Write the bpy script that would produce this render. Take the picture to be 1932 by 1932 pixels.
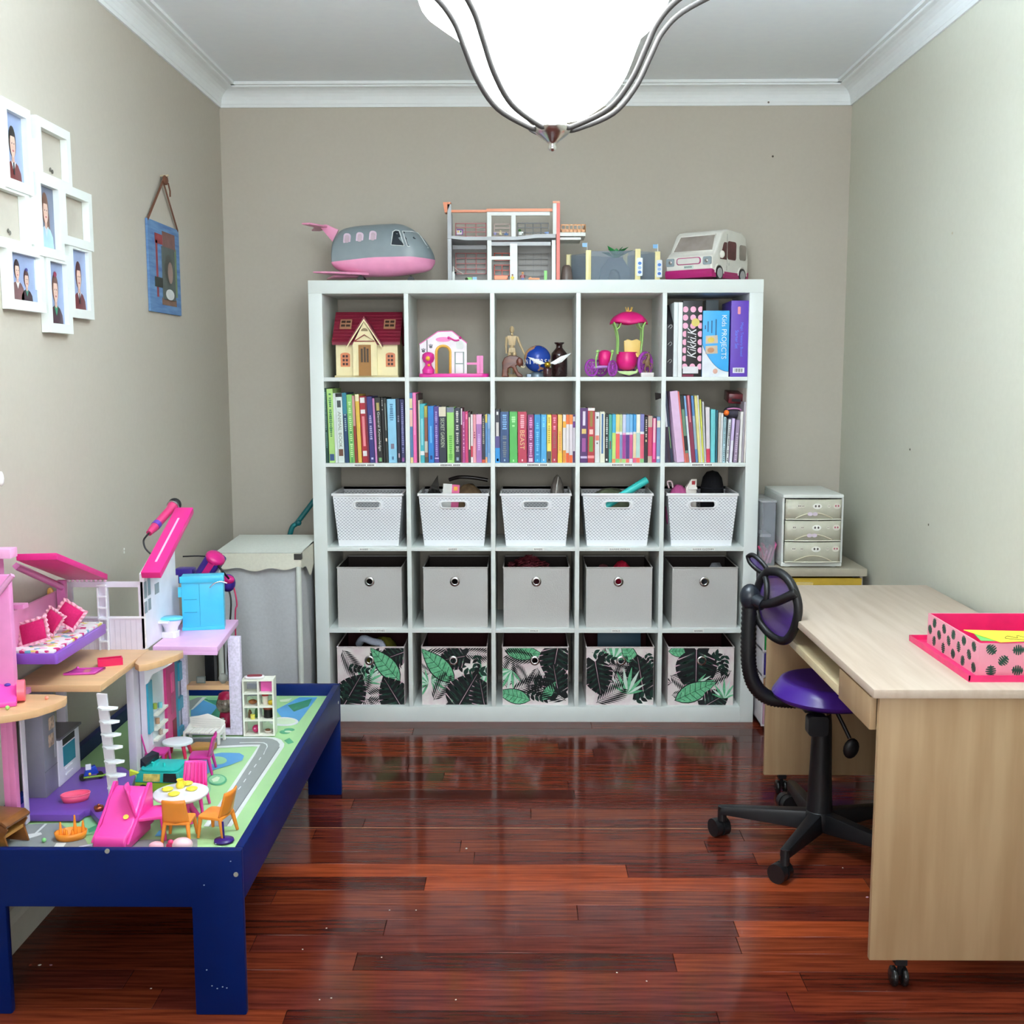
import bpy, bmesh, math, random
from mathutils import Vector, Matrix
random.seed(7)
for _o in list(bpy.data.objects):
    bpy.data.objects.remove(_o, do_unlink=True)
SC = bpy.context.scene
COL = SC.collection
PI = math.pi

# ---------------------------------------------------------------- camera
CF, CP, CY, CR = 2126.58, 0.1231446, -0.010553, -0.0017358
CAM = Vector((-0.0473, -4.6542, 1.4770))
_fw = Vector((math.sin(CY)*math.cos(CP), math.cos(CY)*math.cos(CP), -math.sin(CP)))
_rt = Vector((math.cos(CY), -math.sin(CY), 0))
_up = _rt.cross(_fw)
_r2 = _rt*math.cos(CR)+_up*math.sin(CR)
_u2 = _up*math.cos(CR)-_rt*math.sin(CR)
cd = bpy.data.cameras.new('camera')
cd.sensor_width = 36
cd.lens = CF/1932*36
cd.clip_start = .05
co = bpy.data.objects.new('camera', cd)
COL.objects.link(co)
co.matrix_world = Matrix(((_r2.x, _u2.x, -_fw.x, CAM.x), (_r2.y, _u2.y, -_fw.y, CAM.y), (_r2.z, _u2.z, -_fw.z, CAM.z), (0, 0, 0, 1)))
SC.camera = co
def U(px, py, ax, val):
    """photo pixel -> the point where its ray meets the plane axis ax = val"""
    d = _fw+_r2*((px-966)/CF)-_u2*((py-966)/CF)
    return CAM+d*((val-CAM[ax])/d[ax])
def UX(px, py, y): return U(px, py, 1, y).x
def UZ(px, py, y): return U(px, py, 1, y).z

# ---------------------------------------------------------------- world, exposure, big lights
wd = bpy.data.worlds.new('world')
SC.world = wd
wd.use_nodes = True
wd.node_tree.nodes['Background'].inputs[0].default_value = (.75, .85, 1, 1)
wd.node_tree.nodes['Background'].inputs[1].default_value = .5
vs = SC.view_settings
vs.view_transform = 'Standard'
vs.look = 'None'
vs.exposure = 0.24
vs.gamma = 1
vs.use_curve_mapping = False
LAMP_POWER = 23.0
BULB_POWER = 820.0
# added fill light, posing as daylight through an invented window behind the camera
ad = bpy.data.lights.new('added_fill_light', 'AREA')
ad.shape = 'RECTANGLE'; ad.size = 1.8; ad.size_y = 1.4; ad.energy = 66; ad.color = (.95, .98, 1)
ao = bpy.data.objects.new('added_fill_light', ad); COL.objects.link(ao)
ao.location = (0, -5.5, 1.5); ao.rotation_euler = (math.radians(90), 0, 0)

# ---------------------------------------------------------------- materials
def lin(c):
    r = []
    for v in c[:3]:
        v = v/255
        r.append(v/12.92 if v <= .04045 else ((v+.055)/1.055)**2.4)
    return (r[0], r[1], r[2], 1)
_mc = {}
def M(c, rough=.45, metal=0, var=.06, scale=25, alpha=1, trans=0, emit=0, spec=.5, sss=0, stretch=None, bump=0, coat=0, c2=None, ior=None):
    k = (tuple(c), rough, metal, var, scale, alpha, trans, emit, spec, sss, stretch, bump, coat, c2, ior)
    if k in _mc: return _mc[k]
    m = bpy.data.materials.new('m_%d_%d_%d' % tuple(c[:3]))
    m.use_nodes = True
    nt = m.node_tree
    b = nt.nodes['Principled BSDF']
    L = nt.links.new
    l = lin(c)
    b.inputs['Roughness'].default_value = rough
    b.inputs['Metallic'].default_value = metal
    b.inputs['Specular IOR Level'].default_value = spec
    if coat: b.inputs['Coat Weight'].default_value = coat; b.inputs['Coat Roughness'].default_value = .06
    if ior: b.inputs['IOR'].default_value = ior
    b.inputs['Alpha'].default_value = alpha
    b.inputs['Transmission Weight'].default_value = trans
    if emit:
        b.inputs['Emission Color'].default_value = l
        b.inputs['Emission Strength'].default_value = emit
    tc = nt.nodes.new('ShaderNodeTexCoord')
    nz = nt.nodes.new('ShaderNodeTexNoise')
    nz.inputs['Scale'].default_value = scale
    nz.inputs['Detail'].default_value = 3
    if stretch:
        mp = nt.nodes.new('ShaderNodeMapping')
        mp.inputs['Scale'].default_value = stretch
        L(tc.outputs['Object'], mp.inputs['Vector'])
        L(mp.outputs['Vector'], nz.inputs['Vector'])
    else:
        L(tc.outputs['Object'], nz.inputs['Vector'])
    mx = nt.nodes.new('ShaderNodeMix')
    mx.data_type = 'RGBA'
    a = lin(c2) if c2 else tuple(min(1, x*(1-var)) for x in l[:3])+(1,)
    bb = l if c2 else tuple(min(1, x*(1+var)) for x in l[:3])+(1,)
    rp = nt.nodes.new('ShaderNodeMapRange')
    rp.inputs[1].default_value = .35
    rp.inputs[2].default_value = .65
    L(nz.outputs[0], rp.inputs[0])
    L(rp.outputs[0], mx.inputs['Factor'])
    mx.inputs[6].default_value = bb
    mx.inputs[7].default_value = a
    L(mx.outputs[2], b.inputs['Base Color'])
    if bump:
        bp = nt.nodes.new('ShaderNodeBump')
        bp.inputs['Strength'].default_value = bump
        bp.inputs['Distance'].default_value = .002
        L(nz.outputs[0], bp.inputs['Height'])
        L(bp.outputs[0], b.inputs['Normal'])
    _mc[k] = m
    return m
def PL(c, **k):   # glossy toy plastic
    k.setdefault('rough', .33)
    k.setdefault('var', .03)
    return M(c, **k)
def FB(c, **k):   # fabric
    k.setdefault('rough', .9); k.setdefault('spec', .2); k.setdefault('scale', 180); k.setdefault('bump', .25)
    return M(c, **k)
def GL(c, a=.3, **k):   # clear tinted plastic sheet
    return M(c, rough=.12, alpha=a, var=.02, **k)
WHITE = M((236, 238, 232), rough=.4, var=.015)
WPL = PL((238, 238, 240))
BLK = PL((17, 18, 22), rough=.42)
CHROME = M((205, 205, 205), rough=.22, metal=1, var=.02)

# ---------------------------------------------------------------- mesh builder
class MB:
    def __init__(s, mtx=None):
        s.v = []; s.f = []; s.mi = []; s.M = mtx or Matrix(); s.cur = 0; s.sm = []; s.smooth = False
    def at(s, loc=(0, 0, 0), rot=(0, 0, 0), sc=1):
        e = Matrix.Rotation(rot[2], 4, 'Z') @ Matrix.Rotation(rot[1], 4, 'Y') @ Matrix.Rotation(rot[0], 4, 'X')
        s.M = Matrix.Translation(loc) @ e @ (Matrix.Scale(sc, 4) if not isinstance(sc, (tuple, list)) else Matrix.Diagonal((*sc, 1)))
        return s
    def add(s, vs, fs, smooth=None):
        n = len(s.v)
        s.v += [s.M @ Vector(p) for p in vs]
        flip = s.M.to_3x3().determinant() < 0
        for f in fs:
            s.f.append(tuple(n+i for i in (reversed(f) if flip else f)))
            s.mi.append(s.cur)
            s.sm.append(s.smooth if smooth is None else smooth)
        return s
    def box(s, a, b):
        x0, x1 = sorted((a[0], b[0])); y0, y1 = sorted((a[1], b[1])); z0, z1 = sorted((a[2], b[2]))
        return s.add([(x0, y0, z0), (x1, y0, z0), (x1, y1, z0), (x0, y1, z0), (x0, y0, z1), (x1, y0, z1), (x1, y1, z1), (x0, y1, z1)],
                     [(0, 3, 2, 1), (4, 5, 6, 7), (0, 1, 5, 4), (1, 2, 6, 5), (2, 3, 7, 6), (3, 0, 4, 7)], False)
    def cbox(s, c, d): return s.box((c[0]-d[0]/2, c[1]-d[1]/2, c[2]-d[2]/2), (c[0]+d[0]/2, c[1]+d[1]/2, c[2]+d[2]/2))
    def taper(s, z0, w0, d0, z1, w1, d1, cx=0, cy=0):   # frustum box
        v = []
        for z, w, d in ((z0, w0, d0), (z1, w1, d1)):
            v += [(cx-w/2, cy-d/2, z), (cx+w/2, cy-d/2, z), (cx+w/2, cy+d/2, z), (cx-w/2, cy+d/2, z)]
        return s.add(v, [(0, 3, 2, 1), (4, 5, 6, 7), (0, 1, 5, 4), (1, 2, 6, 5), (2, 3, 7, 6), (3, 0, 4, 7)], False)
    def hexa(s, p):   # 8 corner points: bottom 4, top 4
        return s.add(p, [(0, 3, 2, 1), (4, 5, 6, 7), (0, 1, 5, 4), (1, 2, 6, 5), (2, 3, 7, 6), (3, 0, 4, 7)], False)
    def cyl(s, p, q, r, r2=None, n=16, cap=True):
        p = Vector(p); q = Vector(q); r2 = r if r2 is None else r2
        d = (q-p).normalized()
        t = Vector((0, 0, 1)) if abs(d.z) < .9 else Vector((1, 0, 0))
        a = d.cross(t).normalized(); b = d.cross(a)
        v = []
        for c, rr in ((p, r), (q, r2)):
            v += [c+(a*math.cos(2*PI*i/n)+b*math.sin(2*PI*i/n))*rr for i in range(n)]
        s.add(v, [(i, i+n, (i+1) % n+n, (i+1) % n) for i in range(n)], True)
        if cap: s.add(v, [tuple(range(n)), tuple(reversed(range(n, 2*n)))], False)
        return s
    def tube(s, path, r, n=8, cap=True, closed=False):
        P = [Vector(p) for p in path]; m = len(P)
        rs = r if isinstance(r, (list, tuple)) else [r]*m
        v = []; pa = None
        for i, p in enumerate(P):
            if closed: d = P[(i+1) % m]-P[i-1]
            else: d = P[min(i+1, m-1)]-P[max(i-1, 0)]
            d.normalize()
            if pa is None:
                t = Vector((0, 0, 1)) if abs(d.z) < .9 else Vector((1, 0, 0))
                a = d.cross(t).normalized()
            else:
                a = (pa-d*pa.dot(d)).normalized()
            pa = a; b = d.cross(a)
            v += [p+(a*math.cos(2*PI*k/n)+b*math.sin(2*PI*k/n))*rs[i] for k in range(n)]
        f = []
        for i in range(m if closed else m-1):
            j = (i+1) % m
            f += [(i*n+k, j*n+k, j*n+(k+1) % n, i*n+(k+1) % n) for k in range(n)]
        s.add(v, [tuple(reversed(x)) for x in f], True)
        if cap and not closed: s.add(v, [tuple(range(n)), tuple(reversed(range((m-1)*n, m*n)))], False)
        return s
    def lathe(s, prof, c=(0, 0, 0), n=24, ax='Z', sx=1, sy=1, smooth=True, capb=False, capt=False):
        v = []
        for r, z in prof:
            for i in range(n):
                a = 2*PI*i/n
                x, y = r*math.cos(a)*sx, r*math.sin(a)*sy
                v.append({'Z': (x, y, z), 'Y': (x, z, y), 'X': (z, x, y)}[ax])
        v = [(p[0]+c[0], p[1]+c[1], p[2]+c[2]) for p in v]
        f = []
        for j in range(len(prof)-1):
            f += [(j*n+i, j*n+(i+1) % n, (j+1)*n+(i+1) % n, (j+1)*n+i) for i in range(n)]
        if ax == 'Y': f = [tuple(reversed(x)) for x in f]
        s.add(v, f, smooth)
        k = len(prof)-1
        if capb: s.add(v[:n], [tuple(reversed(range(n)))], False)
        if capt: s.add(v[k*n:], [tuple(range(n))], False)
        return s
    def ball(s, c, r, n=16, m=10, sc=(1, 1, 1)):
        pr = [(max(1e-5, math.sin(PI*j/m))*r, -math.cos(PI*j/m)*r) for j in range(m+1)]
        v = []
        for rr, z in pr:
            v += [(c[0]+rr*math.cos(2*PI*i/n)*sc[0], c[1]+rr*math.sin(2*PI*i/n)*sc[1], c[2]+z*sc[2]) for i in range(n)]
        f = []
        for j in range(m):
            f += [(j*n+i, j*n+(i+1) % n, (j+1)*n+(i+1) % n, (j+1)*n+i) for i in range(n)]
        return s.add(v, f, True)
    def prism(s, poly, d0, d1, pl='XZ', smooth=False):
        """2-D polygon extruded: pl XZ -> along Y, XY -> along Z, YZ -> along X"""
        n = len(poly)
        A = sum(poly[i][0]*poly[(i+1) % n][1]-poly[(i+1) % n][0]*poly[i][1] for i in range(n))
        if A < 0: poly = list(reversed(poly))
        mk = {'XZ': lambda p, d: (p[0], d, p[1]), 'XY': lambda p, d: (p[0], p[1], d), 'YZ': lambda p, d: (d, p[0], p[1])}[pl]
        d0, d1 = sorted((d0, d1))
        v = [mk(p, d0) for p in poly]+[mk(p, d1) for p in poly]
        side = [(i, (i+1) % n, (i+1) % n+n, i+n) for i in range(n)]
        c0 = [tuple(reversed(range(n)))]; c1 = [tuple(range(n, 2*n))]
        if pl == 'XZ':
            side = [tuple(reversed(f)) for f in side]
            c0 = [tuple(range(n))]; c1 = [tuple(reversed(range(n, 2*n)))]
        s.add(v, side, smooth)
        return s.add(v, c0+c1, False)
    def quad(s, p): return s.add(p, [tuple(range(len(p)))], False)
    def use(s, i): s.cur = i; return s
    def grid(s, fn, nu, nv, smooth=True, flip=False):
        v = [fn(i/nu, j/nv) for j in range(nv+1) for i in range(nu+1)]
        w = nu+1
        f = [(j*w+i, j*w+i+1, (j+1)*w+i+1, (j+1)*w+i) for j in range(nv) for i in range(nu)]
        if flip: f = [tuple(reversed(x)) for x in f]
        return s.add(v, f, smooth)
    def mesh(s, name, mats, bevel=0, seg=2, weld=False, solid=0):
        me = bpy.data.meshes.new(name)
        me.from_pydata([tuple(p) for p in s.v], [], s.f)
        for i, p in enumerate(me.polygons):
            p.material_index = s.mi[i]; p.use_smooth = s.sm[i]
        for m in (mats if isinstance(mats, (list, tuple)) else [mats]): me.materials.append(m)
        if bevel or weld or solid:
            bm = bmesh.new(); bm.from_mesh(me)
            bmesh.ops.remove_doubles(bm, verts=bm.verts, dist=1e-6)
            if solid:
                bmesh.ops.recalc_face_normals(bm, faces=bm.faces)
                bmesh.ops.solidify(bm, geom=bm.faces[:], thickness=solid)
            if bevel:
                ed = [e for e in bm.edges if len(e.link_faces) == 2 and e.calc_face_angle(0) > .6]
                bmesh.ops.bevel(bm, geom=ed, offset=bevel, segments=seg, affect='EDGES', profile=.6, clamp_overlap=True)
                for f in bm.faces: f.smooth = True
            bm.to_mesh(me); bm.free()
            if bevel and hasattr(me, 'set_sharp_from_angle'): me.set_sharp_from_angle(angle=.7)
        return me
    def build(s, name, mats, parent=None, bevel=0, seg=2, world=False, weld=False, solid=0):
        if world and parent is not None:
            r = parent
            while r.parent: r = r.parent
            inv = loc_m(r).inverted()
            s.v = [inv @ p for p in s.v]
        o = bpy.data.objects.new(name, s.mesh(name, mats, bevel, seg, weld, solid))
        COL.objects.link(o)
        if parent is not None: o.parent = parent
        return o
def loc_m(o):
    return Matrix.Translation(o.location) @ o.rotation_euler.to_matrix().to_4x4() @ Matrix.Diagonal((*o.scale, 1))
def tag(o, label=None, cat=None, group=None, kind=None):
    if label: o['label'] = label
    if cat: o['category'] = cat
    if group: o['group'] = group
    if kind: o['kind'] = kind
    return o
def thing(name, label, cat, loc=(0, 0, 0), rz=0, group=None, sc=1):
    o = bpy.data.objects.new(name, None)
    COL.objects.link(o)
    o.empty_display_size = .02
    o.location = loc; o.rotation_euler = (0, 0, rz); o.scale = (sc, sc, sc)
    return tag(o, label, cat, group)
def solo(name, mb, mats, label, cat, loc=(0, 0, 0), rz=0, group=None, **k):
    """a thing that is one mesh; mb in local coordinates"""
    o = mb.build(name, mats, None, **k)
    o.location = loc; o.rotation_euler = (0, 0, rz)
    return tag(o, label, cat, group)
def copy_tree(o, parent=None):
    c = o.copy(); COL.objects.link(c); c.parent = parent
    for ch in list(o.children): copy_tree(ch, c)
    return c
def struct(name, mb, mats, parent=None, **k):
    o = mb.build(name, mats, parent, **k)
    if parent is None: o['kind'] = 'structure'
    return o
def part(name, parent, mats, fn, **k):
    mb = MB(); fn(mb)
    return mb.build(name, mats, parent, **k)
def rrect(x0, y0, x1, y1, r, n=4):
    p = []
    for cx, cy, a in ((x1-r, y1-r, 0), (x0+r, y1-r, 90), (x0+r, y0+r, 180), (x1-r, y0+r, 270)):
        for i in range(n+1):
            t = math.radians(a+90*i/n)
            p.append((cx+r*math.cos(t), cy+r*math.sin(t)))
    return p
def ell(cx, cy, rx, ry, n=24, a0=0, a1=360):
    k = n if a1-a0 == 360 else n+1
    return [(cx+rx*math.cos(math.radians(a0+(a1-a0)*i/n)), cy+ry*math.sin(math.radians(a0+(a1-a0)*i/n))) for i in range(k)]
def smooth_path(pts, n=8):
    P = [Vector(p) for p in pts]; out = []
    for i in range(len(P)-1):
        p0 = P[max(i-1, 0)]; p1 = P[i]; p2 = P[i+1]; p3 = P[min(i+2, len(P)-1)]
        for k in range(n):
            t = k/n
            out.append(.5*((2*p1)+(p2-p0)*t+(2*p0-5*p1+4*p2-p3)*t*t+(3*p1-p0-3*p2+p3)*t**3))
    out.append(P[-1])
    return out
_fonts = {}
def text_mesh(body, size=1, ext=0, align='CENTER', shear=0):
    cu = bpy.data.curves.new('txt', 'FONT')
    cu.body = body; cu.size = size; cu.extrude = ext; cu.align_x = align; cu.align_y = 'CENTER'; cu.shear = shear; cu.resolution_u = 3
    o = bpy.data.objects.new('txt', cu)
    COL.objects.link(o)
    dg = bpy.context.evaluated_depsgraph_get()
    me = bpy.data.meshes.new_from_object(o.evaluated_get(dg))
    bpy.data.objects.remove(o); bpy.data.curves.remove(cu)
    return me
def lettering(name, body, h, w, mat, parent, mtx, bold=0, shear=0):
    """flat printed text h tall (at most w long); mtx takes text plane xy -> thing-local"""
    me = text_mesh(body, 1, 0, shear=shear)
    xs = [v.co.x for v in me.vertices]; ys = [v.co.y for v in me.vertices]
    sw, sh = max(xs)-min(xs), max(ys)-min(ys)
    cx, cy = (max(xs)+min(xs))/2, (max(ys)+min(ys))/2
    kx = w/sw; ky = h/sh
    for v in me.vertices:
        v.co = mtx @ Vector(((v.co.x-cx)*kx, (v.co.y-cy)*ky, 0))
    me.materials.append(mat)
    o = bpy.data.objects.new(name, me)
    COL.objects.link(o)
    o.parent = parent
    return o
# text plane -> facing -Y (towards the camera): x->x, y->z
FACE = Matrix(((1, 0, 0, 0), (0, 0, -1, 0), (0, 1, 0, 0), (0, 0, 0, 1)))
def face_at(x, y, z, roll=0): return Matrix.Translation((x, y, z)) @ FACE @ Matrix.Rotation(roll, 4, 'Z')
# ================================================================ room shell
XL, XR, YB, YF, ZC = -1.372, 1.375, .42, -5.35, 2.712
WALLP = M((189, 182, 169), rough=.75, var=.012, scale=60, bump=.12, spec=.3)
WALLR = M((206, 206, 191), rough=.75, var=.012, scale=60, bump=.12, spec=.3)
CEIL = M((244, 250, 255), rough=.8, var=.01, spec=.2)
CORN = M((236, 241, 242), rough=.55, var=.01)
SKIRT = M((214, 212, 200), rough=.4, var=.02)
struct('wall_back', MB().box((XL-.1, YB, -.05), (XR+.1, YB+.1, ZC)), WALLP)
struct('wall_left', MB().box((XL-.1, YF, -.05), (XL, YB, ZC)), WALLP)
struct('wall_right', MB().box((XR, YF, -.05), (XR+.1, YB, ZC)), WALLR)
wx0, wx1, wz0, wz1 = -.95, .95, .75, 2.25
mb = MB()
mb.box((XL-.1, YF-.1, -.05), (wx0, YF, ZC)); mb.box((wx1, YF-.1, -.05), (XR+.1, YF, ZC)); mb.box((wx0, YF-.1, -.05), (wx1, YF, wz0)); mb.box((wx0, YF-.1, wz1), (wx1, YF, ZC))
struct('wall_front', mb, WALLP)
wn = struct('added_window_1', MB().box((wx0, YF-.07, wz0), (wx0+.05, YF-.03, wz1)).box((wx1-.05, YF-.07, wz0), (wx1, YF-.03, wz1)).box((wx0+.05, YF-.07, wz0), (wx1-.05, YF-.03, wz0+.05)).box((wx0+.05, YF-.07, wz1-.05), (wx1-.05, YF-.03, wz1)).box((-.02, YF-.07, wz0+.05), (.02, YF-.03, wz1-.05)), CORN)  # made-up window, added to go with the fill light
for a_, b_ in ((wx0+.05, -.02), (.02, wx1-.05)):
    MB().box((a_, YF-.052, wz0+.05), (b_, YF-.048, wz1-.05)).build('pane', GL((235, 245, 245), .12), wn)
struct('ceiling', MB().box((XL-.1, YF-.1, ZC), (XR+.1, YB+.1, ZC+.1)), CEIL)
def cove(L):
    # profile (distance from wall, z), wall edge bead - cove - ceiling lip
    p = [(0, 2.622), (.008, 2.622), (.010, 2.634)]
    for i in range(7):
        a = PI/2*i/6
        p.append((.012+.056*(1-math.cos(a)), 2.636+.056*math.sin(a)))
    return p+[(.072, 2.694), (.072, 2.700), (.088, 2.700), (.088, ZC), (0, ZC)]
pf = cove(0)
struct('trim_1', MB().prism([(YB-d, z) for d, z in pf], XL, XR, 'YZ'), CORN)
struct('trim_2', MB().prism([(XL+d, z) for d, z in pf], YF, YB, 'XZ'), CORN)
struct('trim_3', MB().prism([(XR-d, z) for d, z in pf], YF, YB, 'XZ'), CORN)
bs = [(0, 0), (.016, 0), (.016, .075), (.012, .088), (.006, .096), (0, .1)]
struct('baseboard_back', MB().prism([(YB-d, z) for d, z in bs], XL, XR, 'YZ'), SKIRT)
struct('baseboard_left', MB().prism([(XL+d, z) for d, z in bs], YF, YB, 'XZ'), SKIRT)
struct('baseboard_right', MB().prism([(XR-d, z) for d, z in bs], YF, YB, 'XZ'), SKIRT)
# ---- floor of polished boards
FLO = struct('floor', MB().box((XL-.1, YF-.1, -.06), (XR+.1, YB+.1, -.012)), M((24, 10, 7), rough=.6))
def wood_floor(c, c2): return M(c, c2=c2, rough=.12, scale=9, stretch=(.55, 9, 3), spec=.24, bump=.03)
JAR = [wood_floor((92, 36, 22), (58, 20, 13)), wood_floor((112, 46, 28), (76, 28, 17)), wood_floor((102, 42, 31), (72, 27, 20)),
       wood_floor((80, 29, 18), (50, 16, 11)), wood_floor((124, 54, 31), (90, 35, 20)), wood_floor((158, 70, 37), (126, 51, 27))]
STEP = .0875
def board(x0, x1, y0, y1, m):
    x0 = max(x0, XL); x1 = min(x1, XR)
    if x1-x0 < .01: return
    g = .0006
    o = MB().box((x0+g, y0+g, -.014), (x1-g, y1-g, 0)).build('floorboard', m, FLO, bevel=.0006, seg=1)
rf = random.Random(5)
k = -1
row = 0
y1 = -1.40+STEP*21
while y1 > YB: y1 -= STEP
first = True
ytop = YB
while ytop > YF+.001:
    y0 = max(y1, YF)
    r = round((-1.40-ytop)/STEP)       # row 0 starts at y = -1.40
    if r == 0: segs = [(XL, .26, 5), (.26, XR, 2)]
    elif r == 1: segs = [(XL, -.335, 0), (-.335, .95, 5), (.95, XR, 4)]
    elif r == -1: segs = [(XL, -.2, 1), (-.2, .66, 2), (.66, XR, 4)]
    elif r == 4: segs = [(XL, -.42, 0), (-.42, .52, 2), (.52, XR, 5)]
    elif r == 3: segs = [(XL, .1, 1), (.1, XR, 2)]
    elif r == 9: segs = [(XL, -.6, 4), (-.6, .4, 3), (.4, XR, 0)]
    else:
        segs = []; x = XL-rf.uniform(0, .9); last = -1
        while x < XR:
            L = rf.uniform(.7, 1.9)
            mm = rf.choice([i for i in (0, 1, 1, 2, 3, 4, 2) if i != last]); last = mm
            segs.append((x, x+L, mm)); x += L
    for a, b, m in segs: board(a, b, y0, ytop, JAR[m])
    ytop = y0; y1 = y0-STEP
MB().box((-.98, -1.129, -.002), (XR, -1.126, .0004)).build('filler_strip', M((190, 128, 84), rough=.3), FLO)

# ================================================================ pendant lamp
LX, LY, LZ = .012, -2.25, 1.968
lamp = thing('pendant_lamp', 'pendant lamp with glowing scalloped white glass bowl and brushed metal arms hanging from the ceiling', 'lamp', (LX, LY, LZ))
GLOW = bpy.data.materials.new('lamp_glass'); GLOW.use_nodes = True
_b = GLOW.node_tree.nodes['Principled BSDF']
_b.inputs['Base Color'].default_value = (.9, .92, .92, 1); _b.inputs['Roughness'].default_value = .35
_b.inputs['Emission Color'].default_value = (.93, 1.0, 1.0, 1); _b.inputs['Emission Strength'].default_value = LAMP_POWER
_t = GLOW.node_tree.nodes.new('ShaderNodeTexNoise'); _t.inputs['Scale'].default_value = 8
_m = GLOW.node_tree.nodes.new('ShaderNodeMapRange'); _m.inputs[3].default_value = LAMP_POWER*.96; _m.inputs[4].default_value = LAMP_POWER*1.04
GLOW.node_tree.links.new(_t.outputs[0], _m.inputs[0]); GLOW.node_tree.links.new(_m.outputs[0], _b.inputs['Emission Strength'])
BRUSH = M((72, 70, 70), rough=.7, spec=.15, var=.04)
# arm centre line in (radius, z above cap)
ARM = [(.028, .012), (.05, .014), (.122, .042), (.167, .092), (.196, .15), (.219, .196), (.259, .235), (.335, .272)]
armdir = [math.radians(a) for a in (-14, 217, 102)]
bowl_prof = [(.02, .022), (.075, .034), (.118, .064), (.148, .105), (.172, .16), (.194, .205), (.225, .238), (.252, .27), (.258, .305), (.248, .34), (.235, .36)]
def bowl(u, v):
    j = v*(len(bowl_prof)-1); i = min(int(j), len(bowl_prof)-2); t = j-i
    r = bowl_prof[i][0]*(1-t)+bowl_prof[i+1][0]*t; z = bowl_prof[i][1]*(1-t)+bowl_prof[i+1][1]*t
    a = u*2*PI
    lob = math.cos(3*(a-armdir[0]-PI/3))        # fullest between two arms, pinched in at the arms
    w = max(0, (v-.35)/.65)
    r *= 1+.14*w*lob
    z -= .045*w*lob
    return (r*math.cos(a), r*math.sin(a), z)
mb = MB(); mb.grid(bowl, 72, 22); mb.v = [p for p in mb.v]
mb.build('glass_bowl', GLOW, lamp, weld=True)
for a in armdir:
    d = Vector((math.cos(a), math.sin(a), 0)); s_ = Vector((-math.sin(a), math.cos(a), 0))
    mb = MB()
    for sgn in (-1, 1):
        pts = smooth_path([d*r+Vector((0, 0, z-.006))+s_*(sgn*(.012+.12*(r-.028))) for r, z in ARM], 5)
        mb.tube(pts, .0058, 6)
    ar = mb.build('arm', BRUSH, lamp)
    e = ARM[-1]; w_ = .012+.12*(e[0]-.028)
    mb = MB()
    c = d*e[0]+Vector((0, 0, e[1]-.006))
    mb.tube([c-s_*w_, c+s_*w_], .007, 6); mb.ball(c-Vector((0, 0, .006)), .008, 8, 6)
    mb.build('end_bracket', BRUSH, ar)
mb = MB(); mb.lathe([(.001, -.038), (.007, -.036), (.009, -.030), (.006, -.024), (.012, -.019), (.030, -.006), (.042, .006), (.042, .010), (.03, .012), (.028, .03), (.0, .034)], n=28)
mb.build('bottom_cap', CHROME, lamp)
mb = MB(); mb.cyl((0, 0, .034), (0, 0, ZC-LZ-.02), .009, n=12); mb.build('stem', BRUSH, lamp)
mb = MB(); mb.lathe([(.0, ZC-LZ-.045), (.03, ZC-LZ-.042), (.062, ZC-LZ-.02), (.066, ZC-LZ-.001), (0, ZC-LZ)], n=28); mb.build('ceiling_rose', BRUSH, lamp)
mb = MB()
for i in range(3):
    a = armdir[0]+PI/3+i*2*PI/3
    mb.ball((.07*math.cos(a), .07*math.sin(a), .272), .028, 12, 8, (1, 1, 1.25)); mb.cyl((.07*math.cos(a), .07*math.sin(a), .24), (.0, 0, .18), .012, n=8)
mb.build('bulb', M((214, 236, 255), rough=.4, emit=BULB_POWER), lamp)

# ================================================================ cube shelf unit
SW, SH, SD = .925, 1.85, .39
BZ = [(.387, .405), (.736, .752), (1.089, 1.105), (1.442, 1.458)]       # shelf boards
DX = [-.527, -.1755, .1755, .5265]
ZF = [1.458, 1.105, .752, .405, .066]                                   # cubby floors, top row first
ZT = [1.797, 1.442, 1.089, .736, .387]
XI = .869
CXS = [(-XI, DX[0]-.009), (DX[0]+.009, DX[1]-.009), (DX[1]+.009, DX[2]-.009), (DX[2]+.009, DX[3]-.009), (DX[3]+.009, XI)]
SHELF = M((227, 234, 231), rough=.38, var=.012, scale=8)
un = thing('shelf_unit', 'white five by five cube shelf unit standing against the back wall', 'shelf')
for sg in (-1, 1): MB().box((sg*SW, 0, 0), (sg*XI, SD, 1.797)).build('side_panel', SHELF, un, bevel=.0015)
MB().box((-SW, 0, 1.797), (SW, SD, SH)).build('top_panel', SHELF, un, bevel=.0015)
MB().box((-XI, 0, 0), (XI, SD, .066)).build('bottom_panel', SHELF, un, bevel=.0015)
for x in DX: MB().box((x-.009, .001, .066), (x+.009, SD, 1.797)).build('upright', SHELF, un, bevel=.0008)
LBL = M((60, 60, 62), rough=.6)
STK = M((238, 240, 236), rough=.45, var=.01)
words = {(1, 0): 'PARENT SHELF', (1, 1): 'PARENT SHELF', (1, 2): 'PARENT SHELF', (1, 3): 'PARENT SHELF', (1, 4): 'PARENT SHELF',
         (2, 0): 'BARBIE', (2, 1): 'BARBIE', (2, 2): 'BARBIE', (2, 3): 'BARBIE DOLLS', (2, 4): 'BARBIE CLOTHES',
         (3, 0): 'BIG DOLLS CLOTHES', (3, 2): 'DOLLS', (3, 3): 'DOLLS', (3, 4): 'BARBIE'}
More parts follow.
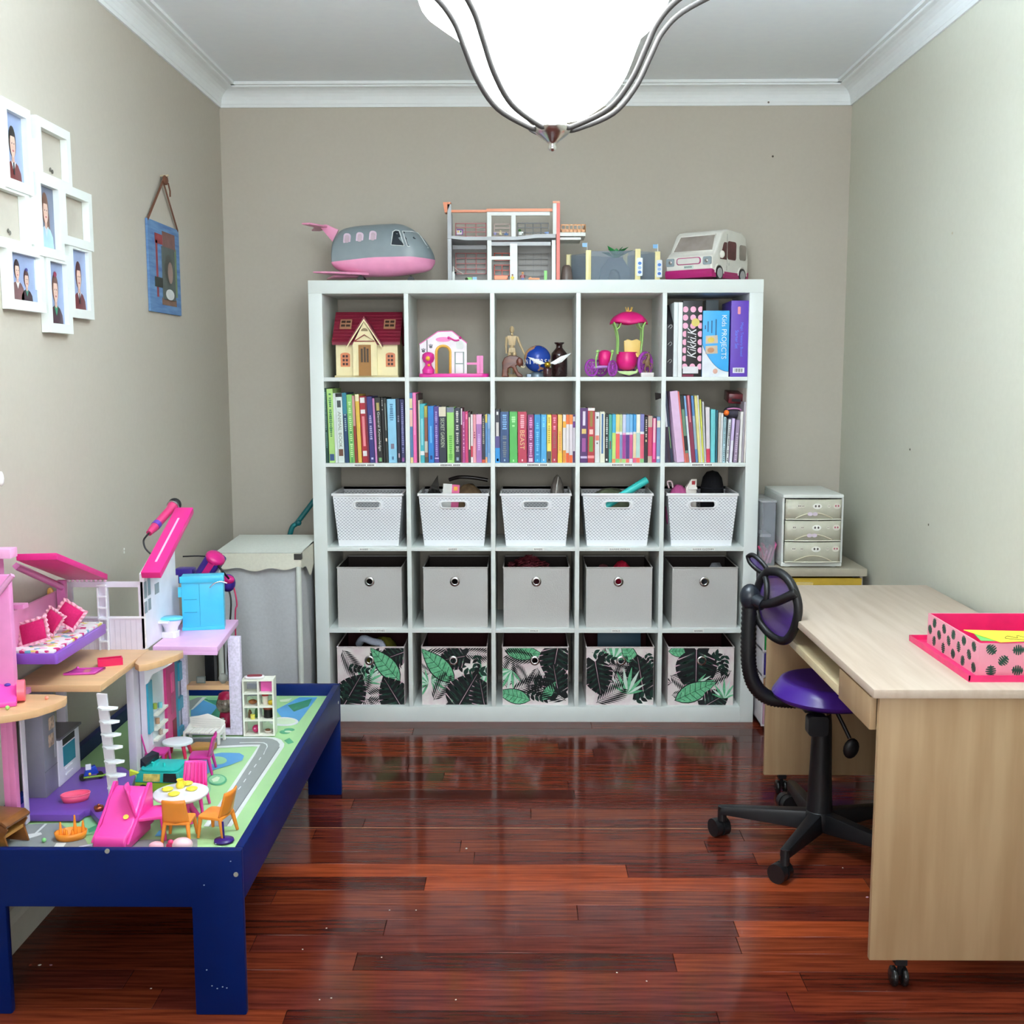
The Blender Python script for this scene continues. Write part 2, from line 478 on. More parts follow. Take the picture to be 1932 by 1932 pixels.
lblpx = {(1, 0): 688, (1, 1): 850, (1, 2): 1014, (1, 3): 1174, (1, 4): 1325, (2, 0): 684, (2, 1): 853, (2, 2): 1016, (2, 3): 1171, (2, 4): 1330, (3, 0): 697, (3, 2): 1008, (3, 3): 1166, (3, 4): 1324}
for r in range(4):
    z0, z1 = BZ[3-r]
    for c in range(5):
        a, b = CXS[c]
        bd = MB().box((a, .001, z0), (b, SD, z1)).build('shelf_board', SHELF, un, bevel=.0008)
        if (r, c) in words:
            t = words[(r, c)]
            x = UX(lblpx[(r, c)], 877, 0); w = {6: .034, 12: .083, 14: .086, 17: .104, 5: .031}[len(t)]
            if r == 1: w = .082; t = None
            st = MB().box((x-w/2-.006, .0004, z0+.002), (x+w/2+.006, .0012, z1-.002)).build('name_sticker', STK, bd)
            if t: lettering('lettering', t, .0062, w, LBL, bd, face_at(x, .0001, (z0+z1)/2))
            else:
                mb = MB()
                for i in range(14):
                    if i == 8: continue
                    mb.quad([(x-w/2+w*i/14, .0001, z0+.005), (x-w/2+w*(i+.66)/14, .0001, z0+.005), (x-w/2+w*(i+.66)/14, .0001, z0+.0105), (x-w/2+w*i/14, .0001, z0+.0105)])
                o = mb.build('faded_print', LBL, bd); o['kind'] = 'stuff'
# ================================================================ desk
DZ = .745
dx0, dx1, dy0, dy1 = .765, 1.347, -2.10, -.80
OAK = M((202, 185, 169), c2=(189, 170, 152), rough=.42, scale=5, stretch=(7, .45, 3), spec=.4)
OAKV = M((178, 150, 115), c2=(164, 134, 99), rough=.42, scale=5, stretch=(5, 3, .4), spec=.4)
EDGE = M((214, 196, 158), rough=.4, var=.04)
desk = thing('desk', 'beige wood-effect computer desk on black castors along the wall', 'desk', (dx0, dy0, 0))
def W(mb, name, m, par=desk, **k): return mb.build(name, m, par, world=True, **k)
W(MB().box((dx0, dy0, DZ-.022), (dx1, dy1, DZ)), 'desk_top', OAK, bevel=.004)
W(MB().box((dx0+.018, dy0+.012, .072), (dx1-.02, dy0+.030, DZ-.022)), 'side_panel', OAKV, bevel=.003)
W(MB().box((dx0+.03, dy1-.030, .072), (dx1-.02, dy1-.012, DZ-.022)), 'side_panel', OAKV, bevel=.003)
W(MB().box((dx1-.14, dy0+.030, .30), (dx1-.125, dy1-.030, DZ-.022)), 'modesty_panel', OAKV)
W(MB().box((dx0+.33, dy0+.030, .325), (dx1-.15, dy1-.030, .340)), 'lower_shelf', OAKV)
# pull-out tray with a drawer front at the near end
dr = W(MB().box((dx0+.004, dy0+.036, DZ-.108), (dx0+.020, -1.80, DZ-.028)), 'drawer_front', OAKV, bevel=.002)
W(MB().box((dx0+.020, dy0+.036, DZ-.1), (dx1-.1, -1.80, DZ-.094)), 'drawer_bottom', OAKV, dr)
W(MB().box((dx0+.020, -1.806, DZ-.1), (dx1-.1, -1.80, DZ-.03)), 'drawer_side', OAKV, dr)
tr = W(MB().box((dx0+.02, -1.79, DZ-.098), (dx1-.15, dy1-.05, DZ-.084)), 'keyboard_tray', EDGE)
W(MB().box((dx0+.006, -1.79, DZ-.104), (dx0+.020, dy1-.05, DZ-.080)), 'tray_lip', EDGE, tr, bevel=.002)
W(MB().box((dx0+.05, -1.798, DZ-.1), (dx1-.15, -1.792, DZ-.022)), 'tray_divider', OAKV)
for x in (dx0+.095, dx1-.08):
    for y in (dy0+.022, dy1-.022):
        cs = MB().box((x-.014, y-.012, .060), (x+.014, y+.012, .0735))
        cs.tube([(x, y, .062), (x, y+.004, .03)], .006, 8)
        cp = W(cs, 'castor', BLK)
        mb = MB()
        for sg in (-1, 1):
            mb.lathe([(.001, -.0075), (.018, -.0075), (.0245, -.004), (.0245, .004), (.018, .0075), (.001, .0075)], (x+sg*.0125, y+.006, .0245), 20, 'X')
        W(mb, 'wheel', PL((20, 20, 22), rough=.25), cp)

# ---- leaf print gift box with notes
PK = M((226, 150, 168), rough=.5, var=.02)
HOT = M((222, 38, 104), rough=.4)
GREEN = M((22, 72, 56), rough=.6)
bz = DZ
bx0, by0, bx1, by1 = 1.045, -2.00, 1.335, -1.66
def cutleaf(n=5, L=1, W_=.5):
    """fern-like leaf outline, tip at x = L"""
    up = []
    for i in range(n):
        t0 = i/n; t1 = (i+.55)/n; t2 = (i+1)/n
        env = lambda t: W_*math.sin(PI*min(1, .12+t*.85))**.7
        up += [(t0*L, .12*W_), (t0*L+.02, env(t0+.02)), (t1*L, env(t1))]
    up.append((L, 0))
    return [(-.15*L, 0)]+up+[(x, -y) for x, y in reversed(up[:-1])]
lid = thing('box_lid', 'hot pink upturned box lid lying under the leaf print box on the desk', 'lid', (bx0-.035, by0-.035, bz))
mb = MB(); mb.box((0, 0, 0), (.33, .42, .003)); lid_b = mb.build('lid_panel', HOT, lid)
mb = MB()
for a, b in (((0, 0), (.33, .003)), ((0, .417), (.33, .42)), ((0, 0), (.003, .42)), ((.327, 0), (.33, .42))): mb.box((a[0], a[1], .003), (b[0], b[1], .016))
mb.build('lid_rim', HOT, lid)
bb = thing('gift_box', 'open pink cardboard box printed with dark green leaves on the desk', 'box', (bx0, by0, bz+.0035))
w, d, h = bx1-bx0-.01, .345, .082
mb = MB(); t = .0035
mb.box((0, 0, 0), (w, d, .003)); mb.use(0)
for a, b in (((0, 0), (w, t)), ((0, d-t), (w, d)), ((0, t), (t, d-t)), ((w-t, t), (w, d-t))): mb.box((a[0], a[1], .003), (b[0], b[1], h))
mb.build('box_body', PK, bb)
mb = MB(); e = .0008
for a, b in (((t, t), (w-t, t+e)), ((t, d-t-e), (w-t, d-t)), ((t, t), (t+e, d-t)), ((w-t-e, t), (w-t, d-t))): mb.box((a[0], a[1], .0035), (b[0], b[1], h-.001))
mb.box((t, t, .003), (w-t, d-t, .0045)); mb.build('box_lining', HOT, bb)
rg = random.Random(3)
lm_f = MB().prism([(.026*(p[0]-.4), .026*p[1]) for p in cutleaf()], -.0004, 0, 'XZ').mesh('leaf_print', GREEN)
lm_s = MB().prism([(.026*(p[0]-.4), .026*p[1]) for p in cutleaf()], -.0004, 0, 'YZ').mesh('leaf_print', GREEN)
def stamp(me, par, loc, rot, sc=1):
    o = bpy.data.objects.new('leaf_print', me); COL.objects.link(o); o.parent = par
    o.location = loc; o.rotation_euler = rot; o.scale = (sc, sc, sc)
for g in range(5):
    for gz in range(3):
        x = .03+g*.062+(gz % 2)*.03; z = .016+gz*.025
        if x < w-.02: stamp(lm_f, bb, (x, -.0001, z), (0, rg.uniform(0, 6.28), 0))
        y = .03+g*.066+(gz % 2)*.03
        if y < d-.02: stamp(lm_s, bb, (-.0001, y, z), (rg.uniform(0, 6.28), 0, 0))
solo('note_card', MB().prism([(0, .01), (.19, -.012), (.20, .06), (.015, .10)], 0, .0015, 'XY'), M((120, 214, 110), rough=.7), 'green card lying under the yellow note in the pink box', 'card', (bx0+.012, by0+.012, bz+.0865))
nt = thing('sticky_note', 'yellow note with a scribbled drawing on top of the pink box', 'note', (bx0, by0, bz+.089))
MB().prism([(.01, .125), (.048, -.006), (.13, .012), (.27, .012), (.27, .10)], 0, .0012, 'XY').build('paper', M((250, 226, 62), rough=.7), nt)
mb = MB(); pen = smooth_path([(.075, .035, .0016), (.09, .055, .0016), (.105, .035, .0016), (.115, .06, .0016), (.13, .04, .0016), (.145, .062, .0016), (.16, .03, .0016), (.12, .015, .0016), (.08, .028, .0016), (.075, .035, .0016)], 5)
mb.tube(pen, .0006, 4); mb.tube([(.17, .05, .0016), (.24, .052, .0016), (.255, .03, .0016)], .0006, 4)
mb.build('drawing', M((40, 36, 30), rough=.8), nt)

# ================================================================ office chair
PUR = PL((70, 36, 140), rough=.28)
cx, cy = .874, -1.268
ch = thing('desk_chair', 'small purple swivel chair with black mesh back pushed under the desk', 'chair', (cx, cy, 0))
def C(mb, name, m, par=ch, **k): return mb.build(name, m, par, world=True, **k)
SZ = .528
scx, scy = .893, -1.255
def seat(u, v):
    a = u*2*PI; rr = min(1, v)
    z = SZ+.010*rr**2-.045*max(0, rr-.84)/.16
    return (scx+.170*rr*math.cos(a), scy+.178*rr*math.sin(a), z)
mb = MB(); mb.grid(seat, 40, 14)
mb.lathe([(.001, SZ-.055), (.15, SZ-.055), (.167, SZ-.044), (.170, SZ-.035)], (scx, scy, 0), 40, sy=1.045)
C(mb, 'seat', PUR, weld=True)
mb = MB(); mb.cbox((scx-.01, scy, SZ-.066), (.16, .16, .020)); mb.cyl((cx, cy, .36), (cx, cy, SZ-.06), .022, n=16)
C(mb, 'seat_plate', BLK, bevel=.003)
C(MB().lathe([(.027, .43), (.030, .40), (.034, .25), (.040, .12), (.043, .09)], (cx, cy, 0), 20), 'gas_column', BLK)
C(MB().cyl((cx, cy, .425), (cx, cy, .447), .0245), 'gas_piston', CHROME)
mb = MB(); mb.tube([(cx+.03, cy-.03, SZ-.072), (cx+.055, cy-.06, .40), (cx+.066, cy-.07, .375)], .006, 8)
mb.at((cx+.07, cy-.075, .345), (0, .25, 0)); mb.ball((0, 0, 0), .024, 12, 8, (1, .5, 1.35))
C(mb, 'height_lever', BLK)
mb = MB(); mb.at((cx-.045, cy-.11, SZ-.098)); mb.prism(rrect(-.030, -.03, .030, .03, .012), -.02, .02, 'XZ')
C(mb, 'tilt_knob', BLK)
# corrugated back stem: leaves the seat, turns upward on the left
sy_ = -1.23
stem = smooth_path([U(1530, 1322, 1, sy_), U(1490, 1322, 1, sy_), U(1450, 1316, 1, sy_), U(1424, 1293, 1, sy_), U(1413, 1255, 1, sy_), U(1412, 1200, 1, sy_), U(1414, 1140, 1, sy_)], 14)
rs = [.0215+.0032*(i % 2) for i in range(len(stem))]
C(MB().tube(stem, rs, 14), 'corrugated_stem', BLK)
for i, a in enumerate((165, 237, 309, 21, 93)):
    a = math.radians(a)
    d = Vector((math.cos(a), math.sin(a), 0)); s_ = Vector((-math.sin(a), math.cos(a), 0)); c = Vector((cx, cy, 0))
    mb = MB(); p = []
    for r, w_, z0, z1 in ((.02, .026, .060, .122), (.305, .016, .078, .104)):
        q = c+d*r
        p.append([q-s_*w_+Vector((0, 0, z0)), q+s_*w_+Vector((0, 0, z0)), q+s_*w_*.8+Vector((0, 0, z1)), q-s_*w_*.8+Vector((0, 0, z1))])
    mb.hexa([p[0][0], p[1][0], p[1][1], p[0][1], p[0][3], p[1][3], p[1][2], p[0][2]])
    arm_ = C(mb, 'base_arm', BLK, bevel=.006)
    e = c+d*.298
    mb = MB(); mb.cyl(e+Vector((0, 0, .055)), e+Vector((0, 0, .102)), .014, n=12)
    r_ = math.radians(25+i*20); w1 = Vector((math.cos(r_), math.sin(r_), 0)); w2 = Vector((-w1.y, w1.x, 0))
    for sg in (-1, 1):
        f = e+w2*.014+w1*(sg*.0145)+Vector((0, 0, .029))
        mb.cyl(f-w1*.011, f+w1*.011, .029, n=20)
    mb.cyl(e+w2*.014-w1*.006+Vector((0, 0, .032)), e+w2*.014+w1*.006+Vector((0, 0, .032)), .024, n=14)
    C(mb, 'castor', PL((24, 25, 28), rough=.35), arm_)
C(MB().lathe([(.045, .066), (.048, .09), (.045, .118), (.036, .126), (.001, .128)], (cx, cy, 0), 20), 'base_hub', BLK)
# back: curved oval frame, its right side nearest the camera
def bq(px, py, k=0): return U(px, py, 1, -1.215-.0019*(px-1425)+k)
ringpx = [(1449, 1078), (1470, 1080), (1490, 1097), (1503, 1127), (1506, 1153), (1500, 1182), (1490, 1202), (1478, 1209), (1460, 1202), (1443, 1186), (1431, 1166), (1427, 1140), (1429, 1115), (1437, 1092)]
ring = smooth_path([bq(*p) for p in ringpx+[ringpx[0]]], 4)[:-1]
C(MB().tube(ring, .0135, 10, closed=True), 'back_frame', BLK)
rc = sum(ring, Vector())/len(ring)
MESHM = M((62, 28, 118), rough=.6, alpha=.84, var=.05, scale=400)
n_ = len(ring)
def fan(rg):
    c_ = sum(rg, Vector())/len(rg); k_ = len(rg)
    return lambda a, r: c_+(rg[round(a*k_) % k_]-c_)*r
C(MB().grid(fan(ring), n_, 4), 'back_mesh', MESHM)
mb = MB(); kq = -.03
mb.tube(smooth_path([bq(1427, 1143, kq), bq(1440, 1140, kq), bq(1460, 1137, kq), bq(1482, 1128, kq), bq(1502, 1118, kq*.5)], 6), [.014]*24+[.0125], 10)
mb.tube(smooth_path([bq(1444, 1138, kq), bq(1447, 1118, kq), bq(1446, 1098, kq*.5), bq(1442, 1084)], 5), .009, 8)
C(mb, 'back_brace', BLK)
wpx = [(1411, 1050), (1420, 1047), (1433, 1056), (1445, 1070), (1449, 1080), (1440, 1081), (1427, 1073), (1415, 1061)]
wing = smooth_path([U(x, y, 1, -1.2+.0016*(1449-x)) for x, y in wpx+[wpx[0]]], 4)[:-1]
C(MB().tube(wing, .0075, 8, closed=True), 'upper_wing', BLK)
C(MB().grid(fan(wing), len(wing), 3), 'wing_mesh', MESHM)
kn = U(1415, 1126, 1, -1.235)
mb = MB(); mb.ball(kn, .034, 16, 10, (.95, .85, 1.2)); mb.tube([kn, bq(1440, 1140, kq)], .021, 10)
C(mb, 'back_joint', PL((28, 34, 44), rough=.3))
# ================================================================ books in the second row of cubbies
PAGE = M((228, 222, 205), rough=.85, var=.08, scale=60, stretch=(40, 1, 1))
def make_book(x0, x1, z0, h, lean, color, name, label, group, marks=(), front=.012, depth=None, rough=.38):
    """spine towards the room; x0..x1 = spine at its foot; marks: (from top fraction, to fraction, colour, inset) or (text, f0, f1, colour)"""
    t = x1-x0
    depth = depth or min(.30, max(.11, h*.72))
    piv = x0 if lean >= 0 else x1
    b = thing(name, label, 'book', (piv, front, z0), 0, group)
    R = Matrix.Rotation(-math.radians(lean), 4, 'Y') @ Matrix.Translation((0 if lean >= 0 else -t, 0, 0))
    cm = M(color, rough=rough, var=.05)
    th = min(.0022, t*.16)
    mb = MB(R)
    mb.box((0, 0, 0), (t, th, h)); mb.box((0, th, 0), (th, depth, h)); mb.box((t-th, th, 0), (t, depth, h))
    cv = mb.build('cover', cm, b, bevel=min(.0012, t*.1), seg=1)
    mb = MB(R); mb.box((th, th, .002), (t-th, depth-.003, h-.003)); mb.build('pages', PAGE, b)
    for m in marks:
        if isinstance(m[0], str):
            body, f0, f1, c = m[:4]
            L = h*(f1-f0); zc = h*(1-(f0+f1)/2)
            lettering('spine_title', body, t*.5, L, M(c, rough=.5), cv, R @ face_at(t/2, -.00025, zc, -PI/2))
        elif m[0] == -1:      # row of small unreadable glyph blocks
            _, f0, f1, c = m
            L = h*(f1-f0); n = max(3, int(L/.008)); rg = random.Random(int(x0*9999)+n)
            mb = MB(R)
            for i in range(n):
                if rg.random() < .14: continue
                zz = h*(1-f0)-L*(i+.5)/n; w_ = t*rg.uniform(.28, .5); hh = L/n*rg.uniform(.5, .8)
                mb.quad([(t/2-w_/2, -.0002, zz-hh/2), (t/2+w_/2, -.0002, zz-hh/2), (t/2+w_/2, -.0002, zz+hh/2), (t/2-w_/2, -.0002, zz+hh/2)])
            o = mb.build('spine_print', M(c, rough=.5), cv); o['kind'] = 'stuff'
        else:
            f0, f1, c = m[:3]; ins = m[3] if len(m) > 3 else .0
            a, e = t*ins+.0001, t-t*ins-.0001
            mb = MB(R); mb.quad([(a, -.00012, h*(1-f1)), (e, -.00012, h*(1-f1)), (e, -.00012, h*(1-f0)), (a, -.00012, h*(1-f0))])
            mb.build('spine_band', M(c, rough=.45), cv)
    return b
W_ = (235, 236, 236); D_ = (28, 26, 30); G = -1
# (foot u0, u1, top v, lean, colour, short description, marks) in crop units of the photograph
CELL1 = [
 (125, 240, 140, 1, (22, 66, 58), 'dark green', [(G, .05, .8, (110, 150, 140))]),
 (245, 370, 155, 1, (172, 214, 124), 'lime green', [(G, .06, .65, (40, 110, 70)), (.88, .97, (52, 84, 130), .12)]),
 (372, 438, 250, 1.2, (226, 232, 232), 'thin white', []),
 (440, 575, 255, 1.4, (218, 230, 226), 'white animal', [(0, .05, D_, .0), (.1, .2, (60, 70, 70), .2), ('ANIMAL BOOK', .26, .78, (120, 128, 110)), (.8, .9, (110, 70, 55), .15)]),
 (585, 670, 240, 1.6, (20, 62, 104), 'teal and navy', [(0, .3, (44, 128, 150)), (G, .3, .55, (150, 180, 190))]),
 (675, 795, 280, 1.8, (132, 196, 104), 'light green', [(.35, 1, (80, 160, 84), .3), (G, .1, .95, (196, 228, 160))]),
 (800, 850, 300, 1.9, (206, 150, 146), 'thin pink and red', [(.45, 1, (142, 38, 30))]),
 (865, 945, 275, 1.9, (226, 184, 74), 'yellow', [(0, .1, (238, 226, 186))]),
 (955, 1078, 315, 2, (168, 26, 42), 'red and white', [(.02, .1, W_, .1), (.2, .26, W_, .1), (.3, .75, (232, 138, 146), .28), (.82, .9, W_, .15)]),
 (1080, 1112, 315, 2, (112, 26, 56), 'thin maroon', []),
 (1115, 1226, 320, 2, (48, 46, 116), 'indigo', [(G, .28, .65, (180, 180, 215)), (.92, .95, (200, 205, 235), .3)]),
 (1230, 1278, 360, 2, (214, 138, 196), 'thin orchid pink', []),
 (1285, 1405, 340, 2, (22, 24, 22), 'black knowledge', [(.08, .2, (178, 164, 92), .25), ('General Knowledge', .22, .82, (224, 228, 222)), (.92, .98, (110, 170, 110), .25)]),
 (1410, 1456, 345, 1.8, (26, 26, 26), 'thin black', [(G, .03, .2, (170, 170, 170))]),
 (1460, 1512, 350, 1.6, (30, 38, 36), 'slim charcoal', [(.08, .5, (150, 160, 150), .35), (.62, .67, (226, 214, 190), .2)]),
 (1522, 1700, 375, .9, (142, 202, 232), 'thick sky blue', [(G, .07, .34, (70, 120, 160)), (.7, .78, (120, 110, 130), .3), (.9, .95, (70, 110, 150), .38)]),
 (1710, 1778, 375, .6, (20, 24, 50), 'dark navy', [(G, .25, .4, (130, 130, 150)), (.85, .92, (200, 170, 180), .3)]),
 (1785, 1868, 380, .5, (40, 42, 92), 'navy with lilac title', [(G, .05, .85, (150, 150, 200)), (.92, .98, (150, 80, 150), .2)]),
]
CELL2 = [
 (95, 170, 240, .3, (84, 122, 164), 'blue with cream and peach bands', [(.08, .22, (222, 206, 160)), (.24, .48, (240, 190, 176)), (.92, 1, (236, 214, 150))]),
 (175, 247, 240, .3, (236, 104, 168), 'hot pink', [(0, .6, (246, 146, 196), .3)]),
 (250, 298, 260, .3, (58, 22, 32), 'dark plum', []),
 (300, 323, 400, .3, (226, 220, 190), 'thin cream', []),
 (326, 412, 475, .4, (64, 178, 188), 'turquoise', [(.25, .7, (140, 216, 222), .25), (.8, .87, W_)]),
 (416, 482, 520, .3, (142, 82, 56), 'brown', [(0, .2, (166, 158, 64)), (.62, .82, (196, 188, 170)), (.9, 1, (70, 66, 50))]),
 (498, 616, 520, .3, (14, 122, 200), 'royal blue', [(.35, .65, (100, 180, 230), .35), (.87, .94, (10, 50, 120), .3)]),
 (625, 722, 530, .4, (80, 54, 136), 'violet', [(G, .05, .88, (176, 158, 212)), (.91, .93, (200, 180, 220), .05)]),
 (730, 882, 540, .4, (26, 36, 52), 'charcoal garden', [(0, .17, (226, 216, 192)), ('SECRET GARDEN', .2, .72, (186, 196, 170))]),
 (900, 1050, 550, .3, (152, 212, 112), 'pale green', [(0, .09, (120, 128, 150)), (G, .5, .95, (90, 170, 64))]),
 (1056, 1182, 565, .2, (24, 32, 52), 'navy with white title', [(G, .05, .8, (212, 208, 202)), (.9, .96, (150, 170, 190), .3)]),
 (1190, 1224, 570, 0, (120, 24, 60), 'thin burgundy', [(0, .3, (220, 214, 216), .1)]),
 (1226, 1282, 640, 0, (176, 66, 136), 'mulberry', [(G, .2, .8, (226, 160, 200))]),
 (1284, 1345, 640, 0, (206, 56, 112), 'magenta', [(.05, .15, (240, 130, 170), .25)]),
 (1348, 1402, 650, 0, (66, 52, 52), 'thin cocoa', [(.1, .74, (240, 226, 204), .25)]),
 (1406, 1450, 700, 0, (236, 226, 228), 'thin white with a red foot', [(.65, .88, (208, 62, 84))]),
 (1453, 1516, 700, 0, (230, 152, 164), 'dusty pink', [(G, .35, .5, (150, 60, 90))]),
 (1520, 1638, 700, 0, (172, 116, 182), 'lilac', [(0, .2, (240, 184, 218)), (G, .4, .75, (210, 180, 224))]),
 (1642, 1710, 730, 0, (36, 40, 58), 'slate', [(G, .05, .6, (170, 164, 140)), (.93, 1, (222, 90, 60))]),
 (1714, 1756, 700, 0, (92, 146, 200), 'blue with a yellow top', [(0, .17, (226, 206, 100)), (.88, 1, (226, 160, 110))]),
 (1760, 1828, 695, 0, (138, 180, 216), 'powder blue', [(.3, .8, (96, 150, 206), .25)]),
]
CELL3 = [
 (100, 210, 590, .2, (48, 50, 62), 'charcoal with a blue foot', [(.04, .1, W_, .3), (.24, .5, (214, 210, 204), .22), (.5, .72, (88, 80, 136)), (.72, 1, (44, 148, 216)), (.92, .97, (14, 60, 116), .3)]),
 (215, 402, 640, 0, (38, 74, 122), 'thick navy', [(G, .05, .35, (140, 190, 235)), (G, .38, .9, (120, 132, 140)), (.93, .97, (170, 205, 230), .42)]),
 (414, 582, 635, 0, (80, 180, 84), 'thick bright green', [(G, .05, .3, (180, 244, 170)), (.94, .98, (200, 250, 190), .42)]),
 (592, 782, 640, 0, (184, 44, 74), 'thick crimson', [(G, .05, .32, (255, 190, 200)), ('BEAST', .36, .74, (240, 206, 150)), (.93, .97, (255, 210, 220), .42)]),
 (800, 936, 700, 0, (132, 36, 104), 'plum purple', [(G, .05, .28, (230, 150, 205)), (G, .32, .88, (240, 180, 220)), (.9, .98, (236, 200, 220), .2)]),
 (946, 1078, 700, 0, (18, 138, 194), 'ocean blue', [(G, .07, .3, (110, 216, 255)), (G, .35, .85, (120, 200, 240)), (.93, .97, (90, 210, 255), .4)]),
 (1086, 1202, 700, 0, (72, 172, 228), 'bright sky blue', [(G, .05, .3, (130, 226, 255)), (.92, .96, (210, 244, 255), .38)]),
 (1214, 1310, 700, 0, (244, 216, 92), 'yellow with a dark foot', [(G, .05, .6, (190, 160, 40)), (.76, 1, (88, 84, 76), .05), (.92, .96, W_, .35)]),
 (1316, 1436, 700, 0, (178, 38, 58), 'scarlet', [(G, .05, .32, (255, 150, 176)), (G, .36, .7, (150, 100, 90)), (.92, .96, (255, 205, 220), .38)]),
 (1446, 1538, 700, 0, (244, 190, 88), 'amber', [(G, .3, .75, (220, 120, 60)), (.8, 1, (252, 206, 60))]),
 (1552, 1620, 700, 0, (232, 226, 222), 'white with gold ends', [(.14, .27, (240, 170, 50)), (.74, 1, (232, 150, 50))]),
 (1624, 1688, 700, 0, (230, 222, 222), 'white with orange ends', [(0, .2, (232, 110, 40)), (.8, 1, (230, 90, 30))]),
 (1692, 1762, 700, 0, (226, 218, 224), 'white with vermilion ends', [(0, .2, (238, 130, 50)), (.84, 1, (238, 96, 22))]),
 (1768, 1830, 700, 0, (214, 206, 214), 'white with purple ends', [(0, .04, (70, 44, 110)), (.14, .27, (106, 44, 130)), (.76, 1, (80, 36, 90))]),
]
CELL4 = [
 (105, 262, 560, -.2, (76, 26, 98), 'dark purple puzzle', [(.06, .32, (226, 214, 232), .32), (.38, .47, (222, 190, 110), .2), (.55, .8, (160, 80, 150), .25), (.88, .92, (206, 190, 226), .05)]),
 (268, 412, 560, -.2, (180, 42, 52), 'red with a white top', [(0, .05, (240, 236, 232)), (.06, .34, (150, 122, 50), .3), (.39, .48, (236, 190, 180), .22), (.52, .8, (110, 160, 66), .22), (.87, .92, (240, 150, 150))]),
 (422, 522, 650, 0, (224, 226, 226), 'white with red spot', [(.08, .13, (90, 90, 90), .3), (.46, .56, (228, 130, 110), .1), (.6, .63, (90, 90, 90), .35)]),
 (530, 630, 640, 0, (236, 236, 214), 'ivory with blue strip', [(.04, .82, (66, 112, 162), .3)]),
 (636, 716, 690, 0, (22, 26, 30), 'black with white title', [(G, .06, .7, (196, 206, 206)), (.92, .96, W_, .3)]),
 (720, 786, 700, 0, (74, 172, 150), 'sea green', [(.55, .72, (120, 40, 50), .3)]),
 (790, 864, 695, 0, (62, 180, 222), 'small cyan and lime', [(.38, .92, (192, 222, 112)), (.92, 1, (238, 140, 80))]),
 (868, 950, 698, 0, (230, 214, 122), 'small yellow and coral', [(.36, .4, (250, 226, 226)), (.4, .92, (236, 92, 86)), (.92, 1, (130, 200, 120))]),
 (953, 1006, 698, 0, (196, 208, 150), 'small olive and grey', [(.36, .42, W_), (.42, .92, (130, 146, 190)), (.92, 1, (200, 180, 110))]),
 (1009, 1080, 698, 0, (204, 210, 236), 'small lavender and magenta', [(.38, .42, (240, 170, 210)), (.42, .92, (168, 54, 142)), (.92, 1, (170, 216, 120))]),
 (1083, 1160, 698, 0, (132, 182, 222), 'small pale blue and grape', [(.37, .42, W_), (.42, .92, (82, 42, 124)), (.92, 1, (240, 120, 100))]),
 (1163, 1232, 698, 0, (122, 190, 230), 'small light blue and rose pink', [(.37, .42, (240, 220, 240)), (.42, .92, (216, 86, 142)), (.92, 1, (236, 226, 226))]),
 (1235, 1302, 698, 0, (50, 150, 212), 'small azure and sand', [(.36, .4, W_), (.4, .9, (236, 212, 168)), (.9, 1, (226, 90, 130))]),
 (1306, 1388, 698, 0, (246, 242, 220), 'small ivory and mint', [(.38, .9, (190, 222, 212)), (.9, 1, (238, 110, 90))]),
 (1392, 1476, 695, 0, (126, 126, 188), 'small periwinkle and rose', [(.36, .41, W_), (.41, .92, (226, 96, 116)), (.92, 1, (140, 200, 130))]),
 (1480, 1550, 740, 0, (24, 22, 24), 'black with dotted title', [(G, .06, .5, (220, 200, 190)), (.5, .55, (240, 216, 160), .3)]),
 (1555, 1645, 730, 0, (202, 62, 92), 'raspberry', [(0, .24, (196, 172, 156)), (.86, 1, (190, 170, 150))]),
 (1650, 1736, 780, 0, (200, 26, 110), 'fuchsia', [(0, .55, (246, 196, 206), .22), (.55, .92, (250, 110, 180), .22)]),
 (1740, 1828, 750, 0, (126, 156, 192), 'steel blue', [(.08, .23, (236, 232, 206), .05), (.86, .92, W_, .1)]),
]
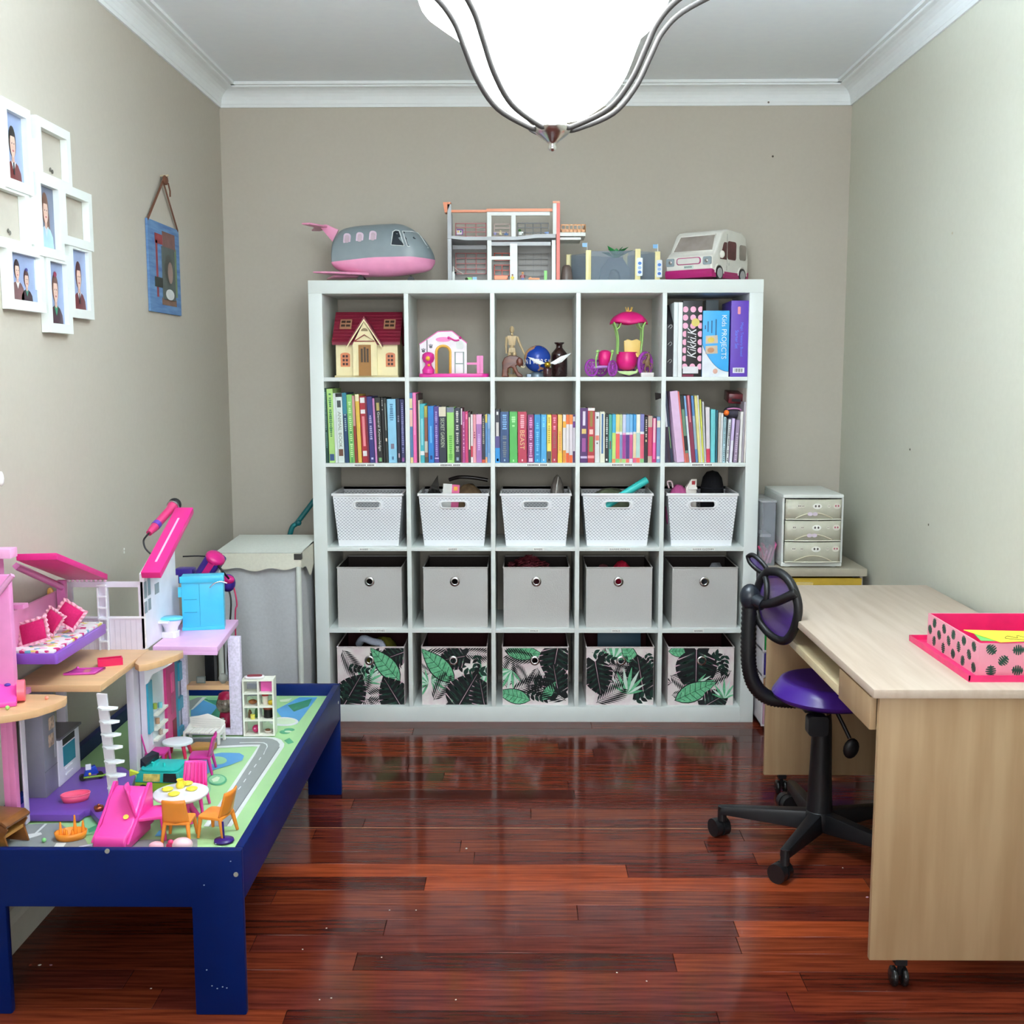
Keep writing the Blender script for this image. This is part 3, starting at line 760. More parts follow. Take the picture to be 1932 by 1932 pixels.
CELL5 = [
 (105, 168, 240, 4.5, (42, 30, 60), 'thin dark plum', []),
 (172, 228, 190, 6, (214, 214, 224), 'thin silver grey', [(.5, 1, (50, 26, 50))]),
 (232, 290, 190, 6.5, (26, 36, 66), 'midnight blue', [(.5, .8, (150, 190, 110), .4)]),
 (350, 510, 195, 6.5, (226, 190, 224), 'wide pale pink', []),
 (514, 546, 200, 6.5, (226, 112, 104), 'thin coral', []),
 (548, 614, 290, 6, (104, 142, 114), 'mottled green', [(0, .2, (14, 36, 40)), (.6, .82, (18, 22, 18)), (.86, 1, (190, 100, 80))]),
 (618, 656, 290, 6, (130, 172, 218), 'thin light blue', [(.3, 1, (228, 238, 240))]),
 (660, 748, 280, 5.8, (132, 36, 66), 'maroon', [(0, .4, (226, 140, 150), .35)]),
 (752, 802, 290, 5.2, (84, 134, 190), 'slim blue', [(.3, .8, (160, 190, 210))]),
 (806, 862, 290, 4.8, (226, 216, 138), 'straw yellow', []),
 (865, 888, 285, 4.6, (238, 240, 240), 'very thin white', []),
 (892, 926, 370, 4.0, (216, 218, 88), 'lime yellow', []),
 (930, 962, 415, 3.4, (200, 200, 206), 'thin pale grey', []),
 (968, 1046, 530, 1.6, (228, 220, 226), 'white with a crimson foot', [(.75, 1, (206, 46, 82))]),
 (1056, 1150, 575, .5, (112, 206, 212), 'aqua', []),
 (1153, 1188, 590, .3, (18, 92, 110), 'thin dark teal', []),
 (1205, 1252, 640, 0, (206, 196, 186), 'white and brown', [(.3, 1, (134, 104, 82), .45)]),
 (1256, 1295, 650, -.5, (232, 232, 232), 'slim white', []),
 (1300, 1348, 730, -.8, (176, 212, 222), 'pale aqua spiral bound', [(G, .02, .98, (60, 80, 90))]),
 (1380, 1424, 780, -2.6, (222, 226, 228), 'white spiral bound', [(G, .02, .98, (40, 40, 44))]),
 (1450, 1504, 760, -3, (214, 194, 236), 'lilac and white', [(.5, 1, (236, 236, 246))]),
 (1530, 1600, 790, -3, (156, 136, 166), 'mauve grey', [(G, .3, .95, (206, 190, 210))]),
 (1640, 1688, 620, -1.5, (234, 232, 230), 'tall slim white', []),
 (1700, 1735, 420, -1.6, (176, 168, 178), 'tall thin grey', []),
 (1742, 1778, 140, -1.2, (232, 224, 216), 'tallest cream', []),
]
for ci, (cell, ox, sc, vb) in enumerate(((CELL1, 600, 170, 1730), (CELL2, 765, 170, 1728), (CELL3, 925, 170, 1722), (CELL4, 1085, 170, 1722), (CELL5, 1245, 175, 1668))):
    k = sc/1932
    px = lambda u: ox+u*k
    zf = ZF[1]+.0004
    xa, xb = CXS[ci][0]+.0012, CXS[ci][1]-.0012
    pos = [(UX(px(b[0]), 873, .012), UX(px(b[1]), 873, .012)) for b in cell]
    for i, b in enumerate(cell):
        x0, x1 = pos[i]
        x0 = max(x0, xa); x1 = min(x1, xb)
        if i: x0 = max(x0, pos[i-1][1]+.0002)
        pos[i] = (x0, x1)
        h = ((vb-b[2])*k)*.00221
        hint = [' beside '+cell[1][5], ' beside '+cell[-2][5]]
        n1 = cell[i-1][5] if i else None; n2 = cell[i+1][5] if i < len(cell)-1 else None
        lab = b[5]+' book '+('between the %s and %s ones' % (n1, n2) if n1 and n2 else 'next to the %s one at the cubby side' % (n1 or n2))
        if len(lab.split()) > 16: lab = b[5]+' book next to the %s one' % n1
        if len(lab.split()) > 16: lab = b[5]+' book standing in the row'
        make_book(x0, x1, zf, h, b[3], b[4], 'book', lab, 'books on the second row of the shelf unit', b[6], front=.008+.004*((i*7) % 3))
# silver dome behind the books of the middle cubby
dc = U(1006, 793, 1, .26)
sd = thing('mirror_dome', 'silver mirrored dome behind the books of the middle cubby', 'ornament', (dc.x, .262, ZF[1]))
R_ = .118
mb = MB(); mb.lathe([(.09, .0), (.1, .02)]+[(R_*math.cos(a*PI/2/10), .07+R_*1.0*math.sin(a*PI/2/10)*1.06) for a in range(10)]+[(.0005, .07+R_*1.06)], n=40)
mb.build('dome', M((200, 214, 214), rough=.09, metal=1, scale=30, var=.25, bump=.3), sd)
part('rim', sd, CHROME, lambda m: m.lathe([(.088, 0), (.12, .004), (.122, .012), (.115, .016)], n=40))
# things resting above the leaning books of the right-hand cubby
p0 = U(1371, 758, 1, .13)
rb = thing('craft_packet', 'dark red shiny packet lying on leaning books beside the shelf side panel', 'packet', (U(1386, 745, 1, .14).x, .10, 1.105+.24))
mb = MB(); mb.at((0, 0, .022), (.12, .06, 0)); mb.cbox((0, .05, 0), (.068, .12, .042)); mb.build('packet_body', M((92, 18, 30), rough=.25, var=.4, scale=40), rb, bevel=.005)
mb = MB(); mb.at((0, 0, .022), (.12, .06, 0)); mb.box((-.02, -.0112, -.012), (.018, -.0105, .0)); mb.build('packet_print', M((20, 16, 26), rough=.3), rb)
pc = thing('pencil_pouch', 'grey pouch with a pink zip lying on the leaning books', 'pouch', (U(1384, 783, 1, .09).x, .07, 1.105+.175))
mb = MB(); mb.ball((0, .05, .028), .042, 14, 8, (.95, 1.3, .66)); mb.build('pouch_body', FB((78, 74, 86)), pc)
mb = MB(); mb.tube(smooth_path([(-.03, .0, .044), (-.005, -.006, .047), (.022, .0, .043), (.03, .01, .03)], 5), .0035, 6); mb.build('zip', PL((206, 130, 180)), pc)
ob = U(1371, 779, 1, .03)
solo('bouncy_ball', MB().ball((0, 0, .012), .012, 16, 10), PL((236, 112, 34)), 'small orange ball on top of the pale aqua spiral books', 'ball', (ob.x, .035, ob.z-.012))
# ================================================================ white perforated baskets (third row)
def hole_shade_mat():
    m = bpy.data.materials.new('hole_shade_plastic'); m.use_nodes = True
    nt = m.node_tree; L = nt.links.new; b = nt.nodes['Principled BSDF']
    b.inputs['Base Color'].default_value = lin((240, 242, 246)); b.inputs['Roughness'].default_value = .4
    tc = nt.nodes.new('ShaderNodeTexCoord'); sp = nt.nodes.new('ShaderNodeSeparateXYZ'); L(tc.outputs['Object'], sp.inputs[0])
    def mth(op, a, c=None, d=None):
        n = nt.nodes.new('ShaderNodeMath'); n.operation = op
        for i, q in enumerate((a, c, d)):
            if q is None: continue
            if isinstance(q, (int, float)): n.inputs[i].default_value = q
            else: L(q, n.inputs[i])
        return n.outputs[0]
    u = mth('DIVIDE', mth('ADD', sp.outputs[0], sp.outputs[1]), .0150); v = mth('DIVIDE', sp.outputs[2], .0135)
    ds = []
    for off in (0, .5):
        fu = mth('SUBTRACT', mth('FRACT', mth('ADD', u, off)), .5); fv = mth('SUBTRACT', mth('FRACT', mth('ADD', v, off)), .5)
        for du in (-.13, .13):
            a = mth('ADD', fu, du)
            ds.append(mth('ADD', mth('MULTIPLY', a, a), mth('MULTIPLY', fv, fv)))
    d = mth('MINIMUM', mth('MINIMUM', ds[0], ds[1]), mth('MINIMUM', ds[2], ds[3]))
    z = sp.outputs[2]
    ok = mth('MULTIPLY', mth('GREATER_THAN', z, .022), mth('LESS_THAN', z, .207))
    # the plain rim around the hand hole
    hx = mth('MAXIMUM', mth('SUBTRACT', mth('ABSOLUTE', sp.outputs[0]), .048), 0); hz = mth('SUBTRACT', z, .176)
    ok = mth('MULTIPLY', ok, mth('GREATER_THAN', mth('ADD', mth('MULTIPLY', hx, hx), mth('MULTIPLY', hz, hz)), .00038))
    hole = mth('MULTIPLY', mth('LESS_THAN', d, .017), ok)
    tr = nt.nodes.new('ShaderNodeBsdfDiffuse'); tr.inputs[0].default_value = lin((150, 155, 166)); mx = nt.nodes.new('ShaderNodeMixShader')  # shade inside the perforations painted as grey dots; no holes are cut
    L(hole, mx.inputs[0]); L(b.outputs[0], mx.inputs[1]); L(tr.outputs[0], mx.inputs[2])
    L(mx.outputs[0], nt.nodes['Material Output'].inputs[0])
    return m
HOLE_SHADE = hole_shade_mat()
BH, BW0, BW1, BD0, BD1 = .222, .252, .292, .255, .295
def bask_pt(u, z, side):      # u in -1..1 along the side
    t = z/BH; w = (BW0+(BW1-BW0)*t)/2; d = (BD0+(BD1-BD0)*t)/2; c = BD1/2
    return {'f': (u*w, c-d, z), 'b': (-u*w, c+d, z), 'r': (w, c+u*d, z), 'l': (-w, c-u*d, z)}[side]
def wall_hole(mb, side):
    # slot outline and matching outer outline in (u, z)
    n = 40; cz = .176; out = []; inn = []
    for i in range(n):
        a = 2*PI*i/n; cx_, sy_ = math.cos(a), math.sin(a)
        hx = .30*math.copysign(1, cx_) if abs(cx_) > .25 else .30*cx_/.25
        inn.append((hx+.05*cx_, cz+.0115*(sy_ if abs(cx_) > .25 else math.copysign(1, sy_))))
        s = min((1/abs(cx_)) if abs(cx_) > 1e-6 else 9e9, ((BH-cz) if sy_ > 0 else cz)/max(abs(sy_), 1e-6)/.15)
        out.append((max(-1, min(1, cx_*s)), max(0, min(BH, cz+sy_*s*.15))))
    # snap outer to include corners
    for cu, cvz in ((1, BH), (-1, BH), (-1, 0), (1, 0)):
        j = min(range(n), key=lambda q: (out[q][0]-cu)**2+((out[q][1]-cvz)*6)**2); out[j] = (cu, cvz)
    v = [bask_pt(u, z, side) for u, z in inn]+[bask_pt(u, z, side) for u, z in out]
    mb.add(v, [(i, (i+1) % n, (i+1) % n+n, i+n) for i in range(n)], False)
def make_basket(label, x):
    b = thing('storage_basket', label, 'basket', (x, .026, ZF[2]), 0, 'white perforated baskets on the third row')
    mb = MB()
    for s in 'fb': wall_hole(mb, s)
    for s in 'lr': mb.add([bask_pt(-1, 0, s), bask_pt(1, 0, s), bask_pt(1, BH, s), bask_pt(-1, BH, s)], [(0, 1, 2, 3)], False)
    mb.add([bask_pt(-1, 0, 'f'), bask_pt(1, 0, 'f'), bask_pt(-1, 0, 'b'), bask_pt(1, 0, 'b')], [(3, 2, 1, 0)], False)
    mb.build('basket_body', HOLE_SHADE, b)
    mb = MB(); w, c, d = BW1/2+.003, BD1/2, BD1/2+.003
    pth = [(-w, c-d, BH), (w, c-d, BH), (w, c+d, BH), (-w, c+d, BH)]
    mb.box((-w, c-d, BH-.009), (w, c-d+.006, BH+.002)); mb.box((-w, c+d-.006, BH-.009), (w, c+d, BH+.002))
    mb.box((-w, c-d+.006, BH-.009), (-w+.006, c+d-.006, BH+.002)); mb.box((w-.006, c-d+.006, BH-.009), (w, c+d-.006, BH+.002))
    mb.build('rim', WPL, b, bevel=.002, seg=2)
    t = .176/BH; fy = bask_pt(0, .176, 'f')[1]-.002
    hw = .30*(BW0+(BW1-BW0)*t)/2; o = []
    for sx_, a0 in ((1, -90), (-1, 90)):
        for i in range(9):
            a = math.radians(a0+180*i/8); o.append((sx_*hw+.014*math.cos(a), fy, .176+.014*math.sin(a)))
    MB().tube(o, .0028, 6, closed=True).build('handle_rim', WPL, b)
    return b
bx = [UX(a, 980, .03) for a in (694, 856, 1011, 1165, 1325)]
make_basket('empty white perforated plastic basket next to the side panel of the shelf', bx[0])
make_basket('white perforated basket holding clear bags and a pink card', bx[1])
make_basket('white perforated basket with a grey dome peeking out', bx[2])
make_basket('white perforated basket with a turquoise tube sticking out', bx[3])
make_basket('white perforated basket with a black cap and white toy on top', bx[4])
zb = ZF[2]+.006
BAGC = M((40, 38, 38), rough=.18, alpha=.8, var=.3, scale=30)
def crumple(mb, c, sx, sy, sz, seed, n=18, m=9, amp=.22):
    rg = random.Random(seed); ph = [rg.uniform(0, 6.28) for _ in range(6)]
    def f(u, v):
        a = u*2*PI; t = v*PI
        r = 1+amp*(math.sin(3*a+ph[0])*math.sin(2*t+ph[1])+.6*math.sin(5*a+ph[2]+3*t)+.4*math.sin(7*t+ph[3]+2*a))*math.sin(t)
        return (c[0]+sx*r*math.sin(t)*math.cos(a), c[1]+sy*r*math.sin(t)*math.sin(a), c[2]-sz*r*math.cos(t))
    mb.grid(f, n, m)
    return mb
mb = MB(); mb.at((bx[1]-.095, .14, zb)); crumple(mb, (0, 0, .115), .042, .05, .112, 3); mb.add([(-.02, 0, .22), (.03, -.01, .20), (.022, .0, .285), (.028, .012, .21)], [(0, 1, 2), (1, 3, 2), (3, 0, 2)], False)
solo('plastic_bag', mb, BAGC, 'crumpled black plastic bag with a pointed corner beside the pink card', 'bag')
card = thing('greeting_card', 'white and pink card standing in a white basket', 'card', (bx[1]-.035, .078, zb))
mb = MB(); mb.at((0, 0, .0), (-.12, .06, 0)); mb.box((-.028, 0, 0), (.010, .003, .252)); mb.build('white_panel', M((236, 238, 234), rough=.6), card)
mb = MB(); mb.at((0, 0, .0), (-.12, .06, 0)); mb.box((.010, 0, 0), (.042, .003, .250)); mb.build('pink_panel', M((236, 106, 160), rough=.6), card)
mb = MB(); mb.at((0, 0, .0), (-.12, .06, 0)); mb.box((.018, -.0006, .225), (.034, 0, .242)); mb.build('flower_print', M((246, 176, 66), rough=.6), card)
wb = thing('snack_bag', 'brown paper packet in clear film beside the pink card', 'packet', (bx[1]+.06, .15, zb))
mb = MB(); crumple(mb, (0, 0, .13), .074, .07, .118, 8, amp=.07); mb.build('film', M((104, 82, 60), rough=.2, var=.35, scale=22), wb)
mb = MB(); mb.tube(smooth_path([(-.085, .02, .262), (-.04, .0, .275), (.02, .0, .272), (.08, .0, .262)], 5), .009, 6); mb.build('folded_top', M((36, 32, 32), rough=.3), wb)
gd = thing('toy_shell', 'grey translucent rounded shell sticking out of a white basket', 'shell', (bx[2]+.092, .13, zb))
mb = MB(); mb.lathe([(.030, 0), (.033, .12), (.032, .20), (.026, .245), (.014, .275), (.0005, .288)], n=20, sy=1.5); mb.build('shell', M((120, 112, 106), rough=.15, alpha=.75, var=.2), gd)
mb = MB(); mb.tube(smooth_path([(-.016, -.046, .1), (-.006, -.045, .22), (.004, -.025, .28)], 6), .0025, 6); mb.build('seam', PL((190, 184, 178)), gd)
mb = MB(); mb.at((bx[3]-.02, .16, zb)); crumple(mb, (0, 0, .12), .108, .105, .108, 5, amp=.05)
solo('clear_bag', mb, M((112, 118, 92), rough=.16, alpha=.85, var=.3, scale=14), 'greenish clear plastic bag under the turquoise tube', 'bag')
tq = thing('foam_tube', 'turquoise hollow tube sticking out of a white basket', 'tube', (bx[3], .075, zb))
mb = MB(); mb.cyl((-.09, -.02, .135), (.128, .025, .268), .017, n=6); mb.build('tube_body', PL((64, 206, 202)), tq)
mb = MB(); mb.cyl((.1275, .025, .2678), (.1290, .0255, .2688), .012, n=6); mb.build('tube_bore', M((40, 90, 92)), tq)
pk = thing('doll_clothes', 'pink doll clothes heaped beside the black cap', 'clothes', (bx[4]-.09, .13, zb))
mb = MB(); crumple(mb, (0, 0, .125), .05, .085, .12, 11, amp=.12); mb.build('cloth', FB((196, 92, 148)), pk)
mb = MB(); mb.tube(smooth_path([(-.045, -.05, .235), (-.052, -.06, .262), (-.036, -.065, .262), (-.03, -.06, .238)], 5), .004, 6); mb.build('strap', FB((214, 186, 190)), pk)
wt = thing('toy_vehicle_piece', 'white plastic toy piece with a red square beside the black cap', 'toy', (bx[4]-.03, .075, zb))
mb = MB(); mb.at((0, 0, 0), (-.1, .0, 0)); mb.prism([(-.034, .11), (-.030, .236), (-.008, .272), (.016, .272), (.014, .236), (.014, .11)], 0, .05); mb.build('panel', PL((228, 222, 214)), wt, bevel=.003)
mb = MB(); mb.at((0, 0, 0), (-.1, .0, 0)); mb.box((-.006, -.0006, .248), (.008, 0, .264)); mb.build('red_square', M((176, 18, 34)), wt)
mb = MB(); mb.at((0, 0, 0), (-.1, .0, 0)); mb.box((-.024, -.006, .228), (.016, 0, .238)); mb.build('ledge', PL((236, 232, 226)), wt)
bc = thing('black_cap', 'black fabric cap sticking out of a white basket', 'cap', (bx[4]+.055, .13, zb))
mb = MB(); mb.lathe([(.046, .06), (.049, .18), (.048, .235), (.040, .275), (.024, .298), (.0005, .305)], n=24, sy=1.3); mb.build('crown', FB((14, 14, 18)), bc)
mb = MB(); mb.tube(ell3 := [(.047*math.cos(a), .061*math.sin(a), .232) for a in [2*PI*i/24 for i in range(24)]], .003, 6, closed=True); mb.build('seam', FB((24, 24, 30)), bc)

# ================================================================ fabric boxes, fourth and fifth row
def box_face_hole(mb, w, h, cx_, cz_, r, y):
    n = 24; inn = []; out = []
    for i in range(n):
        a = 2*PI*(i+.5)/n; c, s = math.cos(a), math.sin(a)
        inn.append((cx_+r*c, cz_+r*s))
        k = min(((w/2-cx_) if c > 0 else (w/2+cx_))/abs(c), ((h-cz_) if s > 0 else cz_)/abs(s))
        out.append((cx_+k*c, cz_+k*s))
    for cu, cv_ in ((w/2, h), (-w/2, h), (-w/2, 0), (w/2, 0)):
        j = min(range(n), key=lambda q: (out[q][0]-cu)**2+(out[q][1]-cv_)**2); out[j] = (cu, cv_)
    v = [(a, y, b) for a, b in inn]+[(a, y, b) for a, b in out]
    mb.add(v, [(i, i+n, (i+1) % n+n, (i+1) % n) for i in range(n)], False)
def make_fabric_box(label, x, zf, w, h, d, mat, inner, gx, gz, group, name, bulge=.004, y=.03):
    b = thing(name, label, 'box', (x, y, zf), 0, group)
    mb = MB()
    box_face_hole(mb, w, h, gx, gz, .0165, 0)
    mb.add([(w/2, 0, 0), (w/2, d, 0), (w/2, d, h), (w/2, 0, h)], [(0, 1, 2, 3)], False)
    mb.add([(-w/2, 0, 0), (-w/2, d, 0), (-w/2, d, h), (-w/2, 0, h)], [(3, 2, 1, 0)], False)
    mb.add([(-w/2, d, 0), (w/2, d, 0), (w/2, d, h), (-w/2, d, h)], [(3, 2, 1, 0)], False)
    mb.add([(-w/2, 0, 0), (w/2, 0, 0), (w/2, d, 0), (-w/2, d, 0)], [(3, 2, 1, 0)], False)
    body = mb.build('box_body', mat, b, weld=True)
    e = .002; mb = MB()
    i_ = w/2-e
    box_face_hole(mb, w-2*e, h, gx, gz, .0165, e)
    mb.add([(i_, e, e), (i_, d-e, e), (i_, d-e, h), (i_, e, h)], [(3, 2, 1, 0)], False)
    mb.add([(-i_, e, e), (-i_, d-e, e), (-i_, d-e, h), (-i_, e, h)], [(0, 1, 2, 3)], False)
    mb.add([(-i_, d-e, e), (i_, d-e, e), (i_, d-e, h), (-i_, d-e, h)], [(0, 1, 2, 3)], False)
    mb.add([(-i_, e, e), (i_, e, e), (i_, d-e, e), (-i_, d-e, e)], [(0, 1, 2, 3)], False)
    mb.build('lining', inner, b)
    mb = MB(); q = .0015
    for A, B in (((-w/2, 0), (w/2, 0)), ((w/2, 0), (w/2, d)), ((w/2, d), (-w/2, d)), ((-w/2, d), (-w/2, 0))): mb.tube([(A[0], A[1], h), (B[0], B[1], h)], .0028, 6)
    mb.build('hem', mat if name == 'fabric_box' else FB((228, 216, 216)), b)
    mb = MB(); mb.lathe([(.0125, -.003), (.0195, -.0035), (.0215, -.0012), (.020, .0), (.0125, .004)], (gx, 0, gz), 24, 'Y'); mb.build('grommet', CHROME, b)
    return b
GREYB = FB((191, 189, 186), var=.02)
gi = FB((62, 56, 54))
gpx = [(637, 758, 697), (799, 920, 858), (950, 1074, 1012), (1106, 1230, 1167), (1268, 1391, 1329)]
glab = ['plain grey fabric box with metal eyelet next to the shelf side panel', 'creased grey fabric box with metal eyelet above the banana leaf box', 'grey fabric box with dark red doll hair inside', 'grey fabric box with something bright red inside', 'creased grey fabric box with clear plastic inside beside the purple chair']
gxs = []
for (a, b, g), lb in zip(gpx, glab):
    xc = UX((a+b)/2, 1120, .03); w = UX(b, 1120, .03)-UX(a, 1120, .03); gxs.append(xc)
    make_fabric_box(lb, xc, ZF[3], w, .256, .30, GREYB, gi, UX(g, 1093, .03)-xc, .196, 'grey fabric boxes on the fourth row', 'fabric_box')
zg = ZF[3]+.004
hr = thing('doll_hair', 'dark red curly doll hair in a grey fabric box', 'doll hair', (gxs[2]-.03, .13, zg))
mb = MB(); rg = random.Random(2)
for i in range(60):
    a = rg.uniform(0, 6.28); r = rg.uniform(0, .085); c = Vector((r*math.cos(a), r*math.sin(a)*.9, .235+.04*(1-r/.09)))
    pts = [c+Vector((.012*math.cos(t*2.2+i), .012*math.sin(t*2.2+i), .004*t-.012)) for t in range(8)]
    mb.tube(pts, .0024, 4)
o = mb.build('curls', M((112, 34, 46), rough=.6, var=.3), hr); o['kind'] = 'stuff'
mb = MB(); mb.ball((0, 0, .14), .09, 18, 10, (1, .9, 1.3)); mb.build('hair_mass', M((70, 18, 28), rough=.8), hr)
mb = MB(); mb.at((gxs[3]+.02, .14, zg)); crumple(mb, (0, 0, .13), .055, .06, .135, 21, amp=.08)
solo('red_soft_toy', mb, FB((178, 24, 54)), 'bright red soft toy lying in a grey fabric box', 'toy')
mb = MB(); mb.at((gxs[3]-.06, .16, zg)); crumple(mb, (0, 0, .12), .05, .06, .126, 22, amp=.1)
solo('doll_dress', mb, FB((110, 60, 66)), 'dusty rose doll dress lying beside the red toy in the grey box', 'clothes')
mb = MB(); mb.at((gxs[4]+.06, .14, zg)); crumple(mb, (0, 0, .125), .055, .06, .13, 23, amp=.14)
solo('plastic_bag', mb, M((150, 156, 166), rough=.15, alpha=.7, var=.3), 'clear crumpled plastic bag in the grey box beside the chair', 'bag')

# ---- tropical leaf boxes
PBG = FB((222, 202, 206), var=.1, c2=(236, 230, 226), scale=16)
PIN = FB((66, 34, 38))
LG = M((122, 200, 152), rough=.8, c2=(84, 168, 120), scale=60); DG = M((14, 52, 40), rough=.8, var=.3); KB = M((8, 12, 16), rough=.85); LP = M((206, 226, 214), rough=.8); PP = M((224, 182, 196), rough=.8)
PM = [LG, DG, KB, LP, PP]
def clip(poly, x0, z0, x1, z1):
    def cut(P, f, g):
        out = []
        for i in range(len(P)):
            a, b = P[i-1], P[i]
            fa, fb = f(a), f(b)
            if fa >= 0: 
                if fb < 0: out.append(g(a, b, fa/(fa-fb)))
                else: out.append(b)
            elif fb >= 0: out.append(g(a, b, fa/(fa-fb))); out.append(b)
        return out
    g = lambda a, b, t: (a[0]+(b[0]-a[0])*t, a[1]+(b[1]-a[1])*t)
    for f in (lambda p: p[0]-x0, lambda p: x1-p[0], lambda p: p[1]-z0, lambda p: z1-p[1]):
        poly = cut(poly, f, g)
        if len(poly) < 3: return None
    return poly
def lens(L, W, n=8, sh=.5):
    up = [(L*i/n, W*math.sin(PI*(i/n)**(.8 if sh < .6 else 1.2))) for i in range(n+1)]
    return up+[(x, -y) for x, y in reversed(up[1:-1])]
def leaf_banana(L):
    W = L*.2; r = [(lens(L*1.04, W*1.12), 2), ([(x+L*.02, y) for x, y in lens(L, W)], 0), ([(0, .006*L), (L, .004*L), (L, -.004*L), (0, -.006*L)], 1)]
    for i in range(1, 8):
        t = i/8; y = W*math.sin(PI*t**.8)*.93
        for s in (1, -1): r.append(([(L*t, 0), (L*t+.012*L, 0), (L*t+L*.10, s*y), (L*t+L*.085, s*y)], 1))
    return r
def leaf_monstera(L):
    n = 14; Wd = .44*L
    wid = lambda t: Wd*(math.sin(PI*min(1, max(0, t))**.72))**.75
    up = [(-.14*L, .16*L), (-.1*L, .3*L)]+[(L*i/n, wid(i/n)) for i in range(1, n)]+[(L*1.03, 0)]
    P = [(.02*L, .0)]+up+[(x, -y) for x, y in reversed(up[:-1])]
    r = [(P, 2)]
    for i in range(6):
        t = .02+i*.145
        for s in (1, -1):
            w = wid(t+.12)
            a_, b_ = (L*(t+.03), s*w*.14), (L*(t+.16), s*w*.86)
            d = .052*L
            r.append(([a_, (a_[0]+d, a_[1]*.9), ((a_[0]+b_[0])/2+d*1.2, (a_[1]+b_[1])/2), (b_[0]+d*.3, b_[1]), (b_[0]-d*.4, b_[1]*.97), ((a_[0]+b_[0])/2-d*.1, (a_[1]+b_[1])/2)], 1))
            if (i+(s > 0)) % 2: r.append(([((a_[0]+b_[0])/2, (a_[1]+b_[1])/2), ((a_[0]+b_[0])/2+d*.9, (a_[1]+b_[1])/2*1.02), (b_[0], b_[1]*.9)], 0))
            e_ = (L*(t+.21), s*wid(t+.17)*1.04); q = .010*L
            r.append(([(L*(t+.075), s*w*.22), (e_[0]-q*1.3, e_[1]), (e_[0]+q*1.3, e_[1])], 4))
    r.append(([(0, .007*L), (L*.96, .002*L), (L*.96, -.002*L), (0, -.007*L)], 4))
    return [([(u-.42*L, v) for u, v in q], m) for q, m in r]
def leaf_palm(L):
    r = [([(0, .008*L), (L, 0), (0, -.008*L)], 2)]
    for i in range(11):
        t = .03+i*.085
        for s in (1, -1):
            l = L*.5*math.sin(PI*(.2+.72*t)); ca, sa = math.cos(.75), math.sin(.75)*s
            bx_, tx, tz = L*t, L*t+l*ca, l*sa
            nx, nz = -sa*.026*L, ca*.026*L
            r.append(([(bx_, 0), ((bx_+tx)/2+nx, tz/2+nz), (tx, tz), ((bx_+tx)/2-nx, tz/2-nz)], 2))
    return r
def leaf_sprig(L):
    r = [([(0, .008*L), (L, 0), (0, -.008*L)], 1)]
    for i in range(5):
        for s in (1, -1):
            a = s*(.9-.08*i); l = L*.3; c, q = math.cos(a), math.sin(a); x = L*(.1+.19*i)
            r.append(([(x+u*c-w*q, u*q+w*c) for u, w in lens(l, l*.26, 6)], 1 if (i+s) % 3 else 2))
    return r
def leaf_pale(L):
    r = []
    for i in range(9):
        a = -1.2+2.4*i/8; l = L*(.8+.2*math.cos(a*2)); c, q = math.cos(a), math.sin(a)
        r.append(([(u*c-w*q, u*q+w*c) for u, w in lens(l, l*.07, 5)], 3 if i % 2 else 0))
    return r
LT = {'b': leaf_banana, 'm': leaf_monstera, 'p': leaf_palm, 's': leaf_sprig, 'w': leaf_pale}
def add_leaves(b, w, h, items):
    for k, (ty, x, z, a, L) in enumerate(items):
        mb = MB(); ca, sa = math.cos(math.radians(a)), math.sin(math.radians(a)); any_ = False
        for j, (poly, mi) in enumerate(LT[ty](L)):
            q = clip([(x+u*ca-v*sa, z+u*sa+v*ca) for u, v in poly], -w/2+.001, .001, w/2-.001, h-.004)
            if not q: continue
            # keep the eyelet clear
            A = sum(q[i-1][0]*q[i][1]-q[i][0]*q[i-1][1] for i in range(len(q)))
            if A < 0: q = q[::-1]
            mb.use(mi); mb.quad([(p[0], -.0003-.00008*k-.000012*min(j, 6), p[1]) for p in q]); any_ = True
        if any_: mb.build('leaf_print', PM, b)
lpx = [(637, 763, 697, 1248), (796, 919, 855, 1247), (948, 1072, 1009, 1246), (1106, 1233, 1172, 1246), (1260, 1384, 1324, 1246)]
llab = ['leaf print fabric box with white bandages on top behind the blue table', 'leaf print fabric box with one large diagonal banana leaf', 'leaf print fabric box with monstera leaf at its top corner', 'leaf print fabric box holding a blue folder', 'leaf print fabric box with a banana leaf along its foot']
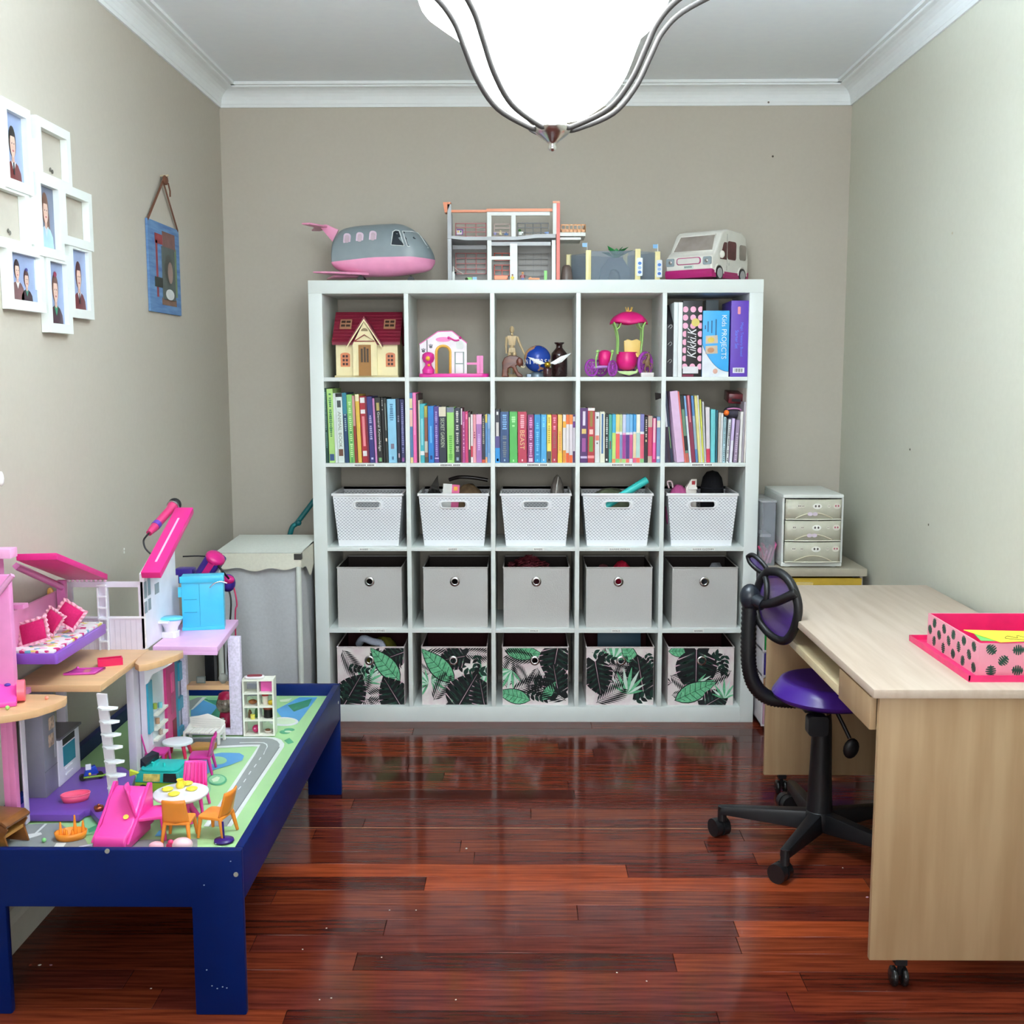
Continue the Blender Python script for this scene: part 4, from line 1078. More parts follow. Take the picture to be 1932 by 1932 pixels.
LEAVES = [
 [('w', -.02, .10, 60, .10), ('p', .01, .225, -20, .13), ('m', .10, .215, 200, .12), ('s', -.10, .165, -10, .09), ('b', .125, .10, 130, .19), ('p', -.06, .02, 70, .12), ('m', -.085, .055, 60, .15), ('m', .10, .04, 120, .16), ('p', -.12, .24, -60, .12), ('s', -.12, .10, -80, .08)],
 [('w', -.10, .11, 0, .10), ('p', -.13, .225, -10, .14), ('m', .0, .205, 190, .12), ('p', .03, .23, -5, .12), ('s', .10, .225, -95, .09), ('s', .03, .13, 10, .12), ('b', .0, .095, 133, .20), ('p', -.09, .02, 60, .13), ('m', .045, .045, 60, .19), ('m', .12, .04, 100, .13)],
 [('b', -.13, .235, -5, .16), ('w', -.10, .15, -120, .10), ('p', .0, .20, 170, .13), ('m', .085, .195, -100, .16), ('s', -.01, .12, -30, .11), ('m', .09, .10, 100, .14), ('p', -.10, .06, 20, .14), ('b', -.02, .02, 165, .15), ('b', .03, .02, 55, .10), ('p', .13, .02, 150, .16)],
 [('w', -.03, .20, 70, .10), ('s', -.12, .23, -20, .10), ('b', .07, .17, 120, .13), ('m', -.095, .13, -80, .15), ('m', .09, .12, 100, .17), ('p', -.02, .10, 60, .12), ('w', .03, .05, 80, .12), ('p', -.10, .01, 30, .14), ('s', .06, .02, 20, .11), ('s', .11, .23, -60, .08)],
 [('b', -.14, .235, 0, .12), ('s', .05, .225, -60, .09), ('s', .10, .225, -90, .09), ('m', -.02, .16, -90, .20), ('p', -.13, .13, -30, .12), ('p', .13, .15, 200, .13), ('w', -.02, .09, -20, .10), ('b', -.11, .02, 25, .19), ('m', .06, .02, 30, .12), ('w', .10, .03, 90, .09)],
]
lxs = []
for i, (a, b, g, gy) in enumerate(lpx):
    xc = UX((a+b)/2, 1280, .03); w = UX(b, 1280, .03)-UX(a, 1280, .03); h = .252; lxs.append(xc)
    q = make_fabric_box(llab[i], xc, ZF[4], w, h, .30, PBG, PIN, UX(g, 1247, .03)-xc, .194, 'leaf print boxes on the bottom row', 'leaf_print_box')
    rg = random.Random(i+40)
    bg = [(rg.choice('pwps'), rg.uniform(-.13, .12), rg.uniform(.02, .22), rg.uniform(0, 360), rg.uniform(.08, .13)) for _ in range(6)]
    add_leaves(q, w, h, bg+LEAVES[i])
zl = ZF[4]+.004
cr = thing('bandage_roll', 'white rolled bandage lying in the leaf box behind the blue table', 'bandage', (lxs[0]-.02, .12, zl))
mb = MB(); mb.tube(smooth_path([(-.045, .02, .235), (-.02, -.02, .268), (.02, -.03, .258), (.055, -.02, .248)], 6), .016, 10); mb.tube(smooth_path([(.055, -.02, .25), (.065, -.03, .235), (.07, -.02, .2)], 4), .014, 8); mb.build('bandage', FB((196, 206, 226)), cr)
mb = MB(); mb.at((lxs[0]+.04, .17, zl)); crumple(mb, (0, 0, .125), .08, .09, .135, 33, amp=.1)
solo('yellow_cloth', mb, FB((120, 118, 40)), 'mustard yellow cloth behind the bandage in the leaf box', 'cloth')
fo = MB(); fo.at((lxs[3]+.0, .19, zl), (-.05, 0, 0)); fo.box((-.085, 0, 0), (.105, .012, .285))
solo('folder', fo, M((20, 74, 98), rough=.5), 'dark blue folder standing in a leaf print box', 'folder', bevel=.002)
# ================================================================ top row of cubbies
z0 = ZF[0]
# ---- toy cottage
y_ = .07
xa, xb = UX(629, 700, y_), UX(756, 700, y_)
cw = xb-xa; ht = lambda py: UZ(690, py, y_)-z0
xf = lambda px: UX(px, 690, y_)-(xa+xb)/2
cot = thing('toy_cottage', 'cream toy cottage with dark red tiled roof and brown door', 'dollhouse', ((xa+xb)/2, y_, z0))
CRM = PL((240, 226, 178)); ROOF = PL((122, 22, 46), rough=.4); BRN = PL((158, 108, 46)); ORG = PL((214, 128, 84))
hw = cw/2-.012; ev = ht(648); rd = ht(590); D2 = .10; H = ht(690)
mb = MB(); mb.box((-hw, .0, .008), (hw, .2, ev)); mb.prism([(.0, ev), (.2, ev), (D2, rd-.006)], -hw+.002, hw-.002, 'YZ'); mb.build('walls', CRM, cot)
mb = MB(); mb.box((-hw-.004, -.014, 0), (hw+.004, .205, .008)); mb.build('base', PL((206, 190, 140)), cot)
rf_ = MB()
for s in (1, -1):
    yb_, yt_ = (-.016 if s > 0 else .216), D2
    rf_.hexa([(-cw/2, yb_, ev-.006), (cw/2, yb_, ev-.006), (cw/2, yt_, rd), (-cw/2, yt_, rd), (-cw/2, yb_, ev+.004), (cw/2, yb_, ev+.004), (cw/2, yt_, rd+.008), (-cw/2, yt_, rd+.008)])
ro = rf_.build('roof', ROOF, cot)
ns = 9
for r in range(ns):
    t0, t1 = r/ns, (r+1.12)/ns
    ya, yb2 = -.018+(D2+.018)*t0, -.018+(D2+.018)*min(1, t1); za, zb2 = ev+.004+(rd-ev)*t0, ev+.004+(rd-ev)*min(1, t1)
    MB().hexa([(-cw/2-.001, ya, za), (cw/2+.001, ya, za), (cw/2+.001, yb2, zb2), (-cw/2-.001, yb2, zb2), (-cw/2-.001, ya-.001, za+.004), (cw/2+.001, ya-.001, za+.004), (cw/2+.001, yb2, zb2+.001), (-cw/2-.001, yb2, zb2+.001)]).build('tile_row', ROOF, ro)
# front gable with porch
gx = xf(690); gw = .074; gz0 = ht(650); gz1 = ht(600)
mb = MB(); mb.prism([(gx-.050, .008), (gx+.050, .008), (gx+.050, gz0), (gx, gz1-.012), (gx-.050, gz0)], -.022, .05); ga = mb.build('gable', CRM, cot)
mb = MB()
for s in (-1, 1): mb.hexa([(gx, -.032, gz1-.006), (gx+s*gw, -.032, gz0-.010), (gx+s*gw, .045, gz0-.010), (gx, .045, gz1-.006), (gx, -.032, gz1+.006), (gx+s*gw, -.032, gz0+.000), (gx+s*gw, .045, gz0), (gx, .045, gz1+.006)])
mb.build('gable_roof', ROOF, ga)
mb = MB()
for s in (-1, 1): mb.hexa([(gx, -.0335, gz1-.014), (gx+s*gw, -.0335, gz0-.018), (gx+s*gw, -.0315, gz0-.018), (gx, -.0315, gz1-.014), (gx, -.0335, gz1-.004), (gx+s*gw, -.0335, gz0-.009), (gx+s*gw, -.0315, gz0-.009), (gx, -.0315, gz1-.004)])
mb.build('barge_board', CRM, ga)
mb = MB(); mb.tube([(gx-.042, -.026, ht(644)), (gx, -.026, ht(632)), (gx+.042, -.026, ht(644)), (gx-.042, -.026, ht(644))], .0022, 6); mb.build('pediment', PL((150, 40, 50)), ga)
mb = MB(); mb.prism(ell(gx, ht(625), .014, .012, 10, 0, 180), -.024, -.021); mb.build('attic_vent', PL((150, 128, 90)), ga)
mb = MB(); mb.box((gx-.032, -.025, .008), (gx-.026, -.021, ht(650))); mb.box((gx+.026, -.025, .008), (gx+.032, -.021, ht(650))); mb.box((gx-.032, -.025, ht(650)), (gx+.032, -.021, ht(646))); mb.build('door_frame', CRM, ga)
dr = MB().box((gx-.026, -.024, .006), (gx+.026, -.0215, ht(651))).build('door', BRN, cot)
mb = MB()
for i in range(3):
    for j in range(4): mb.box((gx-.016+i*.012, -.0252, .062+j*.014), (gx-.008+i*.012, -.024, .072+j*.014))
for i in range(3): MB().box((gx-.016+i*.012, -.0252, .062), (gx-.008+i*.012, -.024, .118 if i != 1 else .124)).build('door_pane', M((70, 50, 26)), dr)
for px in (652, 737):
    x = xf(px)
    wd_ = MB().prism([(x-.0195, .044), (x+.0195, .044), (x+.0195, .094)]+ell(x, .094, .0195, .008, 8, 0, 180)+[(x-.0195, .094)], -.004, .001).build('window', ORG, cot)
    for i in range(2):
        for j in range(3): MB().box((x-.011+i*.013, -.0052, .050+j*.016), (x-.002+i*.013, -.004, .060+j*.016)).build('pane', M((66, 30, 24)), wd_)
for px in (651, 734):
    x = xf(px); t = .56
    yc = -.018+(D2+.018)*t; zc = ev+.008+(rd-ev)*t; an = math.atan2(rd-ev, D2+.018)
    mb = MB(); mb.at((x, yc, zc), (an, 0, 0)); mb.cbox((0, 0, .003), (.048, .052, .006)); sk = mb.build('skylight', PL((176, 128, 96)), cot)
    for i in range(2):
        for j in range(2):
            mb = MB(); mb.at((x, yc, zc), (an, 0, 0)); mb.cbox((-.0105+i*.021, -.011+j*.022, .0066), (.017, .012, .0015)); mb.build('pane', M((66, 44, 34)), sk)

# ---- pink pet salon toy
y_ = .06
xm = UX(856, 707, y_); f = lambda px: UX(px, 690, y_)-xm; g = lambda py: UZ(856, py, y_)-z0
ps = thing('toy_pet_house', 'white and pink toy pet house with a yellow arched doorway', 'toy', (xm, y_, z0))
MAG = PL((224, 44, 150)); LPK = PL((240, 130, 190)); YEL = PL((226, 172, 66))
MB().prism(rrect(f(790), -.01, f(922), .12, .03), .0, .015, 'XY').build('base', MAG, ps, bevel=.003)
xo, xi, zt = [f(791), f(880)], [f(822), f(849)], g(664)
arc = [(f(835.5)+(f(849)-f(835.5))*math.cos(a), zt+(g(652)-zt)*math.sin(a)) for a in [PI*i/12 for i in range(13)]]
outer = [(xo[0], .015), (xo[0], g(650)), (f(826), g(626)), (f(852), g(625)), (xo[1], g(648)), (xo[1], .015)]
wallp = outer+[(xi[1], .015)]+arc+[(xi[0], .015)]
mb = MB(); mb.prism(wallp, .03, .045); ww = mb.build('front_wall', PL((240, 232, 238)), ps)
mb = MB(); mb.tube([(a, .0375, b) for a, b in outer[1:5]], .005, 8); mb.build('roof_trim', LPK, ps)
mb = MB(); mb.tube([(xi[0], .034, .016)]+[(a, .034, b) for a, b in reversed(arc)]+[(xi[1], .034, .016)], .0065, 8); mb.build('door_arch', YEL, ps)
mb = MB(); mb.prism(ell(f(836), g(640), .032, .010, 16), .0285, .030); mb.build('sign_print', LPK, ww)
mb = MB(); mb.tube(smooth_path([(f(846), .029, g(636)), (f(858), .028, g(642)), (f(866), .028, g(641))], 4), .004, 6); mb.ball((f(868), .029, g(637)), .006, 8, 6); mb.ball((f(846), .029, g(637)), .006, 8, 6); mb.build('bone', MAG, ps)
mb = MB(); mb.prism(rrect(f(860), g(658), f(874), g(643), .008), .027, .030); mb.build('pet_print', M((226, 228, 226)), ww)
mb = MB(); mb.tube([(f(858), .029, g(704)), (f(858), .029, g(664)), (f(874), .029, g(664)), (f(874), .029, g(704))], .003, 6); mb.tube([(f(858), .029, g(686)), (f(874), .029, g(686))], .003, 6); mb.build('kennel_frame', PL((150, 164, 158)), ps)
mb = MB(); mb.box((f(859), .026, g(704)), (f(873), .030, g(687))); mb.build('kennel_bin', PL((232, 234, 232)), ps)
for px, py in ((812, 654), (798, 662)):
    mb = MB(); mb.prism(ell(f(px), g(py), .007, .006, 10), .0288, .030)
    for d in (-1, 0, 1): mb.prism(ell(f(px)+d*.006, g(py)+.009-abs(d)*.002, .0024, .0028, 8), .0288, .030)
    o = mb.build('paw_print', M((96, 96, 104)), ww); o['kind'] = 'stuff'
mb = MB(); mb.cyl((f(805), .028, g(680)), (f(805), .028, g(641)), .002, n=6); mb.build('hose', M((110, 110, 116)), ps)
mb = MB(); c = f(808); mb.lathe([(.024, .015), (.026, .03), (.022, .036), (.013, .05), (.013, .058), (.021, .064), (.026, .078), (.024, .094), (.014, .102), (.0005, .104)], (c, .005, 0), 20); pu = mb.build('wash_pump', MAG, ps)
mb = MB(); mb.ball((c, -.017, .077), .010, 10, 8); mb.ball((c+.004, -.018, .05), .006, 8, 6); mb.build('pump_face', PL((240, 176, 60)), pu)
mb = MB(); mb.box((f(899), .03, .015), (f(905), .045, g(671))); mb.box((f(905)+.001, .03, .015), (f(911), .045, g(671))); mb.box((f(880), .034, g(688)), (f(899), .04, g(684))); mb.build('fence_post', LPK, ps)

# ---- wooden mannequin
mq = U(966, 670, 1, .17)
zq = lambda py: UZ(966, py, .17)-z0
WOOD = M((206, 180, 138), rough=.5, var=.12, scale=30, stretch=(4, 4, .6))
mn = thing('artist_mannequin', 'jointed pale wooden artist mannequin standing behind the elephant', 'mannequin', (mq.x, .17, z0))
mb = MB(); mb.cyl((0, 0, 0), (0, 0, .012), .034, n=20); mb.cyl((.004, .012, .012), (.004, .008, .09), .0025, n=6); mb.build('stand', WOOD, mn)
hz = zq(622)
mb = MB(); mb.ball((0, 0, hz), .0125, 14, 10, (.8, .9, 1.25)); mb.build('head', WOOD, mn)
mb = MB(); mb.ball((0, 0, hz-.020), .006, 8, 6); mb.taper(hz-.066, .026, .018, hz-.026, .040, .022); mb.ball((0, 0, hz-.071), .010, 10, 6); mb.taper(hz-.095, .032, .02, hz-.076, .026, .018); mb.build('torso', WOOD, mn, bevel=.004)
def limb(pts, rs): 
    mb = MB(); mb.tube(pts, rs, 8)
    for p in pts[1:-1]: mb.ball(p, rs[1]*1.15, 8, 6)
    return mb
limb([(-.022, 0, hz-.03), (-.025, 0, hz-.065), (-.024, 0, hz-.1)], [.006, .005, .004]).build('arm', WOOD, mn)
limb([(.022, 0, hz-.03), (.036, -.004, hz-.066), (.054, -.006, hz-.104)], [.006, .005, .004]).build('arm', WOOD, mn)
limb([(-.010, 0, hz-.095), (-.012, 0, (hz-.095)/2+.01), (-.012, 0, .016)], [.009, .007, .005]).build('leg', WOOD, mn)
limb([(.010, 0, hz-.095), (.012, 0, (hz-.095)/2+.01), (.012, 0, .016)], [.009, .007, .005]).build('leg', WOOD, mn)
# ---- carved elephant
ec = UX(967, 700, .075)
el = thing('carved_elephant', 'carved reddish brown wooden elephant with arched legs', 'figurine', (ec, .075, z0))
MHG = M((112, 54, 30), rough=.3, c2=(76, 32, 18), scale=14, stretch=(1, 1, 3))
out = [(-.045, 0), (-.042, .030), (-.043, .060), (-.034, .080), (-.012, .090), (.016, .088), (.036, .078), (.046, .058), (.042, .044), (.030, .040), (.022, .050), (.014, .046), (.024, .022), (.040, .010), (.044, 0), (.020, 0), (.010, .018), (.002, .036), (-.008, .040), (-.018, .034), (-.020, .012), (-.014, 0)]
mb = MB(); mb.prism(out, -.022, .022); mb.build('body', MHG, el, bevel=.006, seg=3)
mb = MB(); mb.ball((.030, -.024, .062), .016, 12, 8, (.9, .35, 1.1)); mb.build('ear', MHG, el)
mb = MB(); mb.tube(smooth_path([(.034, -.018, .046), (.044, -.026, .040), (.052, -.024, .044)], 4), [.003]*8+[.001], 6); mb.build('tusk', PL((222, 206, 170)), el)
# ---- globe
gc = UX(1014, 690, .11)
gz_ = UZ(1014, 677, .11)-z0
gl = thing('globe', 'blue globe ornament with gold continents and white lettering on a grey stand', 'globe', (gc, .11, z0))
GR = .056
gm = bpy.data.materials.new('globe_map'); gm.use_nodes = True
nt = gm.node_tree; bs_ = nt.nodes['Principled BSDF']; tc = nt.nodes.new('ShaderNodeTexCoord'); nz = nt.nodes.new('ShaderNodeTexNoise'); nz.inputs['Scale'].default_value = 16; nz.inputs['Detail'].default_value = 4
rp = nt.nodes.new('ShaderNodeValToRGB'); rp.color_ramp.elements[0].position = .53; rp.color_ramp.elements[0].color = lin((18, 58, 150)); rp.color_ramp.elements[1].position = .555; rp.color_ramp.elements[1].color = lin((190, 140, 96))
nt.links.new(tc.outputs['Object'], nz.inputs['Vector']); nt.links.new(nz.outputs[0], rp.inputs[0]); nt.links.new(rp.outputs[0], bs_.inputs['Base Color']); bs_.inputs['Roughness'].default_value = .25
mb = MB(); mb.ball((0, 0, gz_), GR, 32, 20); mb.build('sphere', gm, gl)
mb = MB(); mb.lathe([(.034, 0), (.034, .014), (.022, .018), (.012, gz_-GR+.003)], n=24); mb.prism(rrect(-.048, -.02, .048, .02, .006), 0, .012, 'XY'); mb.build('stand', M((120, 134, 146), rough=.35, metal=.5), gl, weld=False)
word = 'UNIVERSAL'
for i, chx in enumerate(word):
    a = math.radians(-64+i*16.5); r = GR+.004
    Mx = Matrix.Translation((r*math.sin(a), -r*math.cos(a), gz_-.012)) @ Matrix.Rotation(a, 4, 'Z') @ FACE
    lettering('letter', chx, .020, .013 if chx != 'I' else .004, M((240, 242, 244), rough=.4), gl, Mx)
# ---- brown bottle
bt = UX(1055, 690, .17); q = lambda py: UZ(1055, py, .17)-z0
AMB = M((50, 26, 24), rough=.1, var=.15, spec=.6)
bo = thing('brown_bottle', 'dark brown glass bottle with flared lip behind the winged ball', 'bottle', (bt, .17, z0))
s_ = q(646)/.15
mb = MB(); mb.lathe([(.0, 0), (.032, 0), (.035, .004), (.035, .092), (.033, .103), (.018, .121), (.0135, .127), (.0135, .139), (.0155, .141)], n=28); mb.M = Matrix(); mb.v = [Vector((p.x*.98, p.y*.98, p.z*s_)) for p in mb.v]; mb.build('glass', AMB, bo)
mb = MB(); mb.lathe([(.0155, .141*s_), (.021, .146*s_), (.021, .150*s_), (.012, .150*s_), (.011, .13*s_)], n=24); mb.build('lip', AMB, bo)
# ---- winged gold ball on a small jar
wc = UX(1033, 700, .045)
wj = thing('winged_ball', 'gold ball with white paper wings on a small dark jar', 'ornament', (wc, .045, z0))
zz = UZ(1033, 688, .045)-z0
mb = MB(); mb.lathe([(0, 0), (.017, 0), (.019, .004), (.018, zz-.018), (.014, zz-.012), (0, zz-.011)], n=20); mb.build('jar', M((58, 24, 28), rough=.15), wj)
mb = MB(); mb.ball((0, 0, zz), .0135, 16, 10); mb.build('ball', M((200, 160, 50), rough=.2, metal=1), wj)
for sg, tip in ((-1, (-.082, .018, .032)), (1, (.100, .022, .048))):
    mb = MB(); mb.add([(sg*.010, .0, zz+.006), (sg*.03, -.002, zz+.0), (tip[0]*.6, tip[1]*.5, zz+tip[2]*.35-.006), (tip[0], tip[1], zz+tip[2]), (tip[0]*.55, tip[1]*.6, zz+tip[2]*.62+.004)], [(0, 1, 2, 3, 4)] if sg > 0 else [(4, 3, 2, 1, 0)], False)
    mb.build('wing', M((238, 240, 240), rough=.7), wj, solid=.0012)

# ---- toy carriage
y_ = .10
xm = UX(1168, 705, y_); f = lambda px: UX(px, 660, y_)-xm; g = lambda py: UZ(1168, py, y_)-z0
ca = thing('toy_carriage', 'hot pink toy carriage with purple wheels, green vine posts and a domed canopy', 'toy carriage', (xm, y_, z0))
PNK = PL((222, 30, 122)); GRN = PL((158, 206, 112)); PWH = PL((168, 66, 178), alpha=.92); YLW = PL((242, 204, 112))
cx0 = f(1187)
mb = MB(); zc, zt_ = g(610), g(587)
def can(u, v):
    a = 2*PI*u; r = v; sc = 1+.03*math.cos(8*a)*r
    return (cx0+.078*sc*math.sin(r*PI/2)*math.cos(a), .03+.06*sc*math.sin(r*PI/2)*math.sin(a), zc+(zt_-zc)*math.cos(r*PI/2)-.004*r*math.cos(4*a))
mb.grid(can, 40, 10); mb.build('canopy', PNK, ca, solid=.002)
mb = MB()
for i in range(7):
    a = 2*PI*i/7; mb.tube([(cx0+.008*math.cos(a), .03+.008*math.sin(a), zt_-.003), (cx0+.016*math.cos(a), .03+.016*math.sin(a), zt_+.018)], [.003, .001], 6)
mb.lathe([(.010, zt_-.004), (.010, zt_+.004)], (cx0, .03, 0), 14); mb.build('crown', PL((236, 190, 90)), ca)
for sx, sy in ((-1, -1), (1, -1), (-1, 1), (1, 1)):
    p = smooth_path([(cx0+sx*.048, .03+sy*.038, g(668)), (cx0+sx*.050+.004, .03+sy*.04, g(640)), (cx0+sx*.056, .03+sy*.044, g(618)), (cx0+sx*.066, .03+sy*.048, g(608))], 5)
    mb = MB(); mb.tube(p, .0036, 6)
    mb.tube(smooth_path([p[9], p[9]+Vector((-sx*.012, 0, .010)), p[-1]+Vector((-sx*.03, 0, -.004))], 4), .0028, 6)
    mb.build('vine_post', GRN, ca)
# body shell
mb = MB(); bz0, bz1 = g(699), g(664); bx_ = f(1184); bw = (f(1204)-f(1164))/2
mb.lathe([(.012, bz0), (bw*.75, bz0+.008), (bw, bz0+.03), (bw*1.02, bz0+.052), (bw*.9, bz1-.006), (bw*.95, bz1)], (bx_, .03, 0), 28, sy=1.05); mb.build('coach_body', PNK, ca)
mb = MB(); mb.lathe([(.01, g(692)), (.024, g(688)), (.028, g(676)), (.024, g(664)), (.015, g(661)), (.0005, g(660))], (f(1142), .02, 0), 20); mb.build('front_box', PNK, ca)
mb = MB(); mb.prism([(f(1180), g(672)), (f(1209), g(672)), (f(1211), g(643)), (f(1203), g(639)), (f(1194), g(642)), (f(1186), g(639)), (f(1179), g(643))], .045, .065); mb.box((f(1182), .01, g(674)), (f(1208), .05, g(666))); mb.build('seat', YLW, ca, bevel=.003)
mb = MB(); mb.prism([(f(1166), g(700)), (f(1200), g(700)), (f(1206), g(690)), (f(1210), g(690)), (f(1203), g(704)), (f(1188), g(709)), (f(1168), g(704))], .0, .06); mb.build('undercarriage', PL((184, 214, 140)), ca, bevel=.003)
mb = MB(); mb.tube(smooth_path([(f(1158), .02, g(694)), (f(1140), .0, g(692)), (f(1120), -.01, g(693))], 5), .006, 8); mb.build('axle_bar', PL((190, 140, 210)), ca)
for px in (1125, 1153):
    mb = MB(); mb.tube(smooth_path([(f(px), -.012, g(694)), (f(px-1), -.012, g(680)), (f(px+2), -.012, g(666))], 5), .0035, 6); mb.ball((f(px+2), -.012, g(663)), .007, 10, 6); mb.build('leaf_post', GRN, ca)
def wheel(xc, yc, zc_, r, tilt):
    mb = MB(); mb.at((xc, yc, zc_), (0, 0, tilt))
    mb.tube([(r*.86*math.cos(a), 0, r*.86*math.sin(a)) for a in [2*PI*i/28 for i in range(28)]], r*.14, 8, closed=True)
    mb.tube([(r*.5*math.cos(a), 0, r*.5*math.sin(a)) for a in [2*PI*i/20 for i in range(20)]], r*.06, 6, closed=True)
    for i in range(8):
        a = 2*PI*i/8; mb.cyl((0, 0, 0), (r*.8*math.cos(a), 0, r*.8*math.sin(a)), r*.085, n=6)
    mb.ball((0, 0, 0), r*.2, 10, 8)
    mb.build('wheel', PWH, ca)
wr = (g(677)-0)/2
wheel(f(1116), -.018, wr+.0005, wr, .62); wheel(f(1155), -.03, wr*.93+.0005, wr*.93, .9)
wheel(f(1217), -.012, g(663)/2+.0005, g(663)/2, .85); wheel(f(1190), .085, g(663)/2+.0005, g(663)/2, .2); wheel(f(1135), .06, wr+.0005, wr, .4)
# ---- small horse figurine
hc = UX(1221, 705, .035); q = lambda py: UZ(1221, py, .035)-z0
hs = thing('horse_figurine', 'small brown rearing horse figurine on a white plinth', 'figurine', (hc, .035, z0))
mb = MB(); mb.cbox((0, 0, .009), (.052, .03, .018)); mb.build('plinth', PL((216, 210, 206)), hs, bevel=.002)
HB = M((120, 92, 62), rough=.5, var=.2)
mb = MB()
mb.ball((.0, 0, .058), .013, 10, 8, (.9, .8, 1.4)); mb.tube([(.0, 0, .066), (.006, 0, .084), (.003, 0, .094)], [.009, .007, .006], 8); mb.tube([(.004, 0, .094), (-.010, 0, .088)], [.006, .004], 8)
for dx_, s2 in ((-.008, -1), (.008, -1)): mb.tube([(dx_*.6, s2*.004, .05), (dx_*1.4, s2*.004, .036), (dx_, s2*.004, .018)], [.005, .0035, .003], 6)
for dx_ in (-.012, -.016): mb.tube([(-.004, .003, .068), (dx_, .003, .066), (dx_-.002, .003, .054)], [.004, .003, .0025], 6)
mb.tube(smooth_path([(.010, 0, .056), (.02, 0, .05), (.018, 0, .034)], 4), .0025, 6); mb.ball((.006, 0, .10), .003, 6, 4)
mb.build('horse', HB, hs)

# ---- binders, boxes and books of the right-hand cubby
y_ = .015
X5 = lambda px: UX(px, 690, y_)
Z5 = lambda py: UZ(1330, py, y_)-z0
xs = CXS[4][0]+.001
fl = thing('magazine_file', 'black magazine file with white chalk scribbles beside the white binder', 'file', (xs, y_, z0))
w = X5(1270)-xs-.001; h = Z5(612)
mb = MB(); mb.prism([(0, 0), (.24, 0), (.24, .30), (.16, .30), (0, h)], 0, w, 'YZ'); mb.build('file_body', M((38, 34, 38), rough=.6), fl)
mb = MB(); rg = random.Random(4)
for v in (.06, .13, .2):
    mb.tube(smooth_path([(w*.2, -.0006, v), (w*.6, -.0006, v+.012), (w*.8, -.0006, v+.004), (w*.5, -.0006, v-.004)], 3), .0011, 4)
o = mb.build('chalk_print', M((200, 200, 200), rough=.8), fl); o['kind'] = 'stuff'
def slab(name, label, pa, pb, top, col, d=.26, cat='binder', y=.015, rough=.4, bevel=.002, rz=0):
    a, b = X5(pa), X5(pb); h = Z5(top)
    t = thing(name, label, cat, (a, y, z0), rz)
    mb = MB(); mb.box((0, 0, 0), (b-a-.0008, d, h)); c = mb.build('case', M(col, rough=rough, var=.03), t, bevel=bevel)
    return t, c, b-a-.0008, h
t, c, w, h = slab('ring_binder', 'narrow white ring binder between the chalk file and polka dot box', 1270, 1278.5, 570, (226, 232, 234))
t, c, w, h = slab('ring_binder', 'narrow white ring binder touching the polka dot box', 1278.5, 1287, 570, (234, 238, 238))
t, c, w, h = slab('polka_dot_box', 'black box with pink polka dots and white script lettering', 1287, 1323.5, 567, (20, 16, 20), cat='box')
PKD = M((244, 176, 204), rough=.5)
kx = w/37; kz = h/144
for r in range(8):
    for cc in range(3):
        x, z = w*(.13+.40*cc), h-(.115+r*.107)*h
        if cc < 2 and 2 < r < 7 and cc == 1: continue
        R_ = .0122
        P = [(min(max(p[0], .0005), w-.0005), p[1]) for p in ell(x, z, R_*.95, R_, 20)]
        if cc == 0 and 2 < r < 7: P = [(min(p[0], x+.004), p[1]) for p in P]
        MB().add([(p[0], -.0003, p[1]) for p in P], [tuple(range(len(P)))]).build('dot_print', PKD, c)
lettering('lettering', 'Kikki.K', w*.46, h*.40, M((236, 234, 238), rough=.5), c, face_at(w*.48, -.0006, h*.45, PI/2), shear=.35)
MB().add([(p[0], -.0005, p[1]) for p in ell(w*.66, h*.715, .0165, .0165, 20)], [tuple(range(20))]).build('gold_sticker', M((226, 206, 110), rough=.35), c)
MB().quad([(.003, -.0005, .014), (w*.84, -.0005, .014), (w*.84, -.0005, .042), (.003, -.0005, .042)]).build('white_label', M((224, 222, 226), rough=.5), c)
MB().quad([(.001, -.0004, .001), (w*.6, -.0004, .001), (w*.6, -.0004, .010), (.001, -.0004, .010)]).build('foot_stripe', M((120, 22, 60), rough=.5), c)
t, c, w, h = slab('project_binder', 'sky blue and white kids projects binder', 1324.5, 1375, 586, (60, 172, 236))
cur = [(0, h*.50)]+[(w*i/14, h*(.50-.42*math.sin(PI/2*(i/14)**.8))) for i in range(1, 15)]
P = [(0, 0), (w, 0)]+list(reversed(cur))
MB().add([(p[0], -.0003, p[1]) for p in P], [tuple(range(len(P)))]).build('white_swoosh', M((226, 232, 240), rough=.4), c)
mb = MB(); mb.tube([(p[0], -.0004, p[1]) for p in cur], .0009, 4); mb.build('swoosh_edge', M((40, 110, 180)), c)
lettering('lettering', 'Kids PROJECTS', w*.24, h*.66, M((236, 244, 250), rough=.5), c, face_at(w*.78, -.0006, h*.60, -PI/2))
for k_, (x, a, b) in enumerate(((.5, .87, .62), (.34, .85, .66), (.2, .84, .68), (.1, .78, .72))):
    MB().quad([(w*(x-.02), -.0005, h*b), (w*(x+.02), -.0005, h*b), (w*(x+.02), -.0005, h*a), (w*(x-.02), -.0005, h*a)]).build('small_print', M((34, 90, 140)), c)
for col, zz_ in (((222, 196, 90), .50), ((196, 140, 100), .345)):
    ph_ = MB().quad([(w*.12, -.0006, h*zz_), (w*.58, -.0006, h*(zz_+.01)), (w*.56, -.0006, h*(zz_+.13)), (w*.12, -.0006, h*(zz_+.12))]).build('photo_print', M((206, 190, 170), rough=.4), c)
    MB().add([(p[0], -.0009, p[1]) for p in ell(w*.32, h*(zz_+.06), w*.13, h*.04, 14)], [tuple(range(14))]).build('craft_print', M(col), c)
MB().add([(p[0], -.0006, p[1]) for p in ell(w*.5, h*.085, w*.09, h*.04, 14)], [tuple(range(14))]).build('logo_print', M((226, 176, 160)), c)
